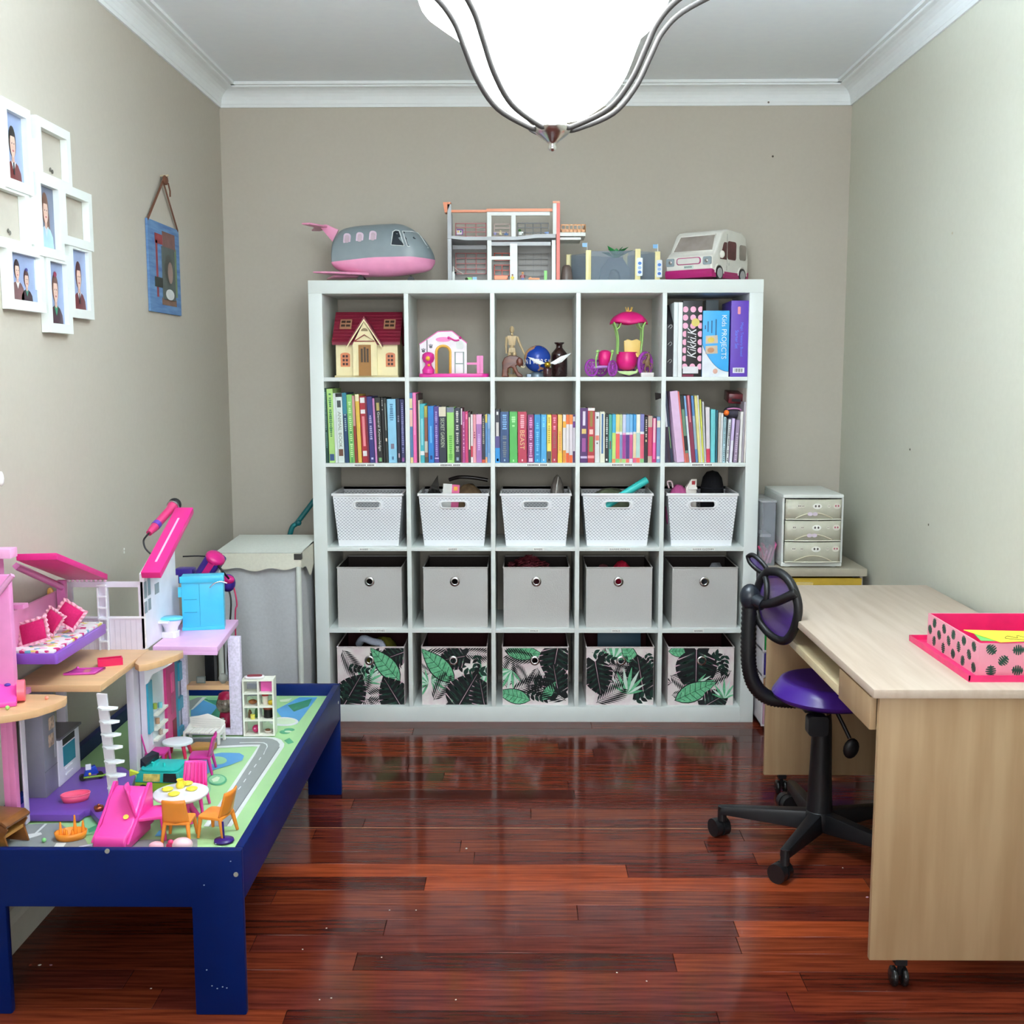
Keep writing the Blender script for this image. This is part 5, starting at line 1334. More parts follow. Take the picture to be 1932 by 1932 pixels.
t, c, w, h = slab('ring_binder', 'grey ring binder standing behind the blue projects binder', 1350, 1375.5, 558, (150, 162, 164), d=.07, y=.29)
t, c, w, h = slab('game_box', 'purple boxed set with blue title and barcode', 1377.5, 1411.5, 567, (98, 60, 178), cat='box', d=.25, rz=-.02)
lettering('title_line', 'Magic Treasury Boxed', w*.19, h*.44, M((90, 130, 235), rough=.5), c, face_at(w*.60, -.0005, h*.49, -PI/2))
lettering('title_line', 'Starter Set', w*.19, h*.24, M((90, 130, 235), rough=.5), c, face_at(w*.34, -.0005, h*.49, -PI/2))
MB().add([(p[0], -.0005, p[1]) for p in rrect(w*.36, h*.82, w*.52, h*.92, .004)], [tuple(range(20))]).build('badge_print', M((236, 150, 160)), c)
bcq = MB().quad([(w*.15, -.0005, h*.05), (w*.80, -.0005, h*.05), (w*.80, -.0005, h*.12), (w*.15, -.0005, h*.12)]).build('barcode_label', M((232, 232, 240)), c)
mb = MB()
for i in range(9): mb.quad([(w*(.25+i*.05), -.0008, h*.063), (w*(.265+i*.05+.012*(i % 3)), -.0008, h*.063), (w*(.265+i*.05+.012*(i % 3)), -.0008, h*.108), (w*(.25+i*.05), -.0008, h*.108)])
o = mb.build('barcode_lines', M((40, 40, 46)), bcq); o['kind'] = 'stuff'
# ================================================================ toys on top of the shelf unit
ZS = SH
# ---- toy aeroplane
y_ = .17
UP = lambda u, v, y=y_: (UX(560+u*.145, 370+v*.145, y), UZ(560+u*.145, 370+v*.145, y)-ZS)
ox = UP(1100, 700)[0]
def pp(u, v, y=y_):
    a = UP(u, v, y); return (a[0]-ox, a[1])
zlift = 0
pl_ = thing('toy_plane', 'grey and pink toy aeroplane with round cabin windows on top of the shelf', 'toy plane', (ox, y_, ZS))
GRY = PL((128, 140, 144), rough=.35); PK1 = PL((232, 150, 186)); LAV = PL((206, 182, 200))
top = [(474, 720), (476, 640), (490, 570), (520, 510), (580, 450), (660, 415), (800, 390), (1050, 372), (1300, 360), (1400, 378), (1500, 425), (1600, 500), (1680, 585), (1740, 670), (1785, 760), (1803, 838)]
bot = [(478, 880), (486, 915), (505, 945), (545, 970), (600, 1000), (700, 1025), (850, 1045), (1050, 1052), (1200, 1050), (1320, 1040), (1420, 1028), (1510, 1015), (1600, 1000), (1680, 985), (1750, 960), (1797, 880)]
def prof(lst, t):
    j = t*(len(lst)-1); i = min(int(j), len(lst)-2); f_ = j-i
    return (lst[i][0]+(lst[i+1][0]-lst[i][0])*f_, lst[i][1]+(lst[i+1][1]-lst[i][1])*f_)
def belt(u): return 880-60*min(1, max(0, (u-480)/520))-12*max(0, min(1, (u-1000)/500))+24*max(0, (u-1500)/300)
def depth(t): return .078*min(1, (.12+t*9)**.6 if t < .1 else 1)*(1 if t < .62 else max(.05, math.cos((t-.62)/.38*PI/2*.97)))
def hull(sign):
    def f_(u, v):
        ut, vt = prof(top, u); ub, vb = prof(bot, u)
        ua = ut if sign > 0 else ub
        bx_, bz_ = pp((ut+ub)/2, belt((ut+ub)/2)); ex, ez = pp(ua, vt if sign > 0 else vb)
        a = PI*v
        k = math.sin(a)**(.75); c = math.copysign(abs(math.cos(a))**.8, math.cos(a))
        return (bx_+(ex-bx_)*k, depth(u)*c*-1, bz_+(ez-bz_)*k)
    return f_
mb = MB(); mb.grid(hull(1), 34, 20); mb.build('upper_hull', GRY, pl_, solid=.0)
mb = MB(); mb.grid(hull(-1), 34, 20, flip=True); mb.build('lower_hull', PK1, pl_)
def on_hull(u, v):      # front-side surface point for crop coordinates
    best = None
    h_ = hull(1)
    tx, tz = pp(u, v)
    for i in range(0, 69):
        for j in range(0, 21):
            q = h_(i/68, j/40)
            d = (q[0]-tx)**2+(q[2]-tz)**2
            if best is None or d < best[0]: best = (d, q)
    return best[1]
for u, v in ((687, 583), (850, 570), (1018, 552)):
    x, z = pp(u, v); q = on_hull(u, v)
    mb = MB(); mb.at((x, q[1]-.0015, z), (0, .1, 0)); mb.prism(rrect(-.015, -.023, .015, .023, .012), -.002, .004); wf = mb.build('cabin_window', LAV, pl_)
    mb = MB(); mb.at((x, q[1]-.0037, z), (0, .1, 0)); mb.prism(rrect(-.009, -.016, .009, .016, .008), -.0006, .0006); mb.build('pane', M((190, 168, 180), rough=.2), wf)
def hull_patch(name, pts, mat, off, par, thick=0):
    P = [on_hull(*p) for p in pts]; c = sum((Vector(p) for p in P), Vector())/len(P)
    mb = MB(); V = [(p[0], p[1]-off, p[2]) for p in P]; cq = on_hull(sum(p[0] for p in pts)/len(pts), sum(p[1] for p in pts)/len(pts))
    V.append((c.x, cq[1]-off-.0005, c.z)); n = len(P)
    mb.add(V, [(i, (i+1) % n, n) for i in range(n)], True)
    return mb.build(name, mat, par)
DKW = M((38, 46, 54), rough=.15, var=.2, scale=20)
w1 = [(1232, 668), (1240, 560), (1262, 492), (1290, 474), (1352, 474), (1372, 520), (1412, 664)]
w2 = [(1460, 668), (1420, 590), (1392, 480), (1500, 478), (1590, 492), (1640, 560), (1690, 630), (1718, 686)]
hull_patch('cockpit_window', w1, DKW, .001, pl_); hull_patch('windshield', w2, M((58, 66, 72), rough=.12, var=.3, scale=15), .001, pl_)
for ws in (w1, w2):
    MB().tube([Vector(on_hull(*p))-Vector((0, .0012, 0)) for p in ws], .0022, 6, closed=True).build('window_frame', PL((220, 226, 226)), pl_)
# tail
a, b, c, d = pp(470, 600), pp(545, 440), pp(400, 375), pp(300, 400)
MB().prism([a, b, c, (c[0]-.01, c[1]+.002), d], -.008, .008).build('tail_fin', PK1, pl_, bevel=.003)
s0, s1 = pp(130, 405), pp(400, 400)
MB().prism([(s0[0], -.11), (s0[0]+.03, -.02), (s0[0]+.03, .02), (s0[0], .11), (s0[0]+.035, .115), (s1[0], .02), (s1[0], -.02), (s0[0]+.035, -.115)], s0[1]-.003, s0[1]+.004, 'XY').build('tail_plane', PK1, pl_, bevel=.002)
for sg in (-1, 1):
    x0, zw = pp(290, 965, y_-.16*(-sg if sg > 0 else 1)); 
    x1 = pp(960, 1000)[0]; z1 = pp(960, 1010)[1]; xa_ = pp(300, 1000)[0]
    mb = MB(); mb.hexa([(xa_, sg*.165, .030), (xa_+.05, sg*.165, .030), (x1, sg*.05, .030), (x1-.16, sg*.05, .030), (xa_, sg*.165, .036), (xa_+.05, sg*.165, .037), (x1, sg*.05, .042), (x1-.16, sg*.05, .042)])
    mb.build('wing', PK1, pl_, bevel=.003)
for u, yy in ((1485, 0), (850, -.04), (850, .04)):
    x = pp(u, 1060)[0]
    mb = MB(); mb.cyl((x, yy-.008, .0145), (x, yy+.008, .0145), .0142, n=16); mb.cyl((x, yy-.002, .015), (x, yy-.002, .032), .004, n=6); mb.build('wheel', BLK, pl_)

# ---- open toy hospital building with orange trim
y_ = .06
q = lambda u, v, y=y_: (UX(820+u*.1553, 360+v*.1553, y), UZ(820+u*.1553, 360+v*.1553, y)-ZS)
ox = q(840, 600)[0]
X = lambda u, y=y_: q(u, 600, y)[0]-ox
Z = lambda v, y=y_: max(0, q(840, v, y)[1])
th = thing('toy_building', 'grey two-storey open toy building with orange trim on top of the shelf', 'dollhouse', (ox, y_, ZS))
TG = PL((168, 172, 176)); TW = PL((222, 226, 222)); TO = PL((226, 132, 84)); TR = PL((224, 84, 66)); TS = PL((176, 92, 90)); GDK = PL((104, 104, 106))
DD = .24
def B(name, m, u0, v0, u1, v1, y0=0, y1=.02, par=th, **k):
    return MB().box((X(u0), y0, Z(v1)), (X(u1), y1, Z(v0))).build(name, m, par, **k)
B('left_post', TG, 158, 160, 205, 1082, 0, .02)
B('left_wall', TG, 160, 200, 178, 1082, .02, DD)
mb = MB(); mb.hexa([(X(125), 0, Z(262)), (X(150), 0, Z(262)), (X(150), .05, Z(262)), (X(125), .05, Z(262)), (X(105), 0, Z(135)), (X(200), 0, Z(135)), (X(200), .05, Z(135)), (X(105), .05, Z(135))]); mb.build('roof_bracket', TO, th)
B('right_post', TW, 1437, 150, 1480, 530); B('right_post', TW, 1425, 600, 1470, 1082)
B('right_pillar', TR, 1480, 140, 1522, 1082, -.002, .02); B('pillar_cap', TO, 1435, 128, 1520, 152, -.004, .03)
B('right_wall', TG, 1490, 200, 1515, 1082, .02, DD)
B('top_beam', TO, 205, 230, 630, 258, .0, .018); B('top_beam', TO, 630, 216, 1430, 252, .0, .018)
B('lintel', TW, 640, 255, 1400, 300, .002, .018)
mb = MB(); mb.prism([(X(160), Z(575)), (X(380), Z(600)), (X(1000), Z(600)), (X(1230), Z(575)), (X(1470), Z(575)), (X(1470), Z(528)), (X(1230), Z(528)), (X(1010), Z(558)), (X(380), Z(558)), (X(160), Z(540))], -.005, DD); mb.build('floor_slab', TG, th)
B('post', TW, 640, 300, 690, 556); B('post', TW, 640, 600, 690, 1082); B('post', TW, 932, 300, 985, 556)
B('panel', TW, 915, 640, 1005, 1082, .002, .014); B('lower_lintel', TG, 690, 620, 1410, 665, .004, .018); B('side_lintel', GDK, 205, 640, 625, 690, .06, .07)
# back wall with window lattices
bw = B('back_wall', PL((150, 146, 140)), 178, 560, 1490, 1082, DD-.01, DD, bevel=0)
def lattice(u0, v0, u1, v1, nx, ny, m):
    mb = MB(); yb_ = .20
    a, b_, c_, d_ = X(u0), X(u1), Z(v1), Z(v0)
    mb.box((a, yb_, c_), (a+.004, yb_+.006, d_)); mb.box((b_-.004, yb_, c_), (b_, yb_+.006, d_)); mb.box((a, yb_, c_), (b_, yb_+.006, c_+.004)); mb.box((a, yb_, d_-.004), (b_, yb_+.006, d_))
    for i in range(1, nx): x = a+(b_-a)*i/nx; mb.box((x-.002, yb_+.001, c_), (x+.002, yb_+.005, d_))
    for i in range(1, ny): z = c_+(d_-c_)*i/ny; mb.box((a, yb_+.001, z-.002), (b_, yb_+.005, z+.002))
    mb.build('window_lattice', m, th)
lattice(215, 310, 610, 540, 3, 4, TS); lattice(215, 690, 610, 960, 3, 4, TS); lattice(705, 320, 910, 540, 1, 4, PL((214, 190, 180)))
lattice(1000, 310, 1400, 500, 4, 3, GDK); lattice(1010, 690, 1400, 1050, 4, 5, PL((140, 138, 134))); lattice(705, 690, 910, 790, 2, 2, TR); lattice(705, 840, 910, 985, 2, 2, TR)
B('shelf_rail', TW, 690, 795, 915, 835, .0, .016)
mb = MB(); yb_ = .02
mb.box((X(1524), yb_, Z(590)), (X(1780), .16, Z(560))); mb.box((X(1524), yb_-.01, Z(548)), (X(1835), .17, Z(505))); bl = mb.build('balcony', TW, th)
mb = MB()
for yy in (yb_-.008, .16):
    mb.box((X(1535), yy, Z(420)), (X(1835), yy+.004, Z(405))); mb.box((X(1535), yy, Z(500)), (X(1835), yy+.004, Z(470)))
    for i in range(7): x = X(1535)+(X(1835)-X(1535)-.003)*i/6; mb.box((x, yy, Z(500)), (x+.003, yy+.004, Z(405)))
mb.box((X(1825), yb_-.008, Z(500)), (X(1838), .164, Z(405)))
mb.build('railing', PL((230, 160, 96)), th)
# miniature contents
def mini(name, label, cat, u, vbase, yy, group='tiny toys in the toy building'):
    a = q(u, vbase, y_+yy); up_ = vbase < 700
    z = ZS+(Z(529) if up_ else 0)+.0005
    return thing(name, label, cat, (a[0], y_+yy, z), 0, group)
t = mini('picture_board', 'tiny purple framed picture board with balloons in the toy building', 'toy board', 305, 535, .02)
mb = MB(); mb.at((0, 0, 0), (-.15, 0, 0)); mb.prism([(-.016, 0), (.013, 0), (.0145, .0235), (-.012, .0245)], 0, .003); mb.build('frame', PL((110, 48, 130)), t)
mb = MB(); mb.at((0, 0, 0), (-.15, 0, 0)); mb.box((-.0125, -.0006, .002), (.009, 0, .019)); pg = mb.build('picture', M((226, 216, 214)), t)
for dx_, c_ in ((-.006, (226, 190, 80)), (.004, (50, 110, 80))):
    mb = MB(); mb.at((0, 0, 0), (-.15, 0, 0)); mb.ball((dx_, -.001, .014), .0035, 8, 6, (1, .3, 1.2)); mb.build('balloon', M(c_), pg)
t = mini('toy_machine', 'tiny white toy machine with a plant on it in the toy building', 'toy machine', 1050, 535, .03)
part('cabinet', t, TW, lambda m: m.box((-.009, 0, 0), (.009, .016, .014))); part('dial', t, BLK, lambda m: m.ball((.006, -.001, .004), .0025, 8, 6)); part('plant', t, PL((60, 120, 56)), lambda m: m.ball((-.006, .006, .019), .006, 8, 6))
t = mini('toy_cup', 'tiny lavender toy bowl in the upper room', 'toy bowl', 735, 535, .03); part('bowl', t, PL((170, 164, 206)), lambda m: m.lathe([(.004, 0), (.006, .004), (.0075, .009)], n=12, capb=True)); part('rim', t, PL((190, 184, 216)), lambda m: m.lathe([(.0075, .009), (.008, .010), (.007, .010)], n=12))
t = mini('toy_doll', 'tiny cream seated baby doll in the upper room', 'toy doll', 800, 535, .03); part('body', t, PL((226, 216, 180)), lambda m: m.lathe([(.006, 0), (.0065, .006), (.004, .012)], n=12, capb=True)); part('head', t, PL((230, 214, 180)), lambda m: m.ball((0, 0, .0155), .0045, 10, 8))
t = mini('toy_basin', 'tiny blue toy basin in the upper room', 'toy basin', 868, 535, .03); part('basin', t, PL((120, 150, 206)), lambda m: m.lathe([(.007, 0), (.009, .006)], n=12, capb=True)); part('tap', t, PL((90, 110, 170)), lambda m: m.ball((0, .002, .009), .003, 8, 6))
t = mini('toy_sink', 'tiny blue toy sink beside the red pillar', 'toy sink', 1365, 520, .03); part('stand', t, PL((150, 172, 216)), lambda m: m.box((-.003, 0, 0), (.007, .01, .009))); part('bowl', t, PL((100, 140, 206)), lambda m: m.box((-.009, -.002, .007), (.008, .012, .012)))
def figure(u, label, shirt, legs, hair, skin, s):
    t = mini('toy_figure', label, 'toy figure', u, 1080, -.012)
    mb = MB(); mb.at(sc=s); mb.taper(0, .011, .008, .013, .0125, .008); mb.build('legs', PL(legs), t, bevel=.001)
    mb = MB(); mb.at(sc=s); mb.taper(.013, .013, .008, .028, .010, .007); mb.tube([(-.007, 0, .026), (-.0105, -.001, .015)], .0025, 6); mb.tube([(.007, 0, .026), (.0105, -.001, .015)], .0025, 6); mb.build('shirt', PL(shirt), t)
    mb = MB(); mb.at(sc=s); mb.cyl((0, 0, .028), (0, 0, .031), .003, n=8); mb.ball((0, 0, .0355), .0056, 12, 8); mb.build('head', PL(skin), t)
    mb = MB(); mb.at(sc=s); mb.ball((0, .0008, .0375), .0062, 12, 8, (1, 1, .8)); mb.build('hair', PL(hair), t)
figure(945, 'tiny toy child in yellow with black hair', (232, 206, 40), (226, 190, 40), (26, 22, 22), (206, 140, 100), .62)
figure(1070, 'tiny toy adult in red shirt and blue trousers', (156, 40, 48), (80, 104, 160), (220, 160, 110), (226, 160, 116), .85)
t = mini('toy_bench', 'tiny orange toy bench in the toy building', 'toy bench', 805, 1080, .0)
part('seat', t, PL((240, 130, 82)), lambda m: m.box((-.028, 0, .006), (.028, .014, .010))); part('backrest', t, PL((240, 140, 90)), lambda m: m.box((-.028, .012, .010), (.028, .015, .022))); part('side', t, PL((230, 110, 70)), lambda m: m.box((-.028, 0, 0), (-.024, .015, .016))); part('side', t, PL((230, 110, 70)), lambda m: m.box((.024, 0, 0), (.028, .015, .016)))
t = mini('toy_stretcher', 'tiny orange toy stretcher lying on the ground floor', 'toy stretcher', 1210, 1080, .0); part('mat', t, PL((222, 130, 60)), lambda m: m.box((-.024, 0, .006), (.022, .012, .012))); part('pillow', t, PL((240, 190, 150)), lambda m: m.ball((-.016, .006, .013), .005, 8, 6)); part('legs', t, PL((150, 90, 50)), lambda m: m.box((-.02, .002, 0), (.018, .01, .006)))
t = mini('toy_height_chart', 'tiny bright green toy height chart on the ground floor', 'toy chart', 1348, 1080, .03); part('board', t, PL((122, 206, 92)), lambda m: m.box((-.006, 0, .004), (.006, .003, .044))); part('foot', t, PL((110, 180, 90)), lambda m: m.box((-.008, -.004, 0), (.008, .008, .004)))
t = mini('toy_lamp', 'tiny white toy examination lamp arm on the ground floor', 'toy lamp', 228, 1080, .02); part('base', t, TW, lambda m: m.box((-.004, 0, 0), (.006, .016, .040))); part('arm', t, PL((206, 190, 180)), lambda m: m.tube([(.0, .004, .060), (.018, 0, .044), (.042, -.002, .030)], .0014, 6)); part('camera', t, BLK, lambda m: m.ball((.008, 0, .036), .004, 8, 6)); part('post', t, TW, lambda m: m.cyl((.0, .004, .04), (.0, .004, .062), .002, n=6))
t = mini('toy_counter', 'tiny white toy counter with green and blue baskets on the ground floor', 'toy counter', 440, 1080, .03); part('counter', t, TW, lambda m: m.box((-.026, 0, 0), (.026, .02, .008))); part('green_basket', t, PL((140, 214, 110)), lambda m: m.box((-.016, 0, .008), (.004, .014, .017))); part('blue_basket', t, PL((130, 190, 220)), lambda m: m.box((.008, 0, .008), (.024, .014, .019)))
t = mini('toy_bush', 'tiny dark green toy plant on the ground floor', 'toy plant', 388, 1080, -.01); part('leaves', t, PL((52, 66, 40)), lambda m: m.ball((0, 0, .007), .0065, 10, 6)); part('pot', t, PL((70, 60, 50)), lambda m: m.cyl((0, 0, 0), (0, 0, .003), .004, n=10))

# ---- toy aquarium with clear panels and yellow posts
y_ = .10
f = lambda px, y=y_: UX(px, 500, y); g = lambda py, y=y_: max(0, UZ(1160, py, y)-ZS)
ox = f(1160)
aq = thing('toy_aquarium', 'toy aquarium of clear grey panels with yellow posts and a green plant', 'toy aquarium', (ox, y_, ZS))
YP = PL((236, 222, 158)); GP = M((138, 154, 170), rough=.45, alpha=.36, var=.05, spec=.25); BLU = PL((120, 176, 222))
posts = [(1073, .10, 480), (1110, .0, 472), (1203, -.02, 470), (1240, .05, 475), (1180, .19, 476)]
pts = []
for px, yy, pt in posts:
    x = f(px, y_+yy)-ox; pts.append((x, yy, g(pt, y_+yy)))
for (x, yy, h) in pts: MB().box((x-.011, yy-.009, 0), (x+.011, yy+.009, h)).build('post', YP, aq, bevel=.002)
for i in range(5):
    a, b = pts[i], pts[(i+1) % 5]
    h = min(a[2], b[2])-.004
    d = (Vector(b[:2])-Vector(a[:2])); n_ = Vector((-d.y, d.x)).normalized()*.0012; d.normalize()
    A = Vector(a[:2])+d*.011; Bq = Vector(b[:2])-d*.011
    mb = MB(); mb.hexa([(A.x-n_.x, A.y-n_.y, .003), (Bq.x-n_.x, Bq.y-n_.y, .003), (Bq.x+n_.x, Bq.y+n_.y, .003), (A.x+n_.x, A.y+n_.y, .003), (A.x-n_.x, A.y-n_.y, h), (Bq.x-n_.x, Bq.y-n_.y, h), (Bq.x+n_.x, Bq.y+n_.y, h), (A.x+n_.x, A.y+n_.y, h)]); mb.build('clear_panel', GP, aq)
MB().prism([(p[0], p[1]) for p in pts], 0, .003, 'XY').build('base', PL((196, 186, 140)), aq)
mb = MB(); xr = f(1160, .2)-ox
mb.prism([(xr-.07, .003), (xr-.06, .06), (xr-.03, .102), (xr+.03, .102), (xr+.06, .055), (xr+.06, .003), (xr+.02, .003), (xr+.015, .04), (xr, .055), (xr-.02, .05), (xr-.035, .003)], .055, .125); mb.build('rock_arch', PL((92, 100, 112)), aq, bevel=.008)
mb = MB(); rg = random.Random(6)
for i in range(9):
    a = i*2.4; r = .02+.004*i; c = Vector((xr, .09, .10)); tip = c+Vector((r*1.6*math.cos(a), r*math.sin(a), .028+rg.uniform(0, .03)))
    s2 = Vector((-math.sin(a), math.cos(a), 0))*.012; mid = (c+tip)/2+Vector((0, 0, .012))
    mb.add([c, mid+s2, tip, mid-s2], [(0, 1, 2, 3)], True)
mb.build('plant', PL((34, 132, 62)), aq, solid=.001)
for (px, yy, ph, pz) in ((1104, .0, 0, 463), (1237, .05, 0, 466)):
    x = f(px, y_+yy)-ox
    mb = MB(); zt = g(pz, y_+yy); mb.cyl((x+.008, yy, g(475, y_+yy)-.004), (x+.008, yy, zt+.012), .0015, n=6); fp = mb.build('flag_pole', PL((230, 230, 226)), aq)
    MB().box((x-.012, yy-.001, zt-.006), (x+.007, yy+.001, zt+.010)).build('flag', BLU, fp)
for i in (2, 3):
    x, yy, h = pts[i]; sg_ = MB().prism(rrect(x-.004, .02, x+.019, h*.72, .004), yy-.014, yy-.0095).build('sign_plate', PL((226, 232, 236)), aq)
    for k_ in range(3): MB().prism(ell(x+.0075, .035+k_*.018, .0075, .0065, 12), yy-.0148, yy-.0138).build('sign_print', PL([(60, 110, 190), (150, 180, 216), (60, 120, 200)][k_]), sg_)
mb = MB(); mb.lathe([(.026, 0), (.024, .03), (.018, .062), (.012, .07), (0, .07)], n=16, sy=.8)
solo('toy_rock', mb, PL((108, 92, 84)), 'brown toy rock standing at the end of the toy aquarium', 'toy rock', (f(1069, .14), .13, ZS))

# ---- white toy van
vx, vy = UX(1335, 520, .20), .205
an = math.radians(-37)     # van nose towards the camera and left
vn = thing('toy_van', 'white toy van with pink lower trim and open side windows', 'toy van', (vx, vy, ZS), math.radians(-90)-an*0+0)
# local: +x = forward, y = left
vn.rotation_euler = (0, 0, math.radians(180+52))
VW = PL((232, 230, 222)); VP = PL((170, 28, 104)); L2, W2, Hh = .155, .108, UZ(1335, 437, .2)-ZS
sd = [(-L2, .03), (L2-.01, .03), (L2+.004, .045), (L2+.004, .098), (L2-.022, .112), (L2-.075, Hh-.018), (L2-.095, Hh-.006), (L2-.13, Hh), (-L2+.06, Hh-.004), (-L2+.02, Hh-.02), (-L2-.002, .10)]
mb = MB(); mb.prism(sd, -W2, W2, 'XZ'); mb.build('van_body', VW, vn, bevel=.010, seg=3)
mb = MB(); mb.prism([(-L2-.002, .012), (L2+.004, .012), (L2+.009, .03), (L2+.006, .046), (L2-.02, .04), (-L2+.02, .04), (-L2-.006, .05)], -W2-.002, W2+.002, 'XZ'); mb.build('lower_trim', VP, vn, bevel=.004)
GW = M((150, 140, 132), rough=.1, var=.2, scale=12); GW2 = M((96, 50, 54), rough=.15, var=.25, scale=14)
# windscreen on the slanted front
def sl(t, y): 
    a, b = Vector((L2-.022, 0, .112)), Vector((L2-.075, 0, Hh-.018)); p = a+(b-a)*t; n_ = Vector(((b-a).z, 0, -(b-a).x)).normalized()
    return p+Vector((0, y, 0))+n_*.0012
mb = MB(); mb.add([sl(.10, -W2+.016), sl(.10, W2-.016), sl(.92, W2-.026), sl(.92, -W2+.026)], [(0, 1, 2, 3)]); mb.build('windscreen', GW, vn)
mb = MB(); mb.tube([sl(.10, -W2+.016), sl(.10, W2-.016), sl(.92, W2-.026), sl(.92, -W2+.026)], .003, 6, closed=True); mb.build('windscreen_seal', VW, vn)
for sg in (-1, 1):
    y1 = sg*(W2+.0006)
    for (a, b, c_, d_, mm) in ((.045, .085, .088, .158, GW2), (-.045, .03, .09, .165, GW2), (-.135, -.075, .095, .158, GW)):
        mb = MB(); P = rrect(a, c_, b, d_, .012)
        if a > .04: P = [(.038, .088), (.092, .088), (.066, .150), (.058, .158), (.038, .158)]
        mb.prism(P, y1-.0008, y1+.0008); mb.build('side_window', mm, vn)
    for a, b in ((.036, .0), (.032, -.012)): MB().prism(rrect(a+b-.003, .066, a+b+.003, .078, .003), y1-.003, y1+.003).build('door_handle', PL((206, 204, 198)), vn)
    MB().box((.034, y1-.0006, .045), (.0355, y1+.0006, Hh-.02)).build('door_seam', M((150, 146, 140)), vn)
    mb = MB(); mb.ball((.098, sg*(W2+.012), .105), .014, 12, 8, (.7, .8, 1.1)); mb.build('wing_mirror', VW, vn)
    for xw in (L2-.055, -L2+.055):
        mb = MB(); mb.cyl((xw, sg*(W2-.016), .0305), (xw, sg*(W2+.004), .0305), .030, n=24); wh = mb.build('tyre', PL((24, 22, 24)), vn)
        mb = MB(); mb.cyl((xw, sg*(W2+.004), .0305), (xw, sg*(W2+.006), .0305), .021, n=20); mb.build('hub_cap', PL((176, 176, 178)), wh)
        mb = MB(); mb.tube([(xw+.036*math.cos(t_), sg*(W2+.001), .0305+.036*math.sin(t_)) for t_ in [PI*i/14 for i in range(15)]], .004, 6); mb.build('wheel_arch', VW, vn)
    mb = MB(); mb.at((L2+.004, sg*.086, .078), (0, 0, 0)); mb.prism(rrect(-.019, -.016, .019, .016, .006), -.002, .004, 'YZ'); hl = mb.build('headlight', PL((150, 164, 170), rough=.15), vn)
    mb = MB(); mb.ball((L2+.008, sg*.084, .078), .009, 10, 8, (.4, 1, 1)); mb.build('lens', CHROME, hl)
mb = MB(); mb.prism(rrect(-.056, .066, .056, .094, .010), L2+.002, L2+.0065, 'YZ'); gr_ = mb.build('grille_surround', VP, vn)
mb = MB(); mb.prism(rrect(-.052, .069, .052, .091, .008), L2+.0055, L2+.0075, 'YZ'); mb.build('grille', PL((224, 222, 216)), gr_)
mb = MB(); mb.box((L2+.003, -.022, .050), (L2+.006, .022, .062)); np_ = mb.build('number_plate', PL((206, 222, 214)), vn)
FX = Matrix(((0, 0, 1, 0), (1, 0, 0, 0), (0, 1, 0, 0), (0, 0, 0, 1)))
for k_ in range(4): MB().box((L2+.006, -.018+k_*.009, .053), (L2+.0064, -.012+k_*.009, .059)).build('plate_mark', M((90, 110, 104)), np_)
# ================================================================ left wall: collage frame
FX0 = XL+.001
cf = thing('collage_frame', 'white collage photo frame of eight openings on the wall above the dollhouse', 'photo frame', (FX0, -1.5, 1.9))
FR = M((232, 238, 234), rough=.4, var=.01)
op = {'A': (-1.728, -1.615, 1.969, 2.138), 'B': (-1.518, -1.345, 2.019, 2.138), 'C': (-1.548, -1.433, 1.818, 1.985), 'D': (-1.375, -1.205, 1.868, 1.985),
      'E': (-1.833, -1.640, 1.817, 1.936), 'F': (-1.738, -1.570, 1.666, 1.785), 'G': (-1.507, -1.394, 1.615, 1.784), 'H': (-1.336, -1.219, 1.664, 1.835)}
T0, bw_ = .019, .026
raise_ = {'A': .004, 'C': .0052, 'G': .003, 'H': .0, 'F': .002, 'B': .001, 'D': .0025, 'E': .0005}
def wallp(y, z, x): return (FX0+x, y, z)
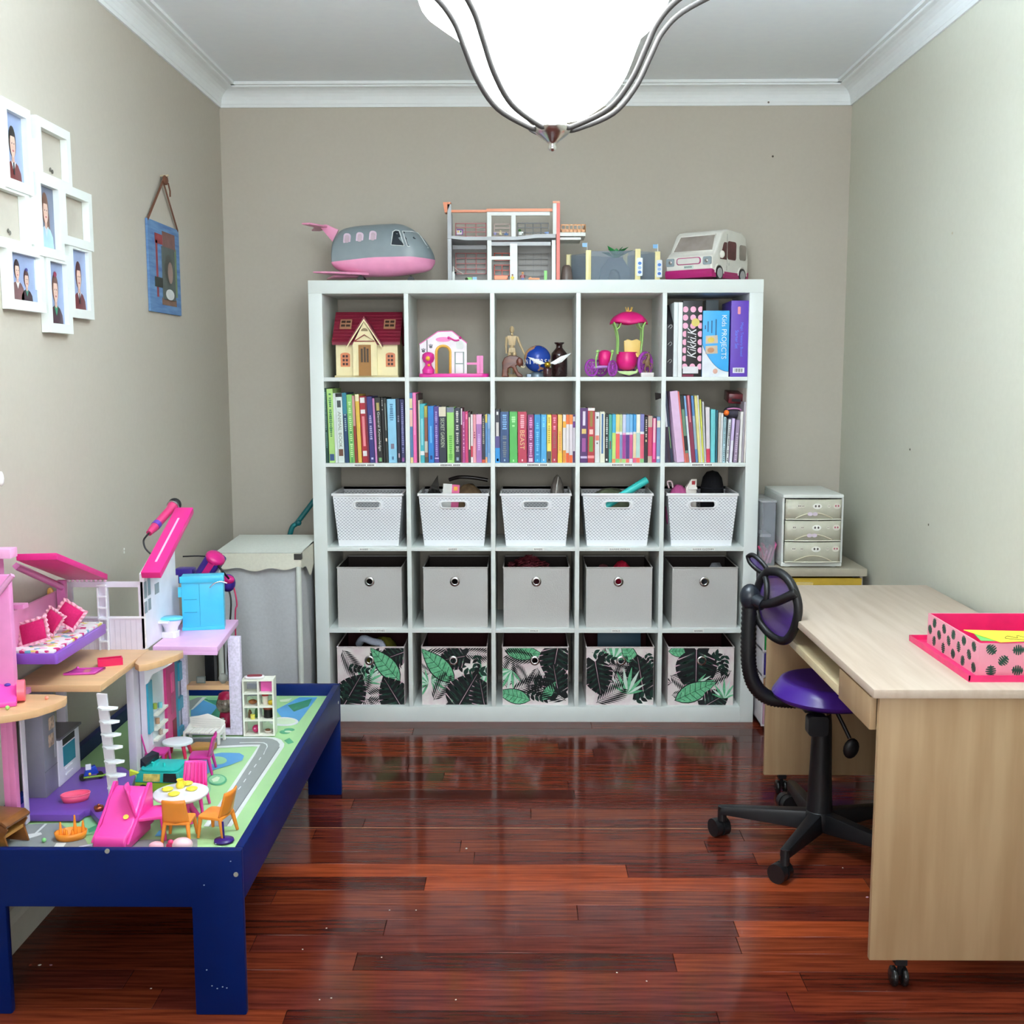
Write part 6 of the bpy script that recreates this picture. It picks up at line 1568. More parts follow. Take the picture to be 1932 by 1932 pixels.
for k_, (ya, yb, za, zb_) in op.items():
    d = T0+raise_[k_]
    mb = MB()
    mb.box((FX0, ya-bw_, za-bw_), (FX0+d, ya, zb_+bw_)); mb.box((FX0, yb, za-bw_), (FX0+d, yb+bw_, zb_+bw_)); mb.box((FX0, ya, za-bw_), (FX0+d, yb, za)); mb.box((FX0, ya, zb_), (FX0+d, yb, zb_+bw_))
    fo = mb.build('frame', FR, cf, world=True)
    if k_ in 'ACFGH':
        px_ = FX0+.008
        ph = MB().box((FX0+.002, ya, za), (px_, yb, zb_)).build('photo', M((150, 168, 205) if k_ != 'C' else (110, 118, 140), rough=.3, var=.12, scale=9), fo, world=True)
        w, h = yb-ya, zb_-za
        def pr(nm, poly, col, lay):
            P = [(px_+.0003*lay, ya+p[0]*w, za+p[1]*h) for p in poly]
            A = sum(poly[i-1][0]*poly[i][1]-poly[i][0]*poly[i-1][1] for i in range(len(poly)))
            if A < 0: P = P[::-1]
            mb = MB(); mb.add(P, [tuple(range(len(P)))], False); return mb.build(nm, M(col, rough=.35, var=.08, scale=20), fo, world=True)
        def person(cx, by, s, hair, jumper, collar, long=False, asp=1, bow=None):
            e = lambda x, y, rx, ry, n=20, a0=0, a1=360: [(min(1, max(0, p[0])), min(1, max(0, p[1]))) for p in ell(cx+x*s*asp, by+y*s, rx*s*asp, ry*s, n, a0, a1)]
            sh = [(-.62, -.3), (.62, -.3), (.56, .20), (.36, .36), (.14, .42), (-.14, .42), (-.36, .36), (-.56, .20)]
            sh = [(min(1, max(0, cx+x*s*asp)), min(1, max(0, by+y*s))) for x, y in sh]
            pr('hair_print', e(0, .86, .29, .36 if not long else .4), hair, 1)
            if long: pr('hair_print', e(.16, .5, .18, .42), hair, 1)
            pr('jumper_print', sh, jumper, 2)
            pr('neck_print', [(cx-.1*s*asp, by+.36*s), (cx+.1*s*asp, by+.36*s), (cx+.1*s*asp, by+.6*s), (cx-.1*s*asp, by+.6*s)], (214, 172, 154), 3)
            pr('collar_print', [(cx-.2*s*asp, by+.44*s), (cx, by+.16*s), (cx+.2*s*asp, by+.44*s), (cx, by+.36*s)], collar, 4)
            pr('face_print', e(0, .79, .205, .285), (226, 190, 172), 4)
            pr('fringe_print', e(0, .98, .22, .16, 14, 0, 180), hair, 5)
            for sx in (-.08, .08): pr('eye_print', e(sx, .82, .03, .022, 8), (60, 46, 42), 6)
            pr('nose_print', e(0, .74, .02, .03, 8), (206, 160, 142), 6)
            pr('mouth_print', e(0, .655, .07, .024, 10), (186, 92, 92), 6)
            if bow: pr('bow_print', e(0, 1.2, .15, .07, 10), bow, 7)
        if k_ == 'A': person(.48, .02, .66, (44, 42, 40), (108, 44, 44), (226, 228, 236)); pr('tie_print', [(.44, .1), (.52, .1), (.50, .28), (.45, .28)], (34, 34, 40), 7)
        if k_ == 'C': person(.5, .08, .66, (112, 78, 62), (172, 206, 226), (206, 220, 232), long=True)
        if k_ == 'F': person(.3, .15, .6, (52, 40, 44), (116, 84, 84), (226, 230, 226), asp=.6); person(.62, .02, .56, (92, 60, 60), (54, 34, 44), (70, 130, 110), asp=.6, bow=(60, 60, 130))
        if k_ == 'G': person(.5, .02, .66, (110, 78, 66), (62, 36, 48), (52, 140, 104), bow=(150, 50, 84))
        if k_ == 'H': person(.5, .02, .66, (78, 36, 42), (104, 40, 46), (226, 230, 236)); pr('tie_print', [(.46, .1), (.54, .1), (.52, .28), (.47, .28)], (34, 34, 40), 7)
mb = MB()
for y0, y1, z0_, z1_ in ((-1.60, -1.53, 1.99, 2.10), (-1.42, -1.38, 1.9, 1.96), (-1.62, -1.56, 1.82, 1.95), (-1.58, -1.52, 1.70, 1.78), (-1.38, -1.35, 1.69, 1.79), (-1.43, -1.40, 1.80, 1.86)):
    MB().box((FX0, y0, z0_), (FX0+.012, y1, z1_)).build('connector', FR, cf, world=True)
# hooks and marks on the wall inside the empty openings
for y, z in ((-1.50, 2.048), (-1.485, 2.045), (-1.425, 2.042), (-1.412, 2.038), (-1.80, 1.842), (-1.79, 1.84), (-1.71, 1.84), (-1.70, 1.836)):
    mb = MB(); mb.ball((FX0+.002, y, z), .005, 8, 6, (.5, .8, 1.2))
    solo('putty_mark', mb, M((96, 92, 84), rough=.6), 'small dark putty mark on the wall inside an empty frame opening', 'wall mark', group='marks inside the empty frame openings')

# ================================================================ blue wall hanging
hg = thing('wall_hanging', 'blue painted wall hanging with a photo and brown ribbon beside the collage frame', 'wall hanging', (FX0, -.45, 1.85))
hy0, hy1, hz0, hz1 = -.632, -.272, 1.695, 2.016
BP = M((104, 142, 182), c2=(78, 112, 160), rough=.8, scale=6, stretch=(1, 1, 9))
MB().box((FX0, hy0, hz0), (FX0+.008, hy1, hz1)).build('panel', BP, hg, world=True)
def hp(nm, y0, y1, z0_, z1_, col, l): return MB().box((FX0+.008, y0, z0_), (FX0+.008+.0008*l, y1, z1_)).build(nm, M(col, rough=.7, var=.12), hg, world=True)
hp('red_paper', -.56, -.46, 1.94, 1.975, (140, 58, 62), 1); hp('red_paper', -.555, -.535, 1.75, 1.95, (140, 60, 66), 1); hp('brown_paper', -.475, -.33, 1.93, 1.99, (118, 84, 78), 2)
hp('green_paper', -.36, -.315, 1.76, 1.94, (110, 132, 96), 1); hp('brown_paper', -.50, -.33, 1.725, 1.75, (120, 92, 76), 1); hp('black_tag', -.575, -.475, 1.785, 1.82, (48, 54, 48), 3)
pb = hp('photo', -.49, -.345, 1.745, 1.935, (82, 90, 86), 4)
def hpr(nm, cy_, cz_, ry, rz_, col, l):
    P = [(FX0+.008+.0008*l, p[0], p[1]) for p in ell(cy_, cz_, ry, rz_, 16)]
    mb = MB(); mb.add(P, [tuple(range(16))], False); mb.build(nm, M(col, rough=.5), pb, world=True)
hpr('hair_print', -.42, 1.86, .045, .05, (58, 62, 56), 4.6); hpr('face_print', -.405, 1.845, .03, .04, (150, 126, 116), 5.2); hpr('shirt_print', -.415, 1.765, .05, .02, (206, 208, 206), 4.6)
hk = Vector((FX0+.012, -.455, 2.17))
RB = FB((112, 76, 60))
for yy in (hy0+.006, hy1-.006):
    a, b = Vector((FX0+.006, yy, hz1-.004)), hk
    d = (b-a).normalized(); s_ = Vector((0, d.z, -d.y))*.006
    mb = MB(); mb.hexa([a-s_, a+s_, b+s_, b-s_, a-s_+Vector((.002, 0, 0)), a+s_+Vector((.002, 0, 0)), b+s_+Vector((.002, 0, 0)), b-s_+Vector((.002, 0, 0))]); mb.build('ribbon', RB, hg, world=True)
mb = MB(); mb.ball(hk+Vector((.004, .02, .006)), .02, 10, 6, (.4, 1.3, .9)); mb.tube([hk+Vector((.004, .05, 0)), hk+Vector((.004, .07, -.025)), hk+Vector((.002, .075, -.045))], .003, 6); mb.build('bow', RB, hg, world=True)
mb = MB(); mb.cyl((FX0-.001, -.44, 2.19), (FX0+.03, -.44, 2.192), .004, n=8); mb.build('hook', M((190, 176, 150), rough=.4), hg, world=True)
# little marks on the walls
marks = [((1458, 295), 'b', 'small dark nail in the back wall above the toy van', (70, 62, 52)), ((1797, 440), 'r', 'small pale plaster scrape on the wall high above the desk', (196, 186, 160)), ((1717, 848), 'r', 'small dark screw hole in the wall above the desk', (84, 78, 66)), ((1752, 990), 'r', 'small dark dent in the wall just above the desk', (110, 104, 90)), ((1450, 193), 't', 'tiny dark dent in the cornice of the back wall', (120, 116, 108)),
         ((234, 1036), 'l', 'upper white filler dot on the wall behind the dollhouse', (236, 236, 230)), ((234, 1042), 'l', 'lower white filler dot on the wall behind the dollhouse', (236, 236, 230)), ((2, 903), 'l', 'white plastic adhesive hook on the wall below the photo frame', (240, 240, 236))]
for (px, py), s_, lb, c_ in marks:
    p = U(px, py, 1, YB) if s_ == 'b' else U(px, py, 1, YB-.03) if s_ == 't' else U(px, py, 0, XR) if s_ == 'r' else U(px, py, 0, XL)
    r = .012 if 'hook' in lb else .0045
    mb = MB(); mb.ball((0, 0, 0), r, 10, 6, {'b': (1, .5, 1), 't': (1, .5, 1)}.get(s_, (.5, 1, 1.6 if 'hook' in lb else 1)))
    solo('adhesive_hook' if 'hook' in lb and 'adhesive' in lb else 'wall_mark', mb, M(c_, rough=.7), lb, 'hook' if 'adhesive' in lb else 'wall mark', p)

# ================================================================ laundry hamper in the left corner
hx0, hx1, hy0, hy1, hz = -1.262, -.942, -.25, .14, .765
hm = thing('laundry_hamper', 'white fabric laundry hamper on a metal frame in the corner beside the shelf', 'hamper', (hx0, hy0, 0))
def HB_(mb, n, m, par=hm, **k): return mb.build(n, m, par, world=True, **k)
HW = M((216, 222, 214), rough=.4, var=.02); HF = FB((188, 190, 193), var=.03, scale=90)
for x in (hx0, hx1):
    for y in (hy0, hy1): HB_(MB().cyl((x, y, 0), (x, y, hz), .011, n=12), 'frame_post', HW)
for a, b in (((hx0, hy0), (hx1, hy0)), ((hx1, hy0), (hx1, hy1)), ((hx1, hy1), (hx0, hy1)), ((hx0, hy1), (hx0, hy0))):
    HB_(MB().cyl((a[0], a[1], hz-.012), (b[0], b[1], hz-.012), .009, n=10), 'top_rail', HW)
    HB_(MB().cyl((a[0], a[1], .05), (b[0], b[1], .05), .008, n=10), 'bottom_rail', HW)
for x in (hx0, hx1): HB_(MB().box((x-.014, hy0-.014, hz-.022), (x+.014, hy0+.014, hz+.002)), 'corner_joint', M((60, 58, 56)))
bx0, bx1, by0, by1 = hx0+.012, hx1-.012, hy0+.012, hy1-.012
def fold(ax, a, b, c, sgn):
    def f_(u, v):
        z = .06+(hz-.075)*v; k = a+(b-a)*u
        w = .010*math.sin(u*PI)*math.sin(u*9+v*3)*(.4+.6*math.sin(v*PI))-.012*math.sin(u*PI)*math.sin(v*PI)
        p = c+sgn*w
        return (k, p, z) if ax == 'x' else (p, k, z)
    return f_
mb = MB(); mb.grid(fold('x', bx0, bx1, by0, 1), 24, 14); mb.grid(fold('x', bx0, bx1, by1, -1), 24, 14, flip=True); mb.grid(fold('y', by0, by1, bx0, 1), 20, 14, flip=True); mb.grid(fold('y', by0, by1, bx1, -1), 20, 14)
mb.box((bx0, by0, .055), (bx1, by1, .062)); HB_(mb, 'fabric_bag', HF)
CRM2 = FB((222, 220, 204), var=.03, scale=90)
def cuff(u, v):
    P = [(hx0-.012, hy0-.012), (hx1+.012, hy0-.012), (hx1+.012, hy1+.012), (hx0-.012, hy1+.012), (hx0-.012, hy0-.012)]
    j = u*4; i = min(int(j), 3); t = j-i; x = P[i][0]+(P[i+1][0]-P[i][0])*t; y = P[i][1]+(P[i+1][1]-P[i][1])*t
    drop = .055+.012*math.sin(t*PI)+.006*math.sin(t*17)
    if i == 1: drop += .05*math.sin(t*PI)**4
    return (x, y, hz+.004-drop*v)
HB_(MB().grid(cuff, 96, 4), 'fabric_cuff', CRM2)
def lidf(u, v):
    x = hx0-.012+(hx1-hx0+.024)*u; y = hy0-.012+(hy1-hy0+.024)*v
    return (x, y, hz+.005+.012*math.sin(v*PI)*math.sin(u*PI)-.002*math.sin(u*14)*math.sin(v*PI)+.014*v)
HB_(MB().grid(lidf, 24, 14), 'fabric_lid', FB((226, 230, 222), var=.03, scale=90))
# ---- teal pole and black stand behind it
a, b = U(548, 1005, 1, .27), U(592, 945, 1, .29)
d = (b-a).normalized(); foot = a-d*(a.z-.012)/d.z
foot.x = max(foot.x, XL+.03)
hd = thing('plastic_pole', 'teal plastic pole leaning behind the laundry hamper', 'pole', (-1.1, .27, 0))
mb = MB(); mid = U(562, 985, 1, .275); mb.tube(smooth_path([Vector((-1.16, .26, .30)), Vector((-1.12, .262, .55)), a, mid, b, b+d*.06], 6), .0115, 10); mb.build('pole', PL((18, 112, 116)), hd, world=True)
mb = MB(); mb.ball(mid+Vector((.004, -.008, -.002)), .014, 10, 6); mb.build('clip', PL((14, 96, 102)), hd, world=True)
mb = MB(); mb.tube([Vector((-1.16, .26, .30)), Vector((-1.17, .26, .02))], .0115, 10); mb.cbox((-1.17, .26, .012), (.22, .05, .024)); mb.build('foot', PL((16, 100, 104)), hd, world=True)

# ---- karaoke set: pink and purple speaker on a black stand, wired microphones
kc = U(393, 1075, 1, -.62)
ks = thing('karaoke_speaker', 'pink and purple toy karaoke speaker on a black stand behind the blue cabinet', 'karaoke machine', (kc.x, -.62, 0))
PUR2 = PL((60, 36, 140)); KP = PL((214, 30, 128))
bxx = U(398, 1260, 1, -.62).x
K = lambda mb, n, m, par=ks, **k: mb.build(n, m, par, world=True, **k)
K(MB().box((bxx-.017, -.637, .012), (bxx+.017, -.603, .70)), 'stand_post', BLK)
K(MB().prism(rrect(bxx-.10, -.72, bxx+.10, -.52, .04), 0, .014, 'XY'), 'stand_base', BLK)
mb = MB(); mb.at((kc.x, -.62, kc.z), (.2, .62, 0)); mb.cbox((0, 0, 0), (.062, .09, .13)); K(mb, 'speaker_body', PUR2, bevel=.016, seg=3)
mb = MB(); mb.at((kc.x, -.62, kc.z), (.2, .62, 0)); mb.cbox((.004, -.047, .0), (.022, .006, .128)); mb.ball((0, -.01, .06), .037, 14, 8, (1, 1.2, .55)); K(mb, 'pink_band', KP)
mb = MB(); mb.at((kc.x, -.62, kc.z), (.2, .62, 0)); mb.cbox((.024, -.047, -.02), (.012, .006, .07)); K(mb, 'grille', PL((170, 160, 170)))
mb = MB(); c2_ = U(430, 1100, 1, -.62); mb.ball(c2_, .03, 14, 8, (.95, .9, 1.1)); K(mb, 'lower_speaker', PUR2)
mb = MB(); mb.ball(c2_+Vector((.004, -.012, .014)), .024, 14, 8, (1, .8, .7)); K(mb, 'lower_speaker_cap', KP)
mb = MB(); mb.tube(smooth_path([U(408, 1062, 1, -.66), U(420, 1078, 1, -.68), U(432, 1092, 1, -.66)], 6), .004, 6); mb.tube(smooth_path([U(345, 1050, 1, -.60), U(375, 1049, 1, -.60), U(400, 1051, 1, -.6)], 4), .003, 6); K(mb, 'cable', BLK)
mb = MB(); mb.tube(smooth_path([c2_-Vector((0, 0, .02)), U(436, 1140, 1, -.64), U(430, 1230, 1, -.66), U(432, 1280, 1, -.66), Vector((U(440, 1300, 1, -.66).x, -.66, .05))], 8), .0035, 6); K(mb, 'cable', BLK)
mb = MB(); mb.tube(smooth_path([c2_+Vector((.02, 0, -.01)), U(447, 1140, 1, -.63), U(444, 1180, 1, -.64), Vector((U(446, 1190, 1, -.64).x, -.64, .05))], 8), .003, 6); K(mb, 'pink_cable', PL((190, 40, 90)))
mb = MB(); mb.at((U(350, 1085, 1, -.6)), (0, 0, 0)); mb.cbox((0, 0, 0), (.07, .06, .055)); mb.v = mb.v; K(mb, 'cradle', PUR2, bevel=.01)
mb = MB(); mb.cyl((U(350, 1085, 1, -.6).x, -.6, .70), (bxx, -.615, .68), .012, n=8); K(mb, 'cradle_arm', BLK)

# ================================================================ drawer towers in the right corner
TX0, TX1, TY0, TY1 = .935, 1.335, -.12, .34
tw = thing('drawer_tower', 'clear drawer tower with yellow, pink, green and navy drawers behind the desk', 'drawers', (TX0, TY0, 0))
TQ = lambda mb, n, m, par=tw, **k: mb.build(n, m, par, world=True, **k)
TF = PL((178, 170, 152), rough=.3); FRM = PL((206, 200, 206))
TQ(MB().box((TX0-.01, TY0-.012, .652), (TX1+.012, TY1, .684)), 'tower_top', TF, bevel=.005)
for x in (TX0, TX1-.012): TQ(MB().box((x, TY0+.01, .02), (x+.012, TY1-.004, .652)), 'side_frame', FRM)
TQ(MB().box((TX0, TY1-.012, .02), (TX1, TY1-.004, .652)), 'back_panel', FRM)
for x in (TX0+.04, TX1-.04):
    for y in (TY0+.05, TY1-.05): TQ(MB().cyl((x, y, 0), (x, y, .03), .02, n=12), 'foot', BLK)
cols = [(206, 170, 62), (196, 120, 170), (20, 130, 52), (40, 26, 120), (150, 110, 80), (196, 150, 170)]
nh = .63/6
for i, c_ in enumerate(cols):
    z1_ = .650-i*nh; z0_ = z1_-nh+.008
    dr = TQ(MB().box((TX0+.006, TY0, z0_), (TX1-.006, TY0+.012, z1_-.006)), 'drawer', M(c_, rough=.2, alpha=.92, var=.12, scale=9), bevel=.003)
    TQ(MB().box((TX0+.016, TY0+.012, z0_), (TX1-.016, TY1-.03, z1_-.02)), 'drawer_tray', M(c_, rough=.25, alpha=.8), dr)
    mb = MB(); mb.at(((TX0+TX1)/2-.04, TY0-.008, z1_-.028)); mb.prism(rrect(-.035, -.006, .035, .006, .005), 0, .01); TQ(mb, 'drawer_handle', PL((226, 200, 130)) if i == 0 else FRM, dr)
    TQ(MB().box((TX0, TY0+.004, z0_-.008), (TX1, TY1-.03, z0_-.001)), 'rail', FRM)
# ---- small white cabinet with three cream drawers
mx0, mx1, my0, my1, mz0, mz1 = 1.003, 1.250, -.105, .25, .6845, .985
mc = thing('mini_drawers', 'small white plastic cabinet with three stickered clear drawers', 'drawers', (mx0, my0, mz0))
Q = lambda mb, n, m, par=mc, **k: mb.build(n, m, par, world=True, **k)
WC = PL((226, 230, 226)); CD = M((202, 200, 182), rough=.22, alpha=.93, var=.05)
Q(MB().box((mx0, my0, mz1-.016), (mx1, my1, mz1)), 'top_panel', WC, bevel=.006)
Q(MB().box((mx0, my0+.006, mz0+.004), (mx1, my1, mz0+.020)), 'bottom_panel', WC, bevel=.004)
for x in (mx0, mx1-.008): Q(MB().box((x, my0+.006, mz0+.020), (x+.008, my1, mz1-.016)), 'side_panel', WC)
Q(MB().box((mx0, my1-.006, mz0+.02), (mx1, my1, mz1-.016)), 'back_panel', WC)
for x in (mx0+.03, mx1-.03):
    for y in (my0+.03, my1-.03): Q(MB().cyl((x, y, mz0), (x, y, mz0+.006), .012, n=10), 'foot', WC)
dh = (mz1-.016-mz0-.022)/3
rg = random.Random(9)
for i in range(3):
    z0_ = mz0+.022+dh*i
    def bow(u, v):
        return (mx0+.010+(mx1-mx0-.020)*u, my0-.004-.012*math.sin(u*PI), z0_+.003+(dh-.006)*v)
    mb = MB(); mb.grid(bow, 20, 2); dw = Q(mb, 'drawer', CD, solid=.002)
    mb = MB(); mb.box((mx0+.012, my0+.004, z0_+.003), (mx1-.012, my1-.02, z0_+.006)); mb.box((mx0+.012, my0+.006, z0_+.006), (mx0+.015, my1-.02, z0_+dh-.02)); mb.box((mx1-.015, my0+.006, z0_+.006), (mx1-.012, my1-.02, z0_+dh-.02)); Q(mb, 'drawer_tray', CD, dw)
    P = [((mx0+mx1)/2-.075+.15*t_, my0-.0165-.0006+.004*abs(t_-.5), z0_+.008+.022*math.sin(PI*t_)) for t_ in [j/12 for j in range(13)]]
    mb = MB(); mb.tube(P, .0022, 6); Q(mb, 'grip_edge', PL((216, 210, 186)), dw)
    mb = MB(); mb.tube([(mx0+.012, my0-.003, z0_+.002)]+[bow(t_, 0) for t_ in [j/10 for j in range(1, 10)]]+[(mx1-.012, my0-.003, z0_+.002)], .0025, 6); Q(mb, 'drawer_lip', PL((236, 236, 220)), dw)
    for j, (u, sx, c_) in enumerate(((.16, .010, (90, 84, 80)), (.30, .008, (120, 112, 104)), (.55, .019, (240, 240, 232)), (.76, .007, (130, 120, 110)), (.91, .015, (150, 96, 110)))):
        if j == 0 and i == 2: u = .24
        b_ = bow(u, .66); P = ell(0, 0, sx, sx*.62 if j == 2 else sx*.8, 14)
        mb = MB(); mb.at((b_[0], b_[1]-.0022, b_[2])); mb.prism(P, -.0005, 0); st = Q(mb, 'sticker', M(c_ if j in (2,) else (222, 218, 204), rough=.4), dw)
        for q_ in (-.35, .35):
            mb = MB(); mb.at((b_[0]+q_*sx, b_[1]-.0030, b_[2]+.001)); mb.prism(ell(0, 0, sx*.2, sx*.26, 8), -.0004, 0); Q(mb, 'sticker_dot', M((70, 60, 58) if j != 4 else (170, 60, 90)), dw)
    if i: 
        b_ = bow(.47, .28)
        for q_ in (-1, 1):
            mb = MB(); mb.at((b_[0]+q_*.010, b_[1]-.003, b_[2])); mb.prism(ell(0, 0, .011, .008, 10), -.0006, 0); Q(mb, 'bow_sticker', M((214, 200, 214), rough=.4), dw)
# ---- tall clear box with pink bits
cx0_, cx1_, cy0_, cy1_ = .930, .985, -.06, .20
cb = thing('clear_box', 'narrow clear plastic box of pink doll bits beside the shelf unit', 'box', (cx0_, cy0_, .6845))
hh = .262; CLR = M((176, 182, 192), rough=.12, alpha=.34, var=.03)
w, d = cx1_-cx0_, cy1_-cy0_
mb = MB(); t = .002
mb.box((0, 0, 0), (w, d, t)); mb.box((0, 0, t), (w, t, hh)); mb.box((0, d-t, t), (w, d, hh)); mb.box((0, t, t), (t, d-t, hh)); mb.box((w-t, t, t), (w, d-t, hh)); mb.build('box_shell', CLR, cb)
mb = MB(); mb.box((-.003, -.003, hh), (w+.003, d+.003, hh+.008)); mb.build('box_lid', M((196, 200, 206), rough=.2, alpha=.6), cb, bevel=.002)
for i in range(5):
    z = .6845+.003+i*.001
    mb = MB(); mb.at((cx0_+.012+.007*i, cy0_+.02+.008*(i % 2), z), (.15, .25*(-1)**i, 0)); mb.box((-.004, 0, 0), (.004, .04, .062+.006*i))
    solo('doll_brush', mb, PL([(236, 120, 170), (220, 60, 120), (240, 150, 190), (206, 40, 96), (230, 110, 170)][i]), ['rose pink', 'deep pink', 'pale pink', 'crimson', 'orchid pink'][i]+' plastic doll accessory standing in the narrow clear box', 'doll accessory', group='pink doll accessories in the clear box')
mb = MB(); mb.at((cx0_+.027, cy0_+.14, .6870)); crumple(mb, (0, 0, .055), .02, .06, .055, 4, amp=.15); solo('dark_cloth', mb, FB((50, 44, 58)), 'dark cloth bundle in the narrow clear box', 'cloth')
mb = MB(); mb.at((cx0_+.027, cy0_+.10, .6870)); mb.box((-.022, -.05, .11), (.022, .08, .122)); mb.box((-.022, .07, 0), (.022, .08, .11)); solo('white_tray', mb, PL((216, 216, 222)), 'white plastic tray inside the narrow clear box', 'tray')
# ================================================================ blue play table
BLU_ = M((2, 27, 88), rough=.4, var=.08, scale=6, spec=.16)
tx0, tx1, ty0, ty1, tz, mz = XL+.018, -.69, -2.212, -.822, .400, .360
tb = thing('play_table', 'dark blue painted wooden play table with raised rim under the dollhouse', 'table', (tx0, ty0, 0))
T_ = lambda mb, n, m=BLU_, par=tb, **k: mb.build(n, m, par, world=True, **k)
lz = UZ(300, 1712, ty0); lw = .118
for y0, y1 in ((ty0, ty0+.02), (ty1-.02, ty1)):
    P = [(tx0, 0), (tx0+lw, 0), (tx0+lw, lz), (tx1-lw, lz), (tx1-lw, 0), (tx1, 0), (tx1, tz), (tx0, tz)]
    T_(MB().prism(P, y0, y1), 'end_panel', bevel=.004)
T_(MB().box((tx1-.02, ty0+.02, tz-.125), (tx1, ty1-.02, tz)), 'side_rail', bevel=.003)
T_(MB().box((tx0, ty0+.02, tz-.125), (tx0+.02, ty1-.02, tz)), 'side_rail', bevel=.003)
T_(MB().box((tx0+.02, ty0+.02, mz-.016), (tx1-.02, ty1-.02, mz-.003)), 'table_board')
for px, py, y_ in ((445, 1650, ty0-.0012), (202, 1606, ty0-.0012)):
    p = U(px, py, 1, y_); T_(MB().cyl((p.x, y_-.0008, p.z), (p.x, y_+.002, p.z), .0055, n=12), 'screw_cap', M((150, 150, 140), rough=.4))
T_(MB().cyl((tx1+.0005, ty1-.05, .345), (tx1+.002, ty1-.05, .345), .005, n=10), 'screw_cap', M((190, 190, 186)))
for px, py in ((400, 1860), (410, 1865), (428, 1864), (420, 1862), (390, 1830), (435, 1625), (385, 1670), (407, 1592)):
    p = U(px, py, 1, ty0-.0004); T_(MB().prism(ell(p.x, p.z, .0018, .0013, 7), ty0-.0009, ty0+.0002), 'paint_chip', M((150, 170, 190)))

# ---- printed play mat: every printed shape lies on the mat
mt = thing('play_mat', 'printed green road play mat lining the blue table', 'play mat', ((tx0+tx1)/2, (ty0+ty1)/2, mz-.003))
MT = lambda mb, n, m, **k: mb.build(n, m, mt, world=True, **k)
MT(MB().box((tx0+.021, ty0+.021, mz-.003), (tx1-.021, ty1-.021, mz)), 'mat_sheet', M((170, 216, 152), rough=.35, var=.05, scale=5))
lim = (tx0+.022, ty0+.022, tx1-.022, ty1-.022)
GC = {'w': (228, 234, 232), 'r': (146, 152, 150), 'b': (84, 160, 214), 'g': (74, 168, 122), 'd': (52, 138, 104), 'l': (214, 232, 200), 'k': (90, 96, 96), 'h': (140, 200, 150)}
_ml = [0]
def mat_print(nm, poly, c, px=True, o=(230, 1220), s=.17081):
    if px: poly = [U(o[0]+u*s, o[1]+v*s, 2, mz)[:2] for u, v in poly]
    poly = clip(poly, *lim)
    if not poly: return
    A = sum(poly[i-1][0]*poly[i][1]-poly[i][0]*poly[i-1][1] for i in range(len(poly)))
    if A < 0: poly = poly[::-1]
    _ml[0] += 1; z = mz+.0002+.00004*_ml[0]
    mb = MB(); mb.add([(p[0], p[1], z) for p in poly], [tuple(range(len(poly)))], False); MT(mb, nm, M(GC[c], rough=.35, var=.03))
# far part: lake and trees
mat_print('river_print', [(760, 700), (900, 590), (1060, 660), (960, 780), (760, 830)], 'b')
mat_print('hedge_print', [(900, 580), (1240, 560), (1240, 800), (1000, 820), (960, 780), (1060, 660)], 'd'); mat_print('grass_print', [(930, 560), (1240, 552), (1200, 600), (950, 590)], 'h')
mat_print('cloud_print', [(1060, 605), (1180, 590), (1190, 625), (1070, 635)], 'l'); mat_print('road_print', [(640, 640), (840, 560), (930, 560), (780, 690), (640, 720)], 'r'); mat_print('kerb_print', [(890, 560), (935, 560), (785, 695), (760, 700)], 'w')
mat_print('river_print', [(1700, 700), (1960, 560), (2160, 560), (2010, 760), (1930, 860), (1800, 830)], 'b'); mat_print('hedge_print', [(1830, 650), (2100, 575), (2060, 660), (1900, 720)], 'd')
mat_print('pond_rim_print', ell(1790, 830, 160, 50, 24), 'w'); mat_print('pond_print', ell(1800, 826, 120, 34, 24), 'l'); mat_print('cloud_print', [(1740, 590), (1880, 570), (1840, 610), (1750, 612)], 'l')
mat_print('bush_print', ell(1800, 945, 60, 22, 14), 'g'); mat_print('bush_print', ell(1850, 920, 60, 18, 14), 'g'); mat_print('flower_print', ell(1835, 940, 40, 10, 12), 'l'); mat_print('plane_print', [(1790, 1040), (1850, 1010), (1900, 1060), (1840, 1080)], 'g')
# the road with its bend
out = [(1210, 1990), (1500, 1540), (1790, 1110), (1795, 1075), (1760, 1030), (1690, 1005), (1600, 998), (1000, 998), (560, 1010)]
inn = [(560, 1130), (720, 1140), (1440, 1105), (1500, 1108), (1440, 1200), (900, 1990)]
mat_print('kerb_print', out+inn, 'w')
o2 = [(1160, 1990), (1450, 1540), (1735, 1115), (1742, 1080), (1715, 1045), (1660, 1022), (1600, 1014), (1000, 1014), (560, 1028)]
i2 = [(560, 1108), (720, 1116), (1400, 1085), (1530, 1085), (1475, 1190), (960, 1990)]
mat_print('road_print', o2+i2, 'r')
for a, b in (((1220, 1670), (1250, 1630)), ((1280, 1580), (1310, 1545)), ((1340, 1500), (1365, 1462)), ((1395, 1415), (1420, 1378)), ((1455, 1335), (1480, 1300)), ((1510, 1255), (1530, 1225)), ((1160, 1760), (1190, 1720)), ((1090, 1860), (1120, 1815))):
    mat_print('lane_dash_print', [a, b, (b[0]+10, b[1]+3), (a[0]+10, a[1]+3)], 'w')
bend = [(1560, 1195), (1612, 1110), (1605, 1080), (1570, 1062), (1500, 1058), (1300, 1062)]
mat_print('lane_line_print', bend+[(1300, 1070), (1500, 1066), (1560, 1070), (1592, 1086), (1600, 1110), (1570, 1198)], 'w')
for off in (1, -1): mat_print('road_edge_print', [(1165+off*3, 1960), (1737, 1112), (1745, 1112), (1172+off*3, 1962)], 'k') if off > 0 else None
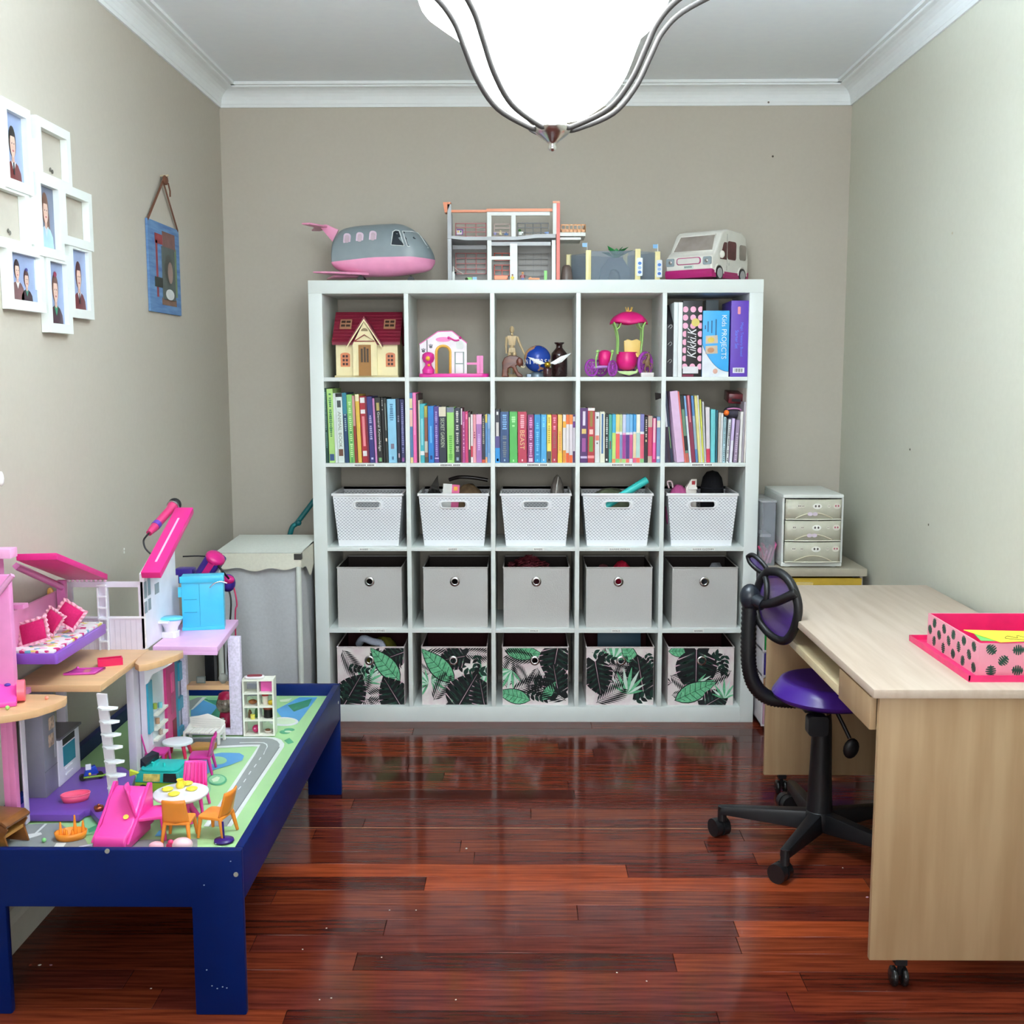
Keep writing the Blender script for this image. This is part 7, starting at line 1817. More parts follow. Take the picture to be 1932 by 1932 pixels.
# lake inside the bend
mat_print('lake_print', [(740, 1270), (900, 1210), (1100, 1175), (1300, 1180), (1350, 1210), (1330, 1260), (1200, 1310), (1000, 1370), (900, 1440), (860, 1500), (800, 1500)], 'b')
mat_print('island_print', ell(1050, 1262, 110, 45, 18), 'h'); mat_print('bush_print', ell(1050, 1475, 110, 62, 18), 'g'); mat_print('bush_print', ell(1050, 1470, 90, 48, 18), 'h'); mat_print('flower_print', [(990, 1470), (1050, 1440), (1085, 1450), (1060, 1490), (1010, 1500)], 'l')
mat_print('bush_print', ell(930, 1570, 55, 60, 14), 'h')
# near strip
nr = lambda nm, pts, c: mat_print(nm, pts, c, o=(0, 1400), s=.12422)
nr('road_print', [(0, 1290), (340, 1260), (900, 1240), (1300, 1490), (1400, 1700), (0, 1750)], 'r'); nr('kerb_print', [(150, 1450), (620, 1380), (640, 1410), (560, 1440), (340, 1500), (150, 1510)], 'w'); nr('crossing_print', [(860, 1540), (1010, 1540), (920, 1660), (780, 1660)], 'w'); nr('crossing_print', [(520, 1400), (680, 1250), (720, 1250), (560, 1400)], 'w')
nr('grass_print', [(1270, 1150), (1700, 1180), (1650, 1400), (1310, 1420)], 'h'); nr('bush_print', [(1340, 1330), (1560, 1220), (1700, 1250), (1600, 1300), (1350, 1390)], 'g')
nr('lake_print', [(2350, 1440), (2420, 1350), (2520, 1350), (2500, 1440)], 'b')
nr('road_print', [(1900, 1500), (3000, 1480), (3000, 1640), (1900, 1700)], 'r')

# ================================================================ big folding dollhouse
DH = thing('dollhouse', 'large pink, white and purple folding dollhouse on the blue table', 'dollhouse', (-1.2, -1.6, mz))
def D(mb, n, m, par=DH, **k): return mb.build(n, m, par, world=True, **k)
zb_ = mz+.004
LAVW = PL((218, 212, 228)); WHT = PL((236, 238, 246)); DPK = PL((236, 148, 206)); HPK = PL((222, 36, 132)); PURP = PL((112, 72, 168)); TAN = M((214, 172, 128), rough=.4, var=.05, scale=7, stretch=(1, 6, 1)); GREYK = PL((128, 126, 140)); CYAN = PL((66, 190, 228)); TEAL = PL((60, 160, 190)); PKF = PL((234, 186, 232))
fz0, fz1 = .672, .690      # upper floor
# purple ground floor
P = [U(a, b, 2, .382)[:2] for a, b in ((58, 1537), (150, 1537), (160, 1529), (170, 1526), (176, 1534), (186, 1545), (205, 1546), (222, 1538), (236, 1515), (256, 1463), (232, 1446))]
P = P+[(-1.345, -1.62), (-1.345, -1.95)]
D(MB().prism(P, zb_, .382, 'XY'), 'ground_floor', PURP, bevel=.003)
# kitchen
kz = .382
fr_ = D(MB().box((XL+.022, -1.853, kz), (-1.287, -1.775, fz0-.004)), 'fridge', GREYK, bevel=.002)
D(MB().box((-1.2872, -1.79, .47), (-1.2860, -1.778, .58)), 'fridge_handle', PL((170, 168, 178)), fr_)
for py in (1340, 1372):
    p = U(98, py+20, 0, -1.286)
    D(MB().box((-1.2868, p.y-.02, p.z-.02), (-1.2858, p.y+.012, p.z+.012)), 'sticker', M((200, 170, 150), rough=.4, var=.4, scale=90), fr_)
D(MB().box((-1.2878, -1.853, .45), (-1.2866, -1.776, .4515)), 'fridge_seam', PL((90, 88, 100)), fr_)
oz = UZ(115, 1398, -1.775)
ov = D(MB().box((XL+.022, -1.774, kz), (-1.284, -1.632, oz)), 'oven_unit', PL((226, 226, 238)), bevel=.002)
D(MB().box((XL+.022, -1.774, oz), (-1.278, -1.628, oz+.006)), 'worktop', PL((96, 92, 100)), ov)
D(MB().box((-1.2842, -1.745, kz+.045), (-1.2832, -1.665, oz-.028)), 'oven_glass', PL((50, 140, 164), rough=.15), ov)
D(MB().box((-1.2842, -1.745, oz-.024), (-1.2832, -1.665, oz-.006)), 'oven_panel', PL((36, 34, 40)), ov)
for z in (kz+.034, kz+.018): D(MB().box((-1.284, -1.735, z), (-1.2815, -1.69, z+.004)), 'drawer_grip', PL((236, 236, 244)), ov)
# side columns at the left
p0_, p1_ = UX(8, 1430, -2.0), UX(34, 1430, -2.0)
for x in (p0_, (p0_+p1_)/2-.004): D(MB().box((x, -2.012, zb_), (x+(p1_-p0_)/2, -1.99, fz0)), 'pink_column', PL((226, 132, 186)), bevel=.002)
D(MB().box((p1_+.0005, -1.985, zb_), (UX(48, 1430, -1.97), -1.962, fz0)), 'white_column', LAVW, bevel=.002)
D(MB().box((-1.345, -1.63, kz), (-1.32, -1.615, fz0)), 'white_column', LAVW)
# floors of the upper storey
D(MB().box((XL+.02, -1.877, fz0), (-1.123, -1.50, fz1)), 'upper_floor', TAN, bevel=.002)
semiL = [(XL+.02, -2.14), (-1.30, -2.142), (-1.258, -2.138), (-1.225, -2.118), (-1.195, -2.088), (-1.174, -2.045), (-1.163, -2.0), (-1.170, -1.972), (-1.21, -1.957), (XL+.02, -1.955)]
D(MB().prism(semiL, fz0, fz1, 'XY'), 'balcony', TAN, bevel=.002)
semiR = [(-1.1225, -1.60), (-1.112, -1.655), (-1.093, -1.679), (-1.072, -1.668), (-1.045, -1.622), (-1.025, -1.57), (-1.017, -1.532), (-1.022, -1.512), (-1.1225, -1.512)]
D(MB().prism(semiR, fz0, fz1, 'XY'), 'balcony', TAN, bevel=.002)
D(MB().box((XL+.02, -1.955, fz0), (-1.30, -1.878, fz1-.004)), 'floor_link', PL((214, 130, 180)))
# walls at the hinge: two thin wall ends
D(MB().box((-1.150, -1.625, zb_), (-1.128, -1.515, fz0)), 'wall', LAVW, bevel=.002)
D(MB().box((-1.126, -1.585, zb_), (-1.108, -1.262, fz0)), 'wing_wall', LAVW, bevel=.002)
# features on the wing wall (face x = -1.108), positions from the photograph
def wf(name, m, a, b, c_, d_, t=.004, par=DH, x=-1.108):
    q0 = U(a, d_, 0, x); q1 = U(b, d_, 0, x); zt_ = U((a+b)/2, c_, 0, x).z; zb2 = U((a+b)/2, d_, 0, x).z
    return D(MB().box((x+.0002, q0.y, max(zb_, zb2)), (x+t, q1.y, min(fz0-.001, zt_))), name, m, par)
wf('blue_strip', TEAL, 279, 287, 1282, 1382, .006)
ni = wf('niche', PL((200, 214, 220)), 288, 309, 1262, 1395, .002)
for py in (1338, 1365, 1385): wf('niche_shelf', PL((232, 232, 222)), 288, 309, py, py+4, .014, ni)
for k_, (px, py, c_) in enumerate(((293, 1332, (150, 170, 70)), (303, 1330, (120, 190, 200)), (298, 1360, (180, 140, 110)), (304, 1380, (170, 150, 140)))):
    q_ = U(px, py, 0, -1.098); D(MB().cyl((-1.099, q_.y, q_.z-.008), (-1.099, q_.y, q_.z+.008), .006, n=10), 'bottle', PL(c_), ni)
dp = wf('pink_door', PL((196, 56, 122)), 313, 330, 1245, 1400, .008); wf('door_panel', PL((232, 96, 160)), 318, 323, 1268, 1305, .010, dp); wf('door_panel', PL((180, 70, 120)), 318, 324, 1310, 1345, .009, dp); wf('door_slot', PL((130, 10, 40)), 322, 329, 1355, 1392, .009, dp)
for c_, d_ in ((1245, 1280), (1312, 1335), (1370, 1385)): wf('blue_hinge', TEAL, 333, 345, c_, d_, .010)
wf('blue_strip', PL((70, 150, 180)), 331, 336, 1240, 1390, .006)
# bracket under the right balcony
q_ = [U(288, 1252, 1, -1.58), U(330, 1245, 1, -1.52)]
D(MB().prism([(-1.106, fz0), (-1.03, fz0), (-1.05, fz0-.012), (-1.085, fz0-.03), (-1.098, fz0-.055), (-1.106, fz0-.06)], -1.60, -1.585), 'bracket', WHT)
# door frame to the right
y_ = -1.285
fxa, fxb = -1.104, UX(455, 1300, y_); fb = UX(432, 1300, y_)
GLT = M((222, 214, 236), rough=.35, var=.12, scale=160)
for a, b, z0_, z1_ in ((fb, fxb, zb_, .674), (fxa, fxa+.018, zb_, .674)): D(MB().box((a, y_, z0_), (b, y_+.022, z1_)), 'frame_post', GLT, bevel=.002)
D(MB().box((fxa+.018, y_, zb_), (fb, y_+.022, zb_+.018)), 'threshold', GLT, bevel=.002)
shz = UZ(400, 1297, y_)
D(MB().box((fxa+.018, y_, shz-.008), (fb, y_+.05, shz+.006)), 'ledge', TAN)
# pink upper floor of the wing
D(MB().prism([(-1.123, -1.472), (-.932, -1.482), (-.963, -1.117), (-1.13, -1.117)], .6745, .692, 'XY'), 'pink_floor', PKF, bevel=.002)
D(MB().prism([(-1.04, -1.4785), (-.933, -1.483), (-.936, -1.46), (-1.05, -1.458)], .668, .676, 'XY'), 'floor_lip', PKF)
# upper wing wall with sloping top (plane x)
xw = -1.128
wz0, wz1 = UZ(283, 1090, -1.5), UZ(340, 1000, -1.2)
D(MB().prism([(-1.505, .691), (-1.19, .691), (-1.19, UZ(343, 1085, -1.19)), (-1.215, UZ(343, 1085, -1.19)), (-1.215, wz1), (-1.235, wz1+.02), (-1.505, wz0+.012)], xw-.014, xw, 'YZ'), 'wing_gable', WHT, bevel=.002)
for a, b, c_, d_ in ((272, 277, 1098, 1130), (279, 284, 1090, 1124), (273, 278, 1136, 1158), (280, 285, 1130, 1152), (292, 300, 1102, 1122)):
    wf('gable_window', M((150, 150, 150), rough=.3), a, b, c_, d_, .0012, x=xw) if False else D(MB().box((xw+.0002, U(a, d_, 0, xw).y, U(a, d_, 0, xw).z), (xw+.0012, U(b, d_, 0, xw).y, U(a, c_, 0, xw).z)), 'gable_window', M((150, 152, 150), rough=.3))
D(MB().box((xw+.0002, -1.40, .742), (xw+.03, -1.33, .748)), 'gable_ledge', WHT)
for z in (1.0, .975): D(MB().box((xw-.004, -1.216, z), (xw+.016, -1.205, z+.008)), 'hook', WHT)
# pink roof slab of the wing
A0, A1 = Vector((0, -1.53, UZ(283, 1080, -1.53))), Vector((0, -1.19, UZ(334, 957, -1.19)))
d = (A1-A0).normalized(); nrm = Vector((0, -d.z, d.y)); th_ = .020
xl0, xr0 = UX(265, 1080, -1.53), UX(302, 1080, -1.53)
mb = MB(); mb.hexa([A0+Vector((xl0, 0, 0))-nrm*th_, A0+Vector((xr0, 0, 0))-nrm*th_, A1+Vector((xr0, 0, 0))-nrm*th_, A1+Vector((xl0, 0, 0))-nrm*th_, A0+Vector((xl0, 0, 0)), A0+Vector((xr0, 0, 0)), A1+Vector((xr0, 0, 0)), A1+Vector((xl0, 0, 0))])
rfp = D(mb, 'pink_roof', HPK, bevel=.003)
xm = (xl0+xr0)/2; B0, B1 = A0+(A1-A0)*.15, A0+(A1-A0)*.82
mb = MB(); e = nrm*.0008; mb.hexa([B0+Vector((xm-.003, 0, 0)), B0+Vector((xm+.003, 0, 0)), B1+Vector((xm+.003, 0, 0)), B1+Vector((xm-.003, 0, 0)), B0+Vector((xm-.003, 0, 0))+e, B0+Vector((xm+.003, 0, 0))+e, B1+Vector((xm+.003, 0, 0))+e, B1+Vector((xm-.003, 0, 0))+e]); D(mb, 'roof_slot', PL((240, 190, 224)), rfp)
# centre back wall with two windows and a ladder
y_ = -1.505
X_ = lambda px: UX(px, 1150, y_); Zv = lambda py: UZ(220, py, y_)
xa_, xb_ = max(XL+.024, X_(112)), X_(271)
zt1, zt0, zl1, zl0 = Zv(1098), Zv(1108), Zv(1164), Zv(1172)
for a, b, c_, d_ in ((xa_, xb_, zt0, zt1), (xa_, xb_, fz1, zl1), (X_(186), X_(204), zl1, zt0), (X_(262), xb_, zl1, zt0), (xa_, xa_+.012, zl1, zt0)):
    D(MB().box((a, y_, c_), (b, y_+.010, d_)), 'back_wall', LAVW)
D(MB().box((xa_, y_-.002, zl1-.004), (xb_, y_, zl1+.002)), 'sill', WHT)
for i in range(14):
    x = xa_+(xb_-xa_)*(i+.5)/14; D(MB().box((x-.0006, y_-.0006, fz1), (x+.0006, y_, zl1-.008)), 'wall_groove', PL((190, 184, 204)))
for i in range(6): D(MB().box((X_(187), y_-.012, Zv(1210-i*21)), (X_(203), y_-.001, Zv(1207-i*21))), 'ladder_step', WHT)
for px in (187, 203): D(MB().box((X_(px)-.002, y_-.008, fz1), (X_(px)+.002, y_-.001, zt0)), 'ladder_rail', WHT)
# pink wing on the left: posts, sloping roof, bed
px0 = XL+.022
D(MB().box((px0, -2.005, fz1), (UX(24, 1200, -2.0), -1.985, UZ(15, 1085, -2.0))), 'pink_post', DPK, bevel=.002)
D(MB().box((px0, -1.94, fz1), (px0+.018, -1.92, UZ(10, 1048, -1.93))), 'pink_post', PL((226, 140, 196)))
D(MB().box((px0, -1.96, UZ(10, 1052, -1.94)), (UX(26, 1040, -1.94), -1.92, UZ(10, 1034, -1.94))), 'post_cap', PL((240, 176, 220)), bevel=.002)
D(MB().box((px0, -1.91, UZ(30, 1148, -1.9)), (UX(47, 1145, -1.9), -1.88, UZ(30, 1140, -1.9))), 'post_shelf', DPK)
mb = MB(); q_ = [Vector((px0, -2.02, UZ(0, 1165, -2.02))), U(24, 1085, 1, -2.02)]; mb.tube([q_[0], q_[1]], .007, 4); D(mb, 'brace', PL((240, 170, 220)))
r0, r1, r2, r3 = U(30, 1045, 1, -1.90), U(107, 1043, 1, -1.90), U(203, 1083, 1, -1.50), U(110, 1083, 1, -1.50)
r0.x = max(r0.x, XL+.02); r3.x = max(r3.x, XL+.02)
dn = Vector((0, 0, -.017))
D(MB().hexa([r0+dn, r1+dn, r2+dn, r3+dn, r0, r1, r2, r3]), 'pink_roof', HPK, bevel=.002)
for i in range(9):
    t = (i+.5)/9; p = r3+(r2-r3)*t+Vector((0, -.004, -.018)); D(MB().ball(p, .005, 8, 5), 'scallop', PL((236, 200, 226)))
mb = MB(); a, b = U(30, 1068, 1, -1.86), U(118, 1108, 1, -1.60); a.x = max(a.x, XL+.03); mb.tube([a, b], .010, 4); D(mb, 'sloping_beam', PL((206, 120, 178)))
D(MB().box((UX(108, 1110, -1.60), -1.605, .745), (UX(124, 1110, -1.60), -1.59, UZ(116, 1095, -1.6))), 'pink_post', PL((206, 120, 178)))
# bed
bz0, bz1 = UZ(60, 1254, -1.9), UZ(60, 1234, -1.9)
bxr = UX(105, 1245, -1.9)
bd = D(MB().prism([(XL+.021, -1.9), (bxr, -1.9), (bxr+.004, -1.895), (bxr, -1.555), (XL+.021, -1.555)], bz0, bz1, 'XY'), 'bed_frame', PL((136, 84, 190)), bevel=.003)
FLR = bpy.data.materials.new('floral_print'); FLR.use_nodes = True
nt = FLR.node_tree; vo = nt.nodes.new('ShaderNodeTexVoronoi'); vo.inputs['Scale'].default_value = 75; tc = nt.nodes.new('ShaderNodeTexCoord'); cr_ = nt.nodes.new('ShaderNodeValToRGB'); se = nt.nodes.new('ShaderNodeSeparateColor')
cr_.color_ramp.interpolation = 'CONSTANT'
for pos, c_ in ((.0, (240, 236, 240)), (.38, (206, 50, 120)), (.52, (240, 238, 238)), (.66, (236, 222, 110)), (.76, (240, 170, 200)), (.86, (110, 180, 200)), (.93, (240, 236, 240))):
    e = cr_.color_ramp.elements.new(pos) if pos else cr_.color_ramp.elements[0]; e.color = lin(c_)
nt.links.new(tc.outputs['Object'], vo.inputs['Vector']); nt.links.new(vo.outputs['Color'], se.inputs[0]); nt.links.new(se.outputs[0], cr_.inputs[0]); nt.links.new(cr_.outputs[0], nt.nodes['Principled BSDF'].inputs['Base Color'])
D(MB().box((XL+.023, -1.895, bz1), (bxr-.006, -1.56, bz1+.007)), 'mattress', FLR, bevel=.002)
D(MB().box((XL+.021, -1.9, bz0-.0), (XL+.03, -1.55, bz1+.10)), 'headboard', PL((232, 150, 200)), bevel=.002)
mb = MB(); q_ = U(95, 1118, 1, -1.6); mb.ball(q_, .012, 12, 8, (.8, .4, 1.2)); D(mb, 'mirror', PL((226, 170, 90)))
# pillows with frills
def pillow(label, px, py, y, w, h, rot):
    c = U(px, py, 1, y)
    t = thing('doll_pillow', label, 'pillow', c, 0, 'frilled pillows on the dollhouse bed')
    mb = MB(); mb.at((0, 0, 0), rot); mb.grid(lambda u, v: (w*(u-.5), -.010*(math.sin(PI*u)*math.sin(PI*v))**.5, h*(v-.5)), 12, 12); mb.grid(lambda u, v: (w*(u-.5), .010*(math.sin(PI*u)*math.sin(PI*v))**.5, h*(v-.5)), 12, 12, flip=True)
    mb.build('cushion', FB((194, 34, 98)), t)
    def fr2(u, v):
        P = [(-.5, -.5), (.5, -.5), (.5, .5), (-.5, .5), (-.5, -.5)]; j = u*4; i = min(int(j), 3); f_ = j-i
        a = (P[i][0]+(P[i+1][0]-P[i][0])*f_, P[i][1]+(P[i+1][1]-P[i][1])*f_)
        l = math.hypot(*a); s = 1+.30*v
        return (a[0]*w*s, .004*math.sin(u*130)*v, a[1]*h*s+.001*math.sin(u*90)*v)
    mb = MB(); mb.at((0, 0, 0), rot); mb.grid(fr2, 120, 2); mb.build('frill', FB((240, 176, 196)), t, solid=.0008)
pillow('hot pink doll pillow with pale frill tilted at the front of the bed', 62, 1192, -1.84, .066, .052, (-.35, -.3, .0))
pillow('dark pink doll pillow wedged between two others on the bed', 97, 1172, -1.76, .044, .05, (-.3, .5, -.3))
pillow('hot pink doll pillow leaning at the far end of the bed', 130, 1160, -1.70, .056, .05, (-.35, .6, .1))
# petal stair
top_, bot_ = Vector((-1.118, -1.888, fz0-.002)), Vector((-1.079, -1.93, zb_+.002))
sdir = (bot_-top_)
mb = MB(); wv = Vector((.014, -.004, 0)); tv = Vector((.0, .008, 0)); mb.hexa([bot_-wv, bot_+wv, bot_+wv+tv, bot_-wv+tv, top_-wv, top_+wv, top_+wv+tv, top_-wv+tv]); st_ = D(mb, 'stair_rail', PL((226, 224, 232)))
for i, py in enumerate((1326, 1353, 1379, 1404, 1433, 1460, 1487, 1514)):
    t = (py-1300)/245.; c = top_+sdir*t
    P = [(c.x-.010, c.y-.010), (c.x+.006, c.y-.024), (c.x+.028, c.y-.024), (c.x+.042, c.y-.012), (c.x+.040, c.y-.002), (c.x+.012, c.y+.004), (c.x-.010, c.y+.003)]
    D(MB().prism(P, c.z-.002, c.z+.002, 'XY'), 'stair_step', PL((240, 246, 250)), st_)
# blue cabinet and toilet on the pink floor
q0, q1 = U(345, 1190, 2, .692), U(425, 1187, 2, .692)
cz = UZ(385, 1088, q0.y)
cab = thing('doll_cabinet', 'bright blue doll bathroom cabinet on the pink dollhouse floor', 'doll cabinet', (q0.x, q0.y, .6925))
w, h = q1.x-q0.x, cz-.6925
rz = math.atan2(q1.y-q0.y, q1.x-q0.x); cab.rotation_euler = (0, 0, rz)
part('cabinet_body', cab, CYAN, lambda m: m.box((0, 0, 0), (w, .05, h)), bevel=.002)
part('cornice', cab, CYAN, lambda m: m.box((-.004, -.004, h-.020), (w+.001, .0, h)), bevel=.001)
part('plinth', cab, CYAN, lambda m: m.box((-.001, -.003, 0), (w+.001, 0, .010)))
for z in (.055, .095): part('drawer_line', cab, PL((40, 150, 190)), lambda m: m.box((.006, -.0008, z), (w*.36, 0, z+.002)))
part('door_line', cab, PL((40, 150, 190)), lambda m: m.box((w*.42, -.0008, .012), (w*.43, 0, h-.024)))
part('side_clip', cab, CYAN, lambda m: m.box((-.010, .0, h*.62), (0, .008, h*.80)))
part('tap', cab, CHROME, lambda m: m.tube(smooth_path([(w*.68, -.004, h-.036), (w*.80, -.012, h-.022), (w*.95, -.006, h-.018), (w+.012, -.004, h-.024)], 5), .0022, 6))
q0 = U(322, 1200, 2, .692)
to = thing('doll_toilet', 'white doll toilet with a blue lid on the pink dollhouse floor', 'doll toilet', (q0.x, q0.y-.012, .6925), -.12)
mb = MB(); mb.prism(rrect(-.022, -.018, .026, .02, .008), 0, .018, 'XY'); mb.lathe([(.018, .016), (.022, .03), (.032, .048), (.034, .054)], (.006, 0, 0), 20, sy=.85); mb.build('bowl', WHT, to)
mb = MB(); mb.lathe([(.0, .054), (.035, .054), (.035, .060), (.0, .062)], (.008, 0, 0), 24, sy=.85); mb.build('lid', PL((104, 206, 240)), to)
mb = MB(); mb.box((-.042, -.022, .0), (-.022, .022, .085)); mb.build('cistern', WHT, to, bevel=.004)

# microphone with pink handle lying behind the wing roof
m0, m1 = U(281, 1006, 1, -1.30), U(326, 956, 1, -1.17)
mk = thing('toy_microphone', 'pink toy microphone with black head behind the pink roof', 'microphone', m0)
d = (m1-m0).normalized()
MK = lambda mb, n, m, **k: mb.build(n, m, mk, world=True, **k)
MK(MB().tube([m0, m0+d*.03, m1-d*.02, m1], [.009, .013, .013, .018], 14), 'handle', PL((200, 50, 110)))
MK(MB().ball(m1+d*.012, .021, 16, 10), 'head', M((18, 18, 20), rough=.5, scale=300, var=.5)); MK(MB().cyl(m1-d*.001, m1+d*.004, .0205, n=20), 'ring', CHROME); MK(MB().cyl(m0+d*.038, m0+d*.054, .0142, n=14), 'switch_band', PL((96, 60, 170)))
MK(MB().tube(smooth_path([m0, m0-d*.012, U(271, 1020, 1, -1.31), U(274, 1034, 1, -1.32), U(284, 1045, 1, -1.32)], 5), .003, 6), 'cable', BLK)
# ================================================================ loose toys on the table
def doll_chair(label, x, y, rz, col, group='doll chairs on the play table', ribs=True, s=1, z=mz):
    t = thing('doll_chair', label, 'doll chair', (x, y, z+.0028), rz, group, s)
    m = PL(col)
    mb = MB(); mb.prism(rrect(-.034, -.032, .034, .032, .010), .046, .053, 'XY'); mb.build('seat', m, t, bevel=.002)
    def back(u, v): return (-.033*(1-.12*v)+.066*(1-.12*v)*u, .030+.016*v+.006*math.sin(PI*u)-.004, .050+.062*v)
    mb = MB(); mb.grid(back, 14, 6); mb.build('backrest', m, t, solid=.0042)
    if ribs:
        for i in range(5):
            u = .16+.17*i; mb = MB(); mb.tube([Vector(back(u, v))+Vector((0, -.0058, 0)) for v in (.05, .5, .95)], .0026, 6); mb.build('rib', m, t)
    for sx in (-1, 1):
        for sy in (-1, 1):
            mb = MB(); mb.tube([(sx*.028, sy*.026, .048), (sx*.034, sy*.036 if sy > 0 else sy*.030, .0)], [.0055, .0038], 8); mb.build('leg', m, t)
    return t
OR = (238, 142, 50); PKC = (238, 66, 160); MGC = (196, 44, 140)
doll_chair('orange doll chair seen from behind at the round doll table', -.877, -2.060, PI, OR, s=.98, ribs=False)
doll_chair('orange doll chair turned sideways beside the round doll table', UX(405, 1560, -2.03)+.005, -2.03, -PI/2-.25, OR, s=1.02, ribs=False)
doll_chair('pink ribbed doll chair on the far side of the round doll table', UX(362, 1490, -1.872), -1.872, .0, PKC)
doll_chair('pink doll chair between the pink lounger and round doll table', UX(282, 1560, -2.045), -2.045, 1.9, PKC, ribs=False, s=1.15)
doll_chair('magenta doll chair standing sideways on the printed lake', UX(380, 1440, -1.60), -1.60, -PI/2+.1, MGC, s=.95)
doll_chair('magenta doll chair half hidden behind the toy camper', UX(297, 1415, -1.56), -1.56, PI/2, MGC, s=.9)
# ---- round table with plates
tc_ = U(341, 1494, 1, -1.955)
rt = thing('doll_table', 'round white doll table on hot pink legs with yellow plates', 'doll table', (tc_.x, -1.955, mz+.0028))
h = tc_.z-mz-.0028
mb = MB(); mb.lathe([(.0, h-.012), (.058, h-.012), (.067, h-.006), (.068, h-.001), (.066, h), (.0, h)], n=40); mb.build('table_top', PL((232, 234, 242)), rt)
for i in range(4):
    a = PI/4+i*PI/2; mb = MB(); mb.tube(smooth_path([(.012*math.cos(a), .012*math.sin(a), h-.012), (.022*math.cos(a), .022*math.sin(a), h*.5), (.042*math.cos(a), .042*math.sin(a), .003)], 5), [.011]*6+[.008]*5, 8); mb.build('leg', PL(PKC), rt)
ztop = mz+.0028+h+.0004
for i, (px, py) in enumerate(((316, 1488), (328, 1497), (362, 1487), (353, 1477))):
    p = U(px, py, 2, ztop+.004)
    mb = MB(); mb.lathe([(.0, 0), (.011, 0), (.0145, .0035), (.0145, .0045), (.009, .007), (.004, .0085), (.0, .009)], n=20)
    solo('doll_plate', mb, PL((246, 232, 70)), ['yellow doll plate at the edge of the round table nearest the lounger', 'yellow doll plate in front of the orange chair on the round table', 'yellow doll plate nearest the sideways orange chair', 'yellow doll plate in front of the ribbed pink chair'][i], 'doll plate', (p.x, p.y, ztop), group='yellow plates on the doll table')
p = U(340, 1482, 2, ztop+.006)
ju = thing('doll_jug', 'yellow doll jug in the middle of the round table', 'doll jug', (p.x, p.y, ztop)); part('jug', ju, PL((244, 226, 64)), lambda m: m.lathe([(.0, 0), (.009, 0), (.011, .008), (.007, .017), (.009, .022)], n=16)); part('handle', ju, PL((240, 220, 60)), lambda m: m.tube(smooth_path([(.008, 0, .018), (.015, 0, .014), (.010, 0, .006)], 4), .0018, 6))
# ---- pink lounger
lg = thing('doll_lounger', 'hot pink doll lounger with a yellow sticker behind the table rim', 'doll sofa', (UX(222, 1590, -2.10), -2.10, mz+.0028), -.1)
PKM = PL((238, 70, 166))
mb = MB(); mb.prism([(-.044, 0), (-.046, .02), (-.040, .036), (.0, .05), (.05, .10), (.09, .115), (.098, .10), (.098, 0)], -.040, .040, 'YZ'); mb.M = Matrix(); mb.build('lounger_body', PKM, lg, bevel=.006, seg=3)
for sx in (-1, 1):
    mb = MB(); mb.prism([(-.04, .02), (.0, .052), (.04, .082), (.085, .125), (.10, .12), (.10, .02)], sx*.040-.004*(sx > 0)*0, sx*.047, 'YZ'); mb.build('side_panel', PL((230, 60, 158)), lg, bevel=.002)
mb = MB(); mb.at((.018, .012, .0655), (.75, 0, 0)); mb.prism(ell(0, 0, .007, .006, 12), 0, .0015, 'XY'); mb.build('sticker', PL((244, 210, 90)), lg)
# ---- toy camper
c0, c1 = U(258, 1502, 2, mz), U(348, 1500, 2, mz)
cm = thing('toy_camper', 'teal and lime toy camper van behind the round doll table', 'toy camper', ((c0.x+c1.x)/2, -1.745, mz+.0028), -.06)
hw_ = (c1.x-c0.x)/2; ch_ = UZ(310, 1432, -1.70)-mz
TL = PL((20, 158, 152)); LM = PL((150, 180, 50))
part('lower_body', cm, LM, lambda m: m.box((-hw_, -.045, .012), (hw_, .06, ch_*.5)), bevel=.004)
part('upper_body', cm, TL, lambda m: m.taper(ch_*.5, hw_*2, .105, ch_*.86, hw_*1.8, .09, 0, .0075), bevel=.003)
part('roof', cm, PL((28, 178, 174)), lambda m: m.prism(rrect(-hw_*.86, -.036, hw_*.82, .05, .02), ch_*.86, ch_*.95, 'XY'), bevel=.003)
for x in (-hw_*.4, hw_*.1): part('roof_rack', cm, PL((40, 190, 184)), lambda m: m.cyl((x, -.01, ch_*.95), (x, -.01, ch_*1.10), .004, n=8))
part('side_window', cm, M((196, 176, 96), rough=.3, var=.3, scale=70), lambda m: m.hexa([(-hw_*.62, -.0462, ch_*.55), (hw_*.1, -.0462, ch_*.55), (hw_*.1, -.044, ch_*.55), (-hw_*.62, -.044, ch_*.55), (-hw_*.62, -.0412, ch_*.80), (hw_*.1, -.0412, ch_*.80), (hw_*.1, -.039, ch_*.80), (-hw_*.62, -.039, ch_*.80)]))
part('cab_window', cm, PL((12, 16, 24), rough=.15), lambda m: m.hexa([(hw_*.25, -.0462, ch_*.54), (hw_*.85, -.0462, ch_*.54), (hw_*.85, -.044, ch_*.54), (hw_*.25, -.044, ch_*.54), (hw_*.25, -.0412, ch_*.83), (hw_*.78, -.0412, ch_*.83), (hw_*.78, -.039, ch_*.83), (hw_*.25, -.039, ch_*.83)]))
part('awning', cm, PL((20, 26, 36)), lambda m: m.hexa([(-hw_*1.02, .0, ch_*.84), (-hw_*.7, -.02, ch_*.84), (-hw_*.5, .05, ch_*.86), (-hw_*.9, .06, ch_*.86), (-hw_*1.0, .0, ch_*1.15), (-hw_*.66, -.018, ch_*1.02), (-hw_*.48, .05, ch_*1.16), (-hw_*.86, .06, ch_*1.2)]))
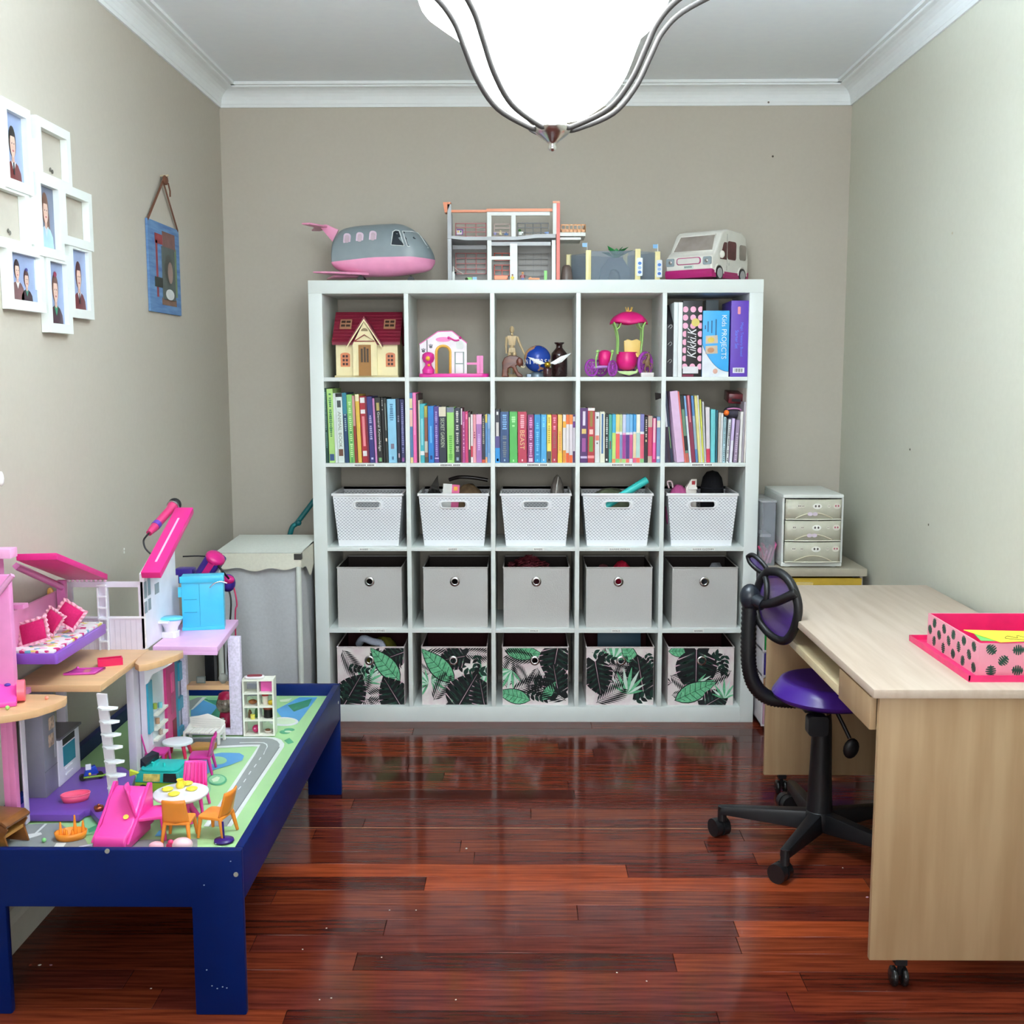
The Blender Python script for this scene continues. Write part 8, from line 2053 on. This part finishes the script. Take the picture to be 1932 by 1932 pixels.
part('yellow_flap', cm, PL((206, 216, 60)), lambda m: m.prism([(-hw_*1.2, ch_*.72), (-hw_*.82, ch_*.84), (-hw_*1.2, ch_*.95)], -.046, -.036))
for sx in (-1, 1):
    for sy in (-1, 1): part('wheel', cm, BLK, lambda m: m.cyl((sx*hw_*.62, .0075+sy*.044, .016), (sx*hw_*.62, .0075+sy*.056, .016), .0158, n=16))
# ---- oval white table with crimson legs
o_ = U(335, 1397, 1, -1.47)
ot = thing('doll_table', 'oval white doll table on crimson legs beside the white bench', 'doll table', (o_.x, -1.47, mz+.0028))
h = o_.z-mz-.0028
part('table_top', ot, PL((228, 232, 236)), lambda m: m.prism(ell(0, 0, .044, .040, 32), h-.008, h, 'XY'), bevel=.003)
for sx, sy in ((-1, -1), (1, -1), (-1, 1), (1, 1)): part('leg', ot, PL((200, 34, 76)), lambda m: m.tube([(sx*.022, sy*.02, h-.008), (sx*.030, sy*.028, 0)], [.006, .005], 8))
# ---- white bench and the carton beneath it
b_ = U(385, 1392, 2, mz+.026)
bn = thing('doll_bench', 'white doll garden bench with an arched back', 'doll bench', (UX(385, 1400, -1.345), -1.345, mz+.0028), -.12)
WB = PL((232, 232, 226))
part('backrest', bn, WB, lambda m: m.prism([(-.052, .036), (.052, .030), (.058, .060), (.030, .070), (.002, .080), (-.028, .072), (-.056, .068)], .026, .032), bevel=.002)
for i in range(4): part('back_groove', bn, PL((206, 206, 200)), lambda m: m.box((-.046, .0252, .042+i*.007), (.046, .026, .0432+i*.007)))
for i in range(7): part('seat_slat', bn, WB, lambda m: m.box((-.054+i*.0157, -.018, .030), (-.054+i*.0157+.0135, .028, .035)), bevel=.001)
for sx in (-1, 1): part('side_leg', bn, WB, lambda m: m.prism([(-.022, 0), (-.014, 0), (-.010, .026), (.020, .026), (.022, 0), (.032, 0), (.032, .05), (.024, .046), (.0, .038), (-.020, .036)], sx*.054-.003, sx*.054+.003, 'YZ'))
solo('toy_carton', MB().prism([(-.036, -.025), (.030, -.025), (.036, .02), (-.028, .025)], 0, .016, 'XY'), M((168, 120, 62), rough=.6), 'small flat brown carton lying in front of the white bench', 'carton', (UX(385, 1412, -1.418)-.004, -1.415, mz+.0028), bevel=.001)
# ---- white cube shelf for dolls
m0, m1 = U(458, 1393, 2, mz), U(522, 1389, 2, mz)
ms = thing('doll_shelf', 'little white eight-cube doll shelf with tiny food standing on the mat', 'doll shelf', (m0.x, -1.292, mz+.0028), .04)
w, h, d = m1.x-m0.x-.004, UZ(490, 1282, -1.29)-mz-.0028, .045
CW = PL((234, 236, 222))
for x in (0, w/2-.0025, w-.005): part('upright', ms, CW, lambda m: m.box((x, 0, 0), (x+.005, d, h)))
hs_ = [0, .005+(h-.01)*.25, .005+(h-.01)*.5, .005+(h-.01)*.75, h-.006]
for z in hs_:
    for x in (.005, w/2+.0025): part('shelf_board', ms, CW, lambda m: m.box((x, 0, z if z else .0), (x+w/2-.0075, d, z+.005)))
part('back_panel', ms, M((220, 226, 222), rough=.3, alpha=.3), lambda m: m.box((.005, d-.002, .005), (w-.005, d-.0005, h-.006)))
def food(name, label, col, r, z, fn, mat=None):
    x = m0.x+(w*.27 if not col else w*.75); p = Vector((x, -1.292+.016+(.003 if col else 0), mz+.0028+hs_[3-r]+.0054))
    t = thing(name, label, 'doll food' if 'box' not in name else 'doll box', p, .04, 'tiny things on the doll shelf'); fn(t); return t
food('doll_box', 'tiny pink box in the top row of the doll shelf', 1, 0, 0, lambda t: (part('box', t, PL((232, 96, 178)), lambda m: m.box((-.019, 0, 0), (.016, .02, .034)), bevel=.001), part('flap', t, PL((214, 80, 160)), lambda m: m.box((-.019, -.001, .028), (.016, 0, .0335)))))
food('doll_bread', 'tiny brown loaf on the doll shelf', 0, 1, 0, lambda t: (part('loaf', t, PL((150, 92, 48)), lambda m: m.ball((0, .008, .008), .008, 12, 8, (1.7, 1, 1))), part('crust', t, PL((120, 66, 34)), lambda m: m.ball((.004, .004, .012), .005, 8, 6))))
food('doll_jar', 'tiny white jar with red lid on the doll shelf', 1, 1, 0, lambda t: (part('jar', t, PL((236, 226, 214)), lambda m: m.cyl((-.008, .012, 0), (-.008, .012, .026), .009, n=14)), part('lid', t, PL((180, 30, 40)), lambda m: m.cyl((-.008, .012, .026), (-.008, .012, .033), .011, n=14))))
food('doll_cheese', 'tiny yellow cheese beside the red lidded jar', 1, 1, 0, lambda t: (part('cheese', t, PL((226, 196, 40)), lambda m: m.ball((.010, .004, .007), .007, 12, 8, (1.3, 1, 1))), part('rind', t, PL((206, 170, 30)), lambda m: m.cyl((.010, .004, 0), (.010, .004, .002), .008, n=12))))
food('doll_bottle', 'tiny brown and green bottles cluster on the doll shelf', 0, 2, 0, lambda t: (part('bottle', t, PL((110, 80, 50)), lambda m: m.lathe([(0, 0), (.006, 0), (.006, .016), (.003, .024), (0, .025)], (-.010, .01, 0), 10)), part('bottle', t, PL((60, 110, 60)), lambda m: m.lathe([(0, 0), (.006, 0), (.006, .018), (.003, .027), (0, .028)], (.010, .012, 0), 10))))
food('doll_butter', 'tiny pale yellow tub in front of the toy bottles', 0, 2, 0, lambda t: (part('tub', t, PL((236, 226, 110)), lambda m: m.cyl((.002, -.008, 0), (.002, -.008, .012), .007, n=12)), part('lid', t, PL((226, 214, 80)), lambda m: m.cyl((.002, -.008, .012), (.002, -.008, .014), .0075, n=12))))
food('doll_pot', 'tiny black pot with brown lid on the doll shelf', 1, 2, 0, lambda t: (part('pot', t, PL((16, 14, 16)), lambda m: m.cyl((0, .01, 0), (0, .01, .027), .014, n=16)), part('lid', t, PL((136, 62, 40)), lambda m: m.cyl((0, .01, .027), (0, .01, .033), .0155, n=16))))
food('doll_ornament', 'tiny magenta ball in the bottom row of the doll shelf', 0, 3, 0, lambda t: (part('ball', t, PL((206, 40, 110)), lambda m: m.ball((.008, .008, .012), .012, 12, 8)), part('cap', t, PL((236, 160, 200)), lambda m: m.ball((.006, -.003, .015), .003, 8, 6))))
food('doll_dish', 'tiny brown and white dish in the bottom row of the doll shelf', 1, 3, 0, lambda t: (part('dish', t, PL((226, 216, 206)), lambda m: m.lathe([(0, 0), (.010, 0), (.014, .005), (.013, .006), (0, .004)], (0, .008, 0), 14)), part('food', t, PL((130, 86, 56)), lambda m: m.ball((-.003, .008, .007), .006, 10, 6, (1.4, 1, .7)))))
ty_ = thing('doll_tray', 'white oval doll tray with a dark red rim on the doll shelf', 'doll tray', (m0.x+w*.36, -1.27, mz+.0028+h+.0002), .1)
part('tray', ty_, PL((226, 222, 226)), lambda m: m.prism(rrect(-.030, -.016, .030, .016, .014), 0, .006, 'XY'), bevel=.002); part('tray_inside', ty_, PL((130, 30, 50)), lambda m: m.prism(rrect(-.023, -.010, .023, .010, .009), .006, .008, 'XY'))
# ---- gumball machine behind the doorway
g0 = U(424, 1380, 2, mz)
gb = thing('toy_gumball_machine', 'crimson toy gumball machine standing behind the dollhouse doorway', 'toy machine', (UX(427, 1370, -1.19), -1.19, mz+.0028))
part('base', gb, PL((178, 16, 74)), lambda m: m.lathe([(0, 0), (.026, 0), (.022, .02), (.018, .045), (0, .046)], n=20)); part('globe', gb, M((150, 130, 120), rough=.1, alpha=.7, var=.5, scale=70), lambda m: m.ball((0, 0, .072), .030, 18, 12)); part('cap', gb, PL((178, 16, 74)), lambda m: m.lathe([(.024, .092), (.020, .106), (.010, .112), (0, .113)], n=20)); part('knob', gb, CHROME, lambda m: m.ball((-.004, -.022, .03), .006, 10, 6))
# ---- things on the ledge
p = U(380, 1288, 1, -1.262); lz_ = shz+.0065
t = thing('doll_picture', 'tiny grey picture frame on the wooden ledge of the doorway', 'doll frame', (UX(379, 1285, -1.262), -1.262, lz_)); part('frame', t, PL((104, 116, 112)), lambda m: m.box((-.014, 0, 0), (.014, .003, .022))); part('picture', t, PL((140, 150, 146)), lambda m: m.box((-.011, -.0006, .003), (.011, 0, .019)))
t = thing('glass_bauble', 'clear glass bauble on the wooden ledge of the doorway', 'bauble', (UX(421, 1280, -1.258), -1.258, lz_)); part('bauble', t, M((170, 176, 170), rough=.05, alpha=.5), lambda m: m.ball((0, 0, .0155), .015, 18, 12)); part('foot', t, PL((150, 156, 150)), lambda m: m.cyl((0, 0, 0), (0, 0, .002), .007, n=12))
# ---- on the upper floor
r_ = U(205, 1257, 2, fz1)
t = thing('doll_crate', 'bright red open doll crate on the wooden upper floor', 'doll crate', (r_.x, r_.y+.012, fz1+.0004), .42)
RD = PL((214, 18, 84))
for a, b in (((-.032, -.013), (.032, -.010)), ((-.032, .010), (.032, .013)), ((-.032, -.010), (-.029, .010)), ((.029, -.010), (.032, .010))): part('side', t, RD, lambda m: m.box((a[0], a[1], 0), (b[0], b[1], .020)))
part('bottom', t, RD, lambda m: m.box((-.03, -.011, 0), (.03, .011, .002)))
r_ = U(157, 1269, 2, fz1)
t = thing('doll_photo_frame', 'flat orchid pink doll frame lying on the wooden upper floor', 'doll frame', (r_.x, r_.y, fz1+.0004), .12)
OP = PL((206, 70, 170))
part('panel', t, PL((196, 70, 160)), lambda m: m.prism([(-.042, -.026), (.036, -.026), (.050, .024), (-.024, .024)], 0, .003, 'XY')); part('rim', t, OP, lambda m: m.tube([(-.042, -.026, .004), (.036, -.026, .004), (.050, .024, .004), (-.024, .024, .004)], .003, 6, closed=True)); part('hinge', t, OP, lambda m: m.ball((-.02, .024, .007), .004, 8, 6)); part('gold_strip', t, PL((200, 120, 120)), lambda m: m.box((.002, -.02, .003), (.018, .018, .0042)))
# ---- keyboard with cylinder on the left balcony
t = thing('toy_keyboard', 'hot pink toy keyboard with purple keys on the round balcony', 'toy keyboard', (-1.312, -2.035, fz1+.0006), .35)
KPK = PL((242, 80, 178))
part('body', t, KPK, lambda m: m.hexa([(-.05, -.045, 0), (.045, -.045, 0), (.045, .035, 0), (-.05, .035, 0), (-.05, -.045, .012), (.045, -.045, .012), (.045, .035, .040), (-.05, .035, .040)]), bevel=.003)
part('end_cylinder', t, PL((250, 110, 130)), lambda m: m.cyl((.045, .0, .026), (.062, .0, .026), .026, n=24))
for i in range(3): part('key', t, PL([(150, 150, 226), (120, 50, 150), (80, 60, 170)][i]), lambda m: m.ball((-.03+i*.026, .022, .037), .008, 10, 6, (1, .8, .5)))
part('knob', t, PL((236, 210, 232)), lambda m: m.ball((-.016, -.006, .028), .008, 10, 6))
for px, py, lb, c_, r in ((14, 1336, 'tiny green bead on the round balcony', (160, 214, 110), .005), (88, 1317, 'tiny coral and white shell bead on the round balcony', (240, 150, 130), .0045)):
    p = U(px, py, 2, fz1+.004); p.x = max(p.x, XL+.03); solo('bead', MB().ball((0, 0, r), r, 12, 8), PL(c_), lb, 'bead', (p.x, p.y, fz1+.0003))
# ---- ground floor toys
gz_ = .3824
p = U(143, 1510, 2, gz_)
mb = MB()
def tubf(s, zz): return [(p_[0], p_[1]) for p_ in ell(0, 0, .037*s, .022*s, 28)]
t = thing('doll_tub', 'coral pink oval doll tub on the purple floor', 'doll tub', (p.x, p.y, gz_), .45)
part('tub', t, PL((250, 92, 132)), lambda m: m.lathe([(0, .003), (.028, .003), (.034, .018), (.037, .018), (.031, .0), (0, 0)][::-1], n=32, sy=.62)); part('rim', t, PL((252, 104, 142)), lambda m: m.tube([(.0355*math.cos(a), .022*math.sin(a), .018) for a in [2*PI*i/28 for i in range(28)]], .0018, 6, closed=True))
p = U(187, 1532, 2, gz_)
t = thing('doll_pot', 'tiny copper doll cooking pot on the purple floor edge', 'doll pot', (p.x-.004, p.y+.010, gz_)); part('pot', t, M((176, 96, 66), rough=.25, metal=.8), lambda m: m.lathe([(0, 0), (.010, 0), (.0125, .008), (.011, .012), (0, .0122)], n=20)); part('lid_knob', t, M((196, 116, 80), rough=.25, metal=.8), lambda m: m.ball((0, 0, .0145), .0035, 10, 6))
p = U(172, 1470, 2, gz_)
t = thing('toy_scooter', 'blue toy scooter with green frame on the purple floor', 'toy scooter', (p.x, p.y, gz_), .5)
part('body', t, PL((20, 60, 170)), lambda m: m.hexa([(-.02, -.008, .012), (.02, -.008, .016), (.02, .008, .016), (-.02, .008, .012), (-.012, -.008, .034), (.012, -.008, .038), (.012, .008, .038), (-.012, .008, .034)]), bevel=.002); part('frame', t, PL((120, 160, 50)), lambda m: m.tube([(-.02, -.009, .010), (.03, -.009, .008), (.05, -.009, .014)], .003, 6)); part('white_shield', t, PL((226, 230, 240)), lambda m: m.box((-.014, -.0095, .03), (.0, -.007, .046)))
for x in (-.022, .024): part('wheel', t, BLK, lambda m: m.cyl((x, -.006, .0085), (x, .006, .0085), .0085, n=14))
part('lamp', t, PL((226, 190, 60)), lambda m: m.ball((-.004, -.010, .018), .004, 8, 6))
# ---- near strip: caddy, piano, bead, stand, balls
p = U(134, 1578, 2, mz+.006)
t = thing('doll_caddy', 'orange oval doll basin with upright prongs on the mat', 'doll basin', (p.x, p.y, mz+.0026), .25)
OG = PL((244, 148, 46))
part('basin', t, OG, lambda m: m.lathe([(0, .003), (.030, .003), (.0345, .017), (.038, .017), (.034, .0), (0, 0)][::-1], n=32, sy=.72))
for x, y, hh_ in ((-.022, -.006, .044), (-.008, -.012, .026), (.010, .0, .056), (.028, .002, .040), (-.016, .012, .020), (.004, -.006, .022)): part('prong', t, OG, lambda m: m.cyl((x, y, .003), (x, y, hh_), .0055, .002, n=8))
t = thing('toy_piano', 'brown toy piano with curved lid at the corner of the blue table', 'toy piano', (-1.30, -2.10, mz+.0026), -.18)
PB = M((140, 88, 42), rough=.3, c2=(104, 60, 28), scale=16, stretch=(1, 1, 3))
for y in (-.040, .034): part('side', t, PB, lambda m: m.prism([(-.05, 0), (-.04, .045), (-.05, .072), (.048, .072), (.056, .055), (.046, .04), (.058, 0)], y, y+.006), bevel=.002)
part('lid', t, PB, lambda m: m.prism([(-.052, .066), (-.052, .078), (.046, .078), (.060, .068), (.056, .060), (.044, .068)], -.046, .046), bevel=.003)
part('keyboard', t, M((166, 116, 56), rough=.35), lambda m: m.box((-.03, -.034, .034), (.046, .034, .042)))
p = U(83, 1588, 2, mz+.004); solo('bead', MB().ball((0, 0, .0055), .0055, 12, 8), PL((140, 216, 140)), 'small green ball on the printed road beside the orange basin', 'bead', (p.x, p.y, mz+.0026))
p = U(160, 1598, 2, mz+.004); mb = MB(); mb.hexa([(-.018, -.004, 0), (.016, -.012, 0), (.020, -.004, 0), (-.012, .004, 0), (-.018, -.004, .004), (.016, -.012, .008), (.020, -.004, .008), (-.012, .004, .004)]); solo('plastic_strip', mb, PL((216, 218, 236)), 'small white plastic strip beside the orange basin', 'plastic piece', (p.x, p.y, mz+.0026), .5)
p = U(425, 1590, 2, mz+.003)
t = thing('doll_stand', 'dark purple doll stand with a thin rod in the table corner', 'doll stand', (p.x-.006, p.y+.012, mz+.0026)); DP = PL((48, 14, 110)); part('base', t, DP, lambda m: m.lathe([(0, 0), (.024, 0), (.023, .004), (.006, .007), (0, .007)], n=28)); part('rod', t, DP, lambda m: m.cyl((0, 0, .005), (-.002, 0, .048), .0025, n=8))
p = U(352, 1590, 2, mz+.01)
t = thing('doll_ball_toy', 'pale pink ball toy with a hot pink bow under the orange chair', 'doll toy', (p.x, -2.135, mz+.0026)); part('ball', t, PL((240, 196, 206)), lambda m: m.ball((0, 0, .017), .019, 16, 10, (1.3, 1, .88))); part('bow', t, PL((226, 50, 110)), lambda m: (m.ball((-.028, -.004, .015), .008, 10, 6, (1.2, .7, 1)), m.ball((-.026, -.004, .024), .007, 10, 6)))
p = U(303, 1592, 2, mz+.006); solo('doll_purse', MB().ball((0, 0, .011), .015, 14, 8, (1.2, .9, .73)), PL((240, 176, 190)), 'pale pink rounded doll purse beside the pink chair legs', 'doll purse', (p.x, -2.13, mz+.0026))
# crumbs and lint on the floor
rg = random.Random(12)
for px, py in ((880, 1602), (603, 1887), (571, 1792), (616, 1752), (625, 1884), (860, 1887), (735, 1718), (1164, 1836), (1220, 1852), (785, 1718), (720, 1807), (1590, 1638), (1636, 1694), (57, 1822), (75, 1822), (96, 1822), (285, 1866)):
    p = U(px, py, 2, 0); r = .004 if px in (880, 1636, 57, 75, 96) else .0022
    mb = MB(); mb.ball((0, 0, r*.35), r, 7, 4, (1.2, .9, .35))
    c_ = {57: (150, 60, 40), 96: (150, 100, 110), 1636: (226, 176, 186)}.get(px, (220, 206, 190))
    solo('crumb', mb, M(c_, rough=.8), {880: 'largest white crumb on the polished floor before the shelf', 1636: 'pale pink paper scrap on the floor beside the desk panel', 57: 'orange crumb on the floor under the blue table', 75: 'white crumb on the floor under the blue table', 96: 'mauve crumb on the floor under the blue table', 285: 'pale splinter on the floor under the blue table', 1590: 'cream crumb on the floor under the desk edge'}.get(px, 'tiny pale crumb on the polished dark floor'), 'crumb', (p.x, p.y, .0006), rg.uniform(0, 3), 'crumbs on the floor')
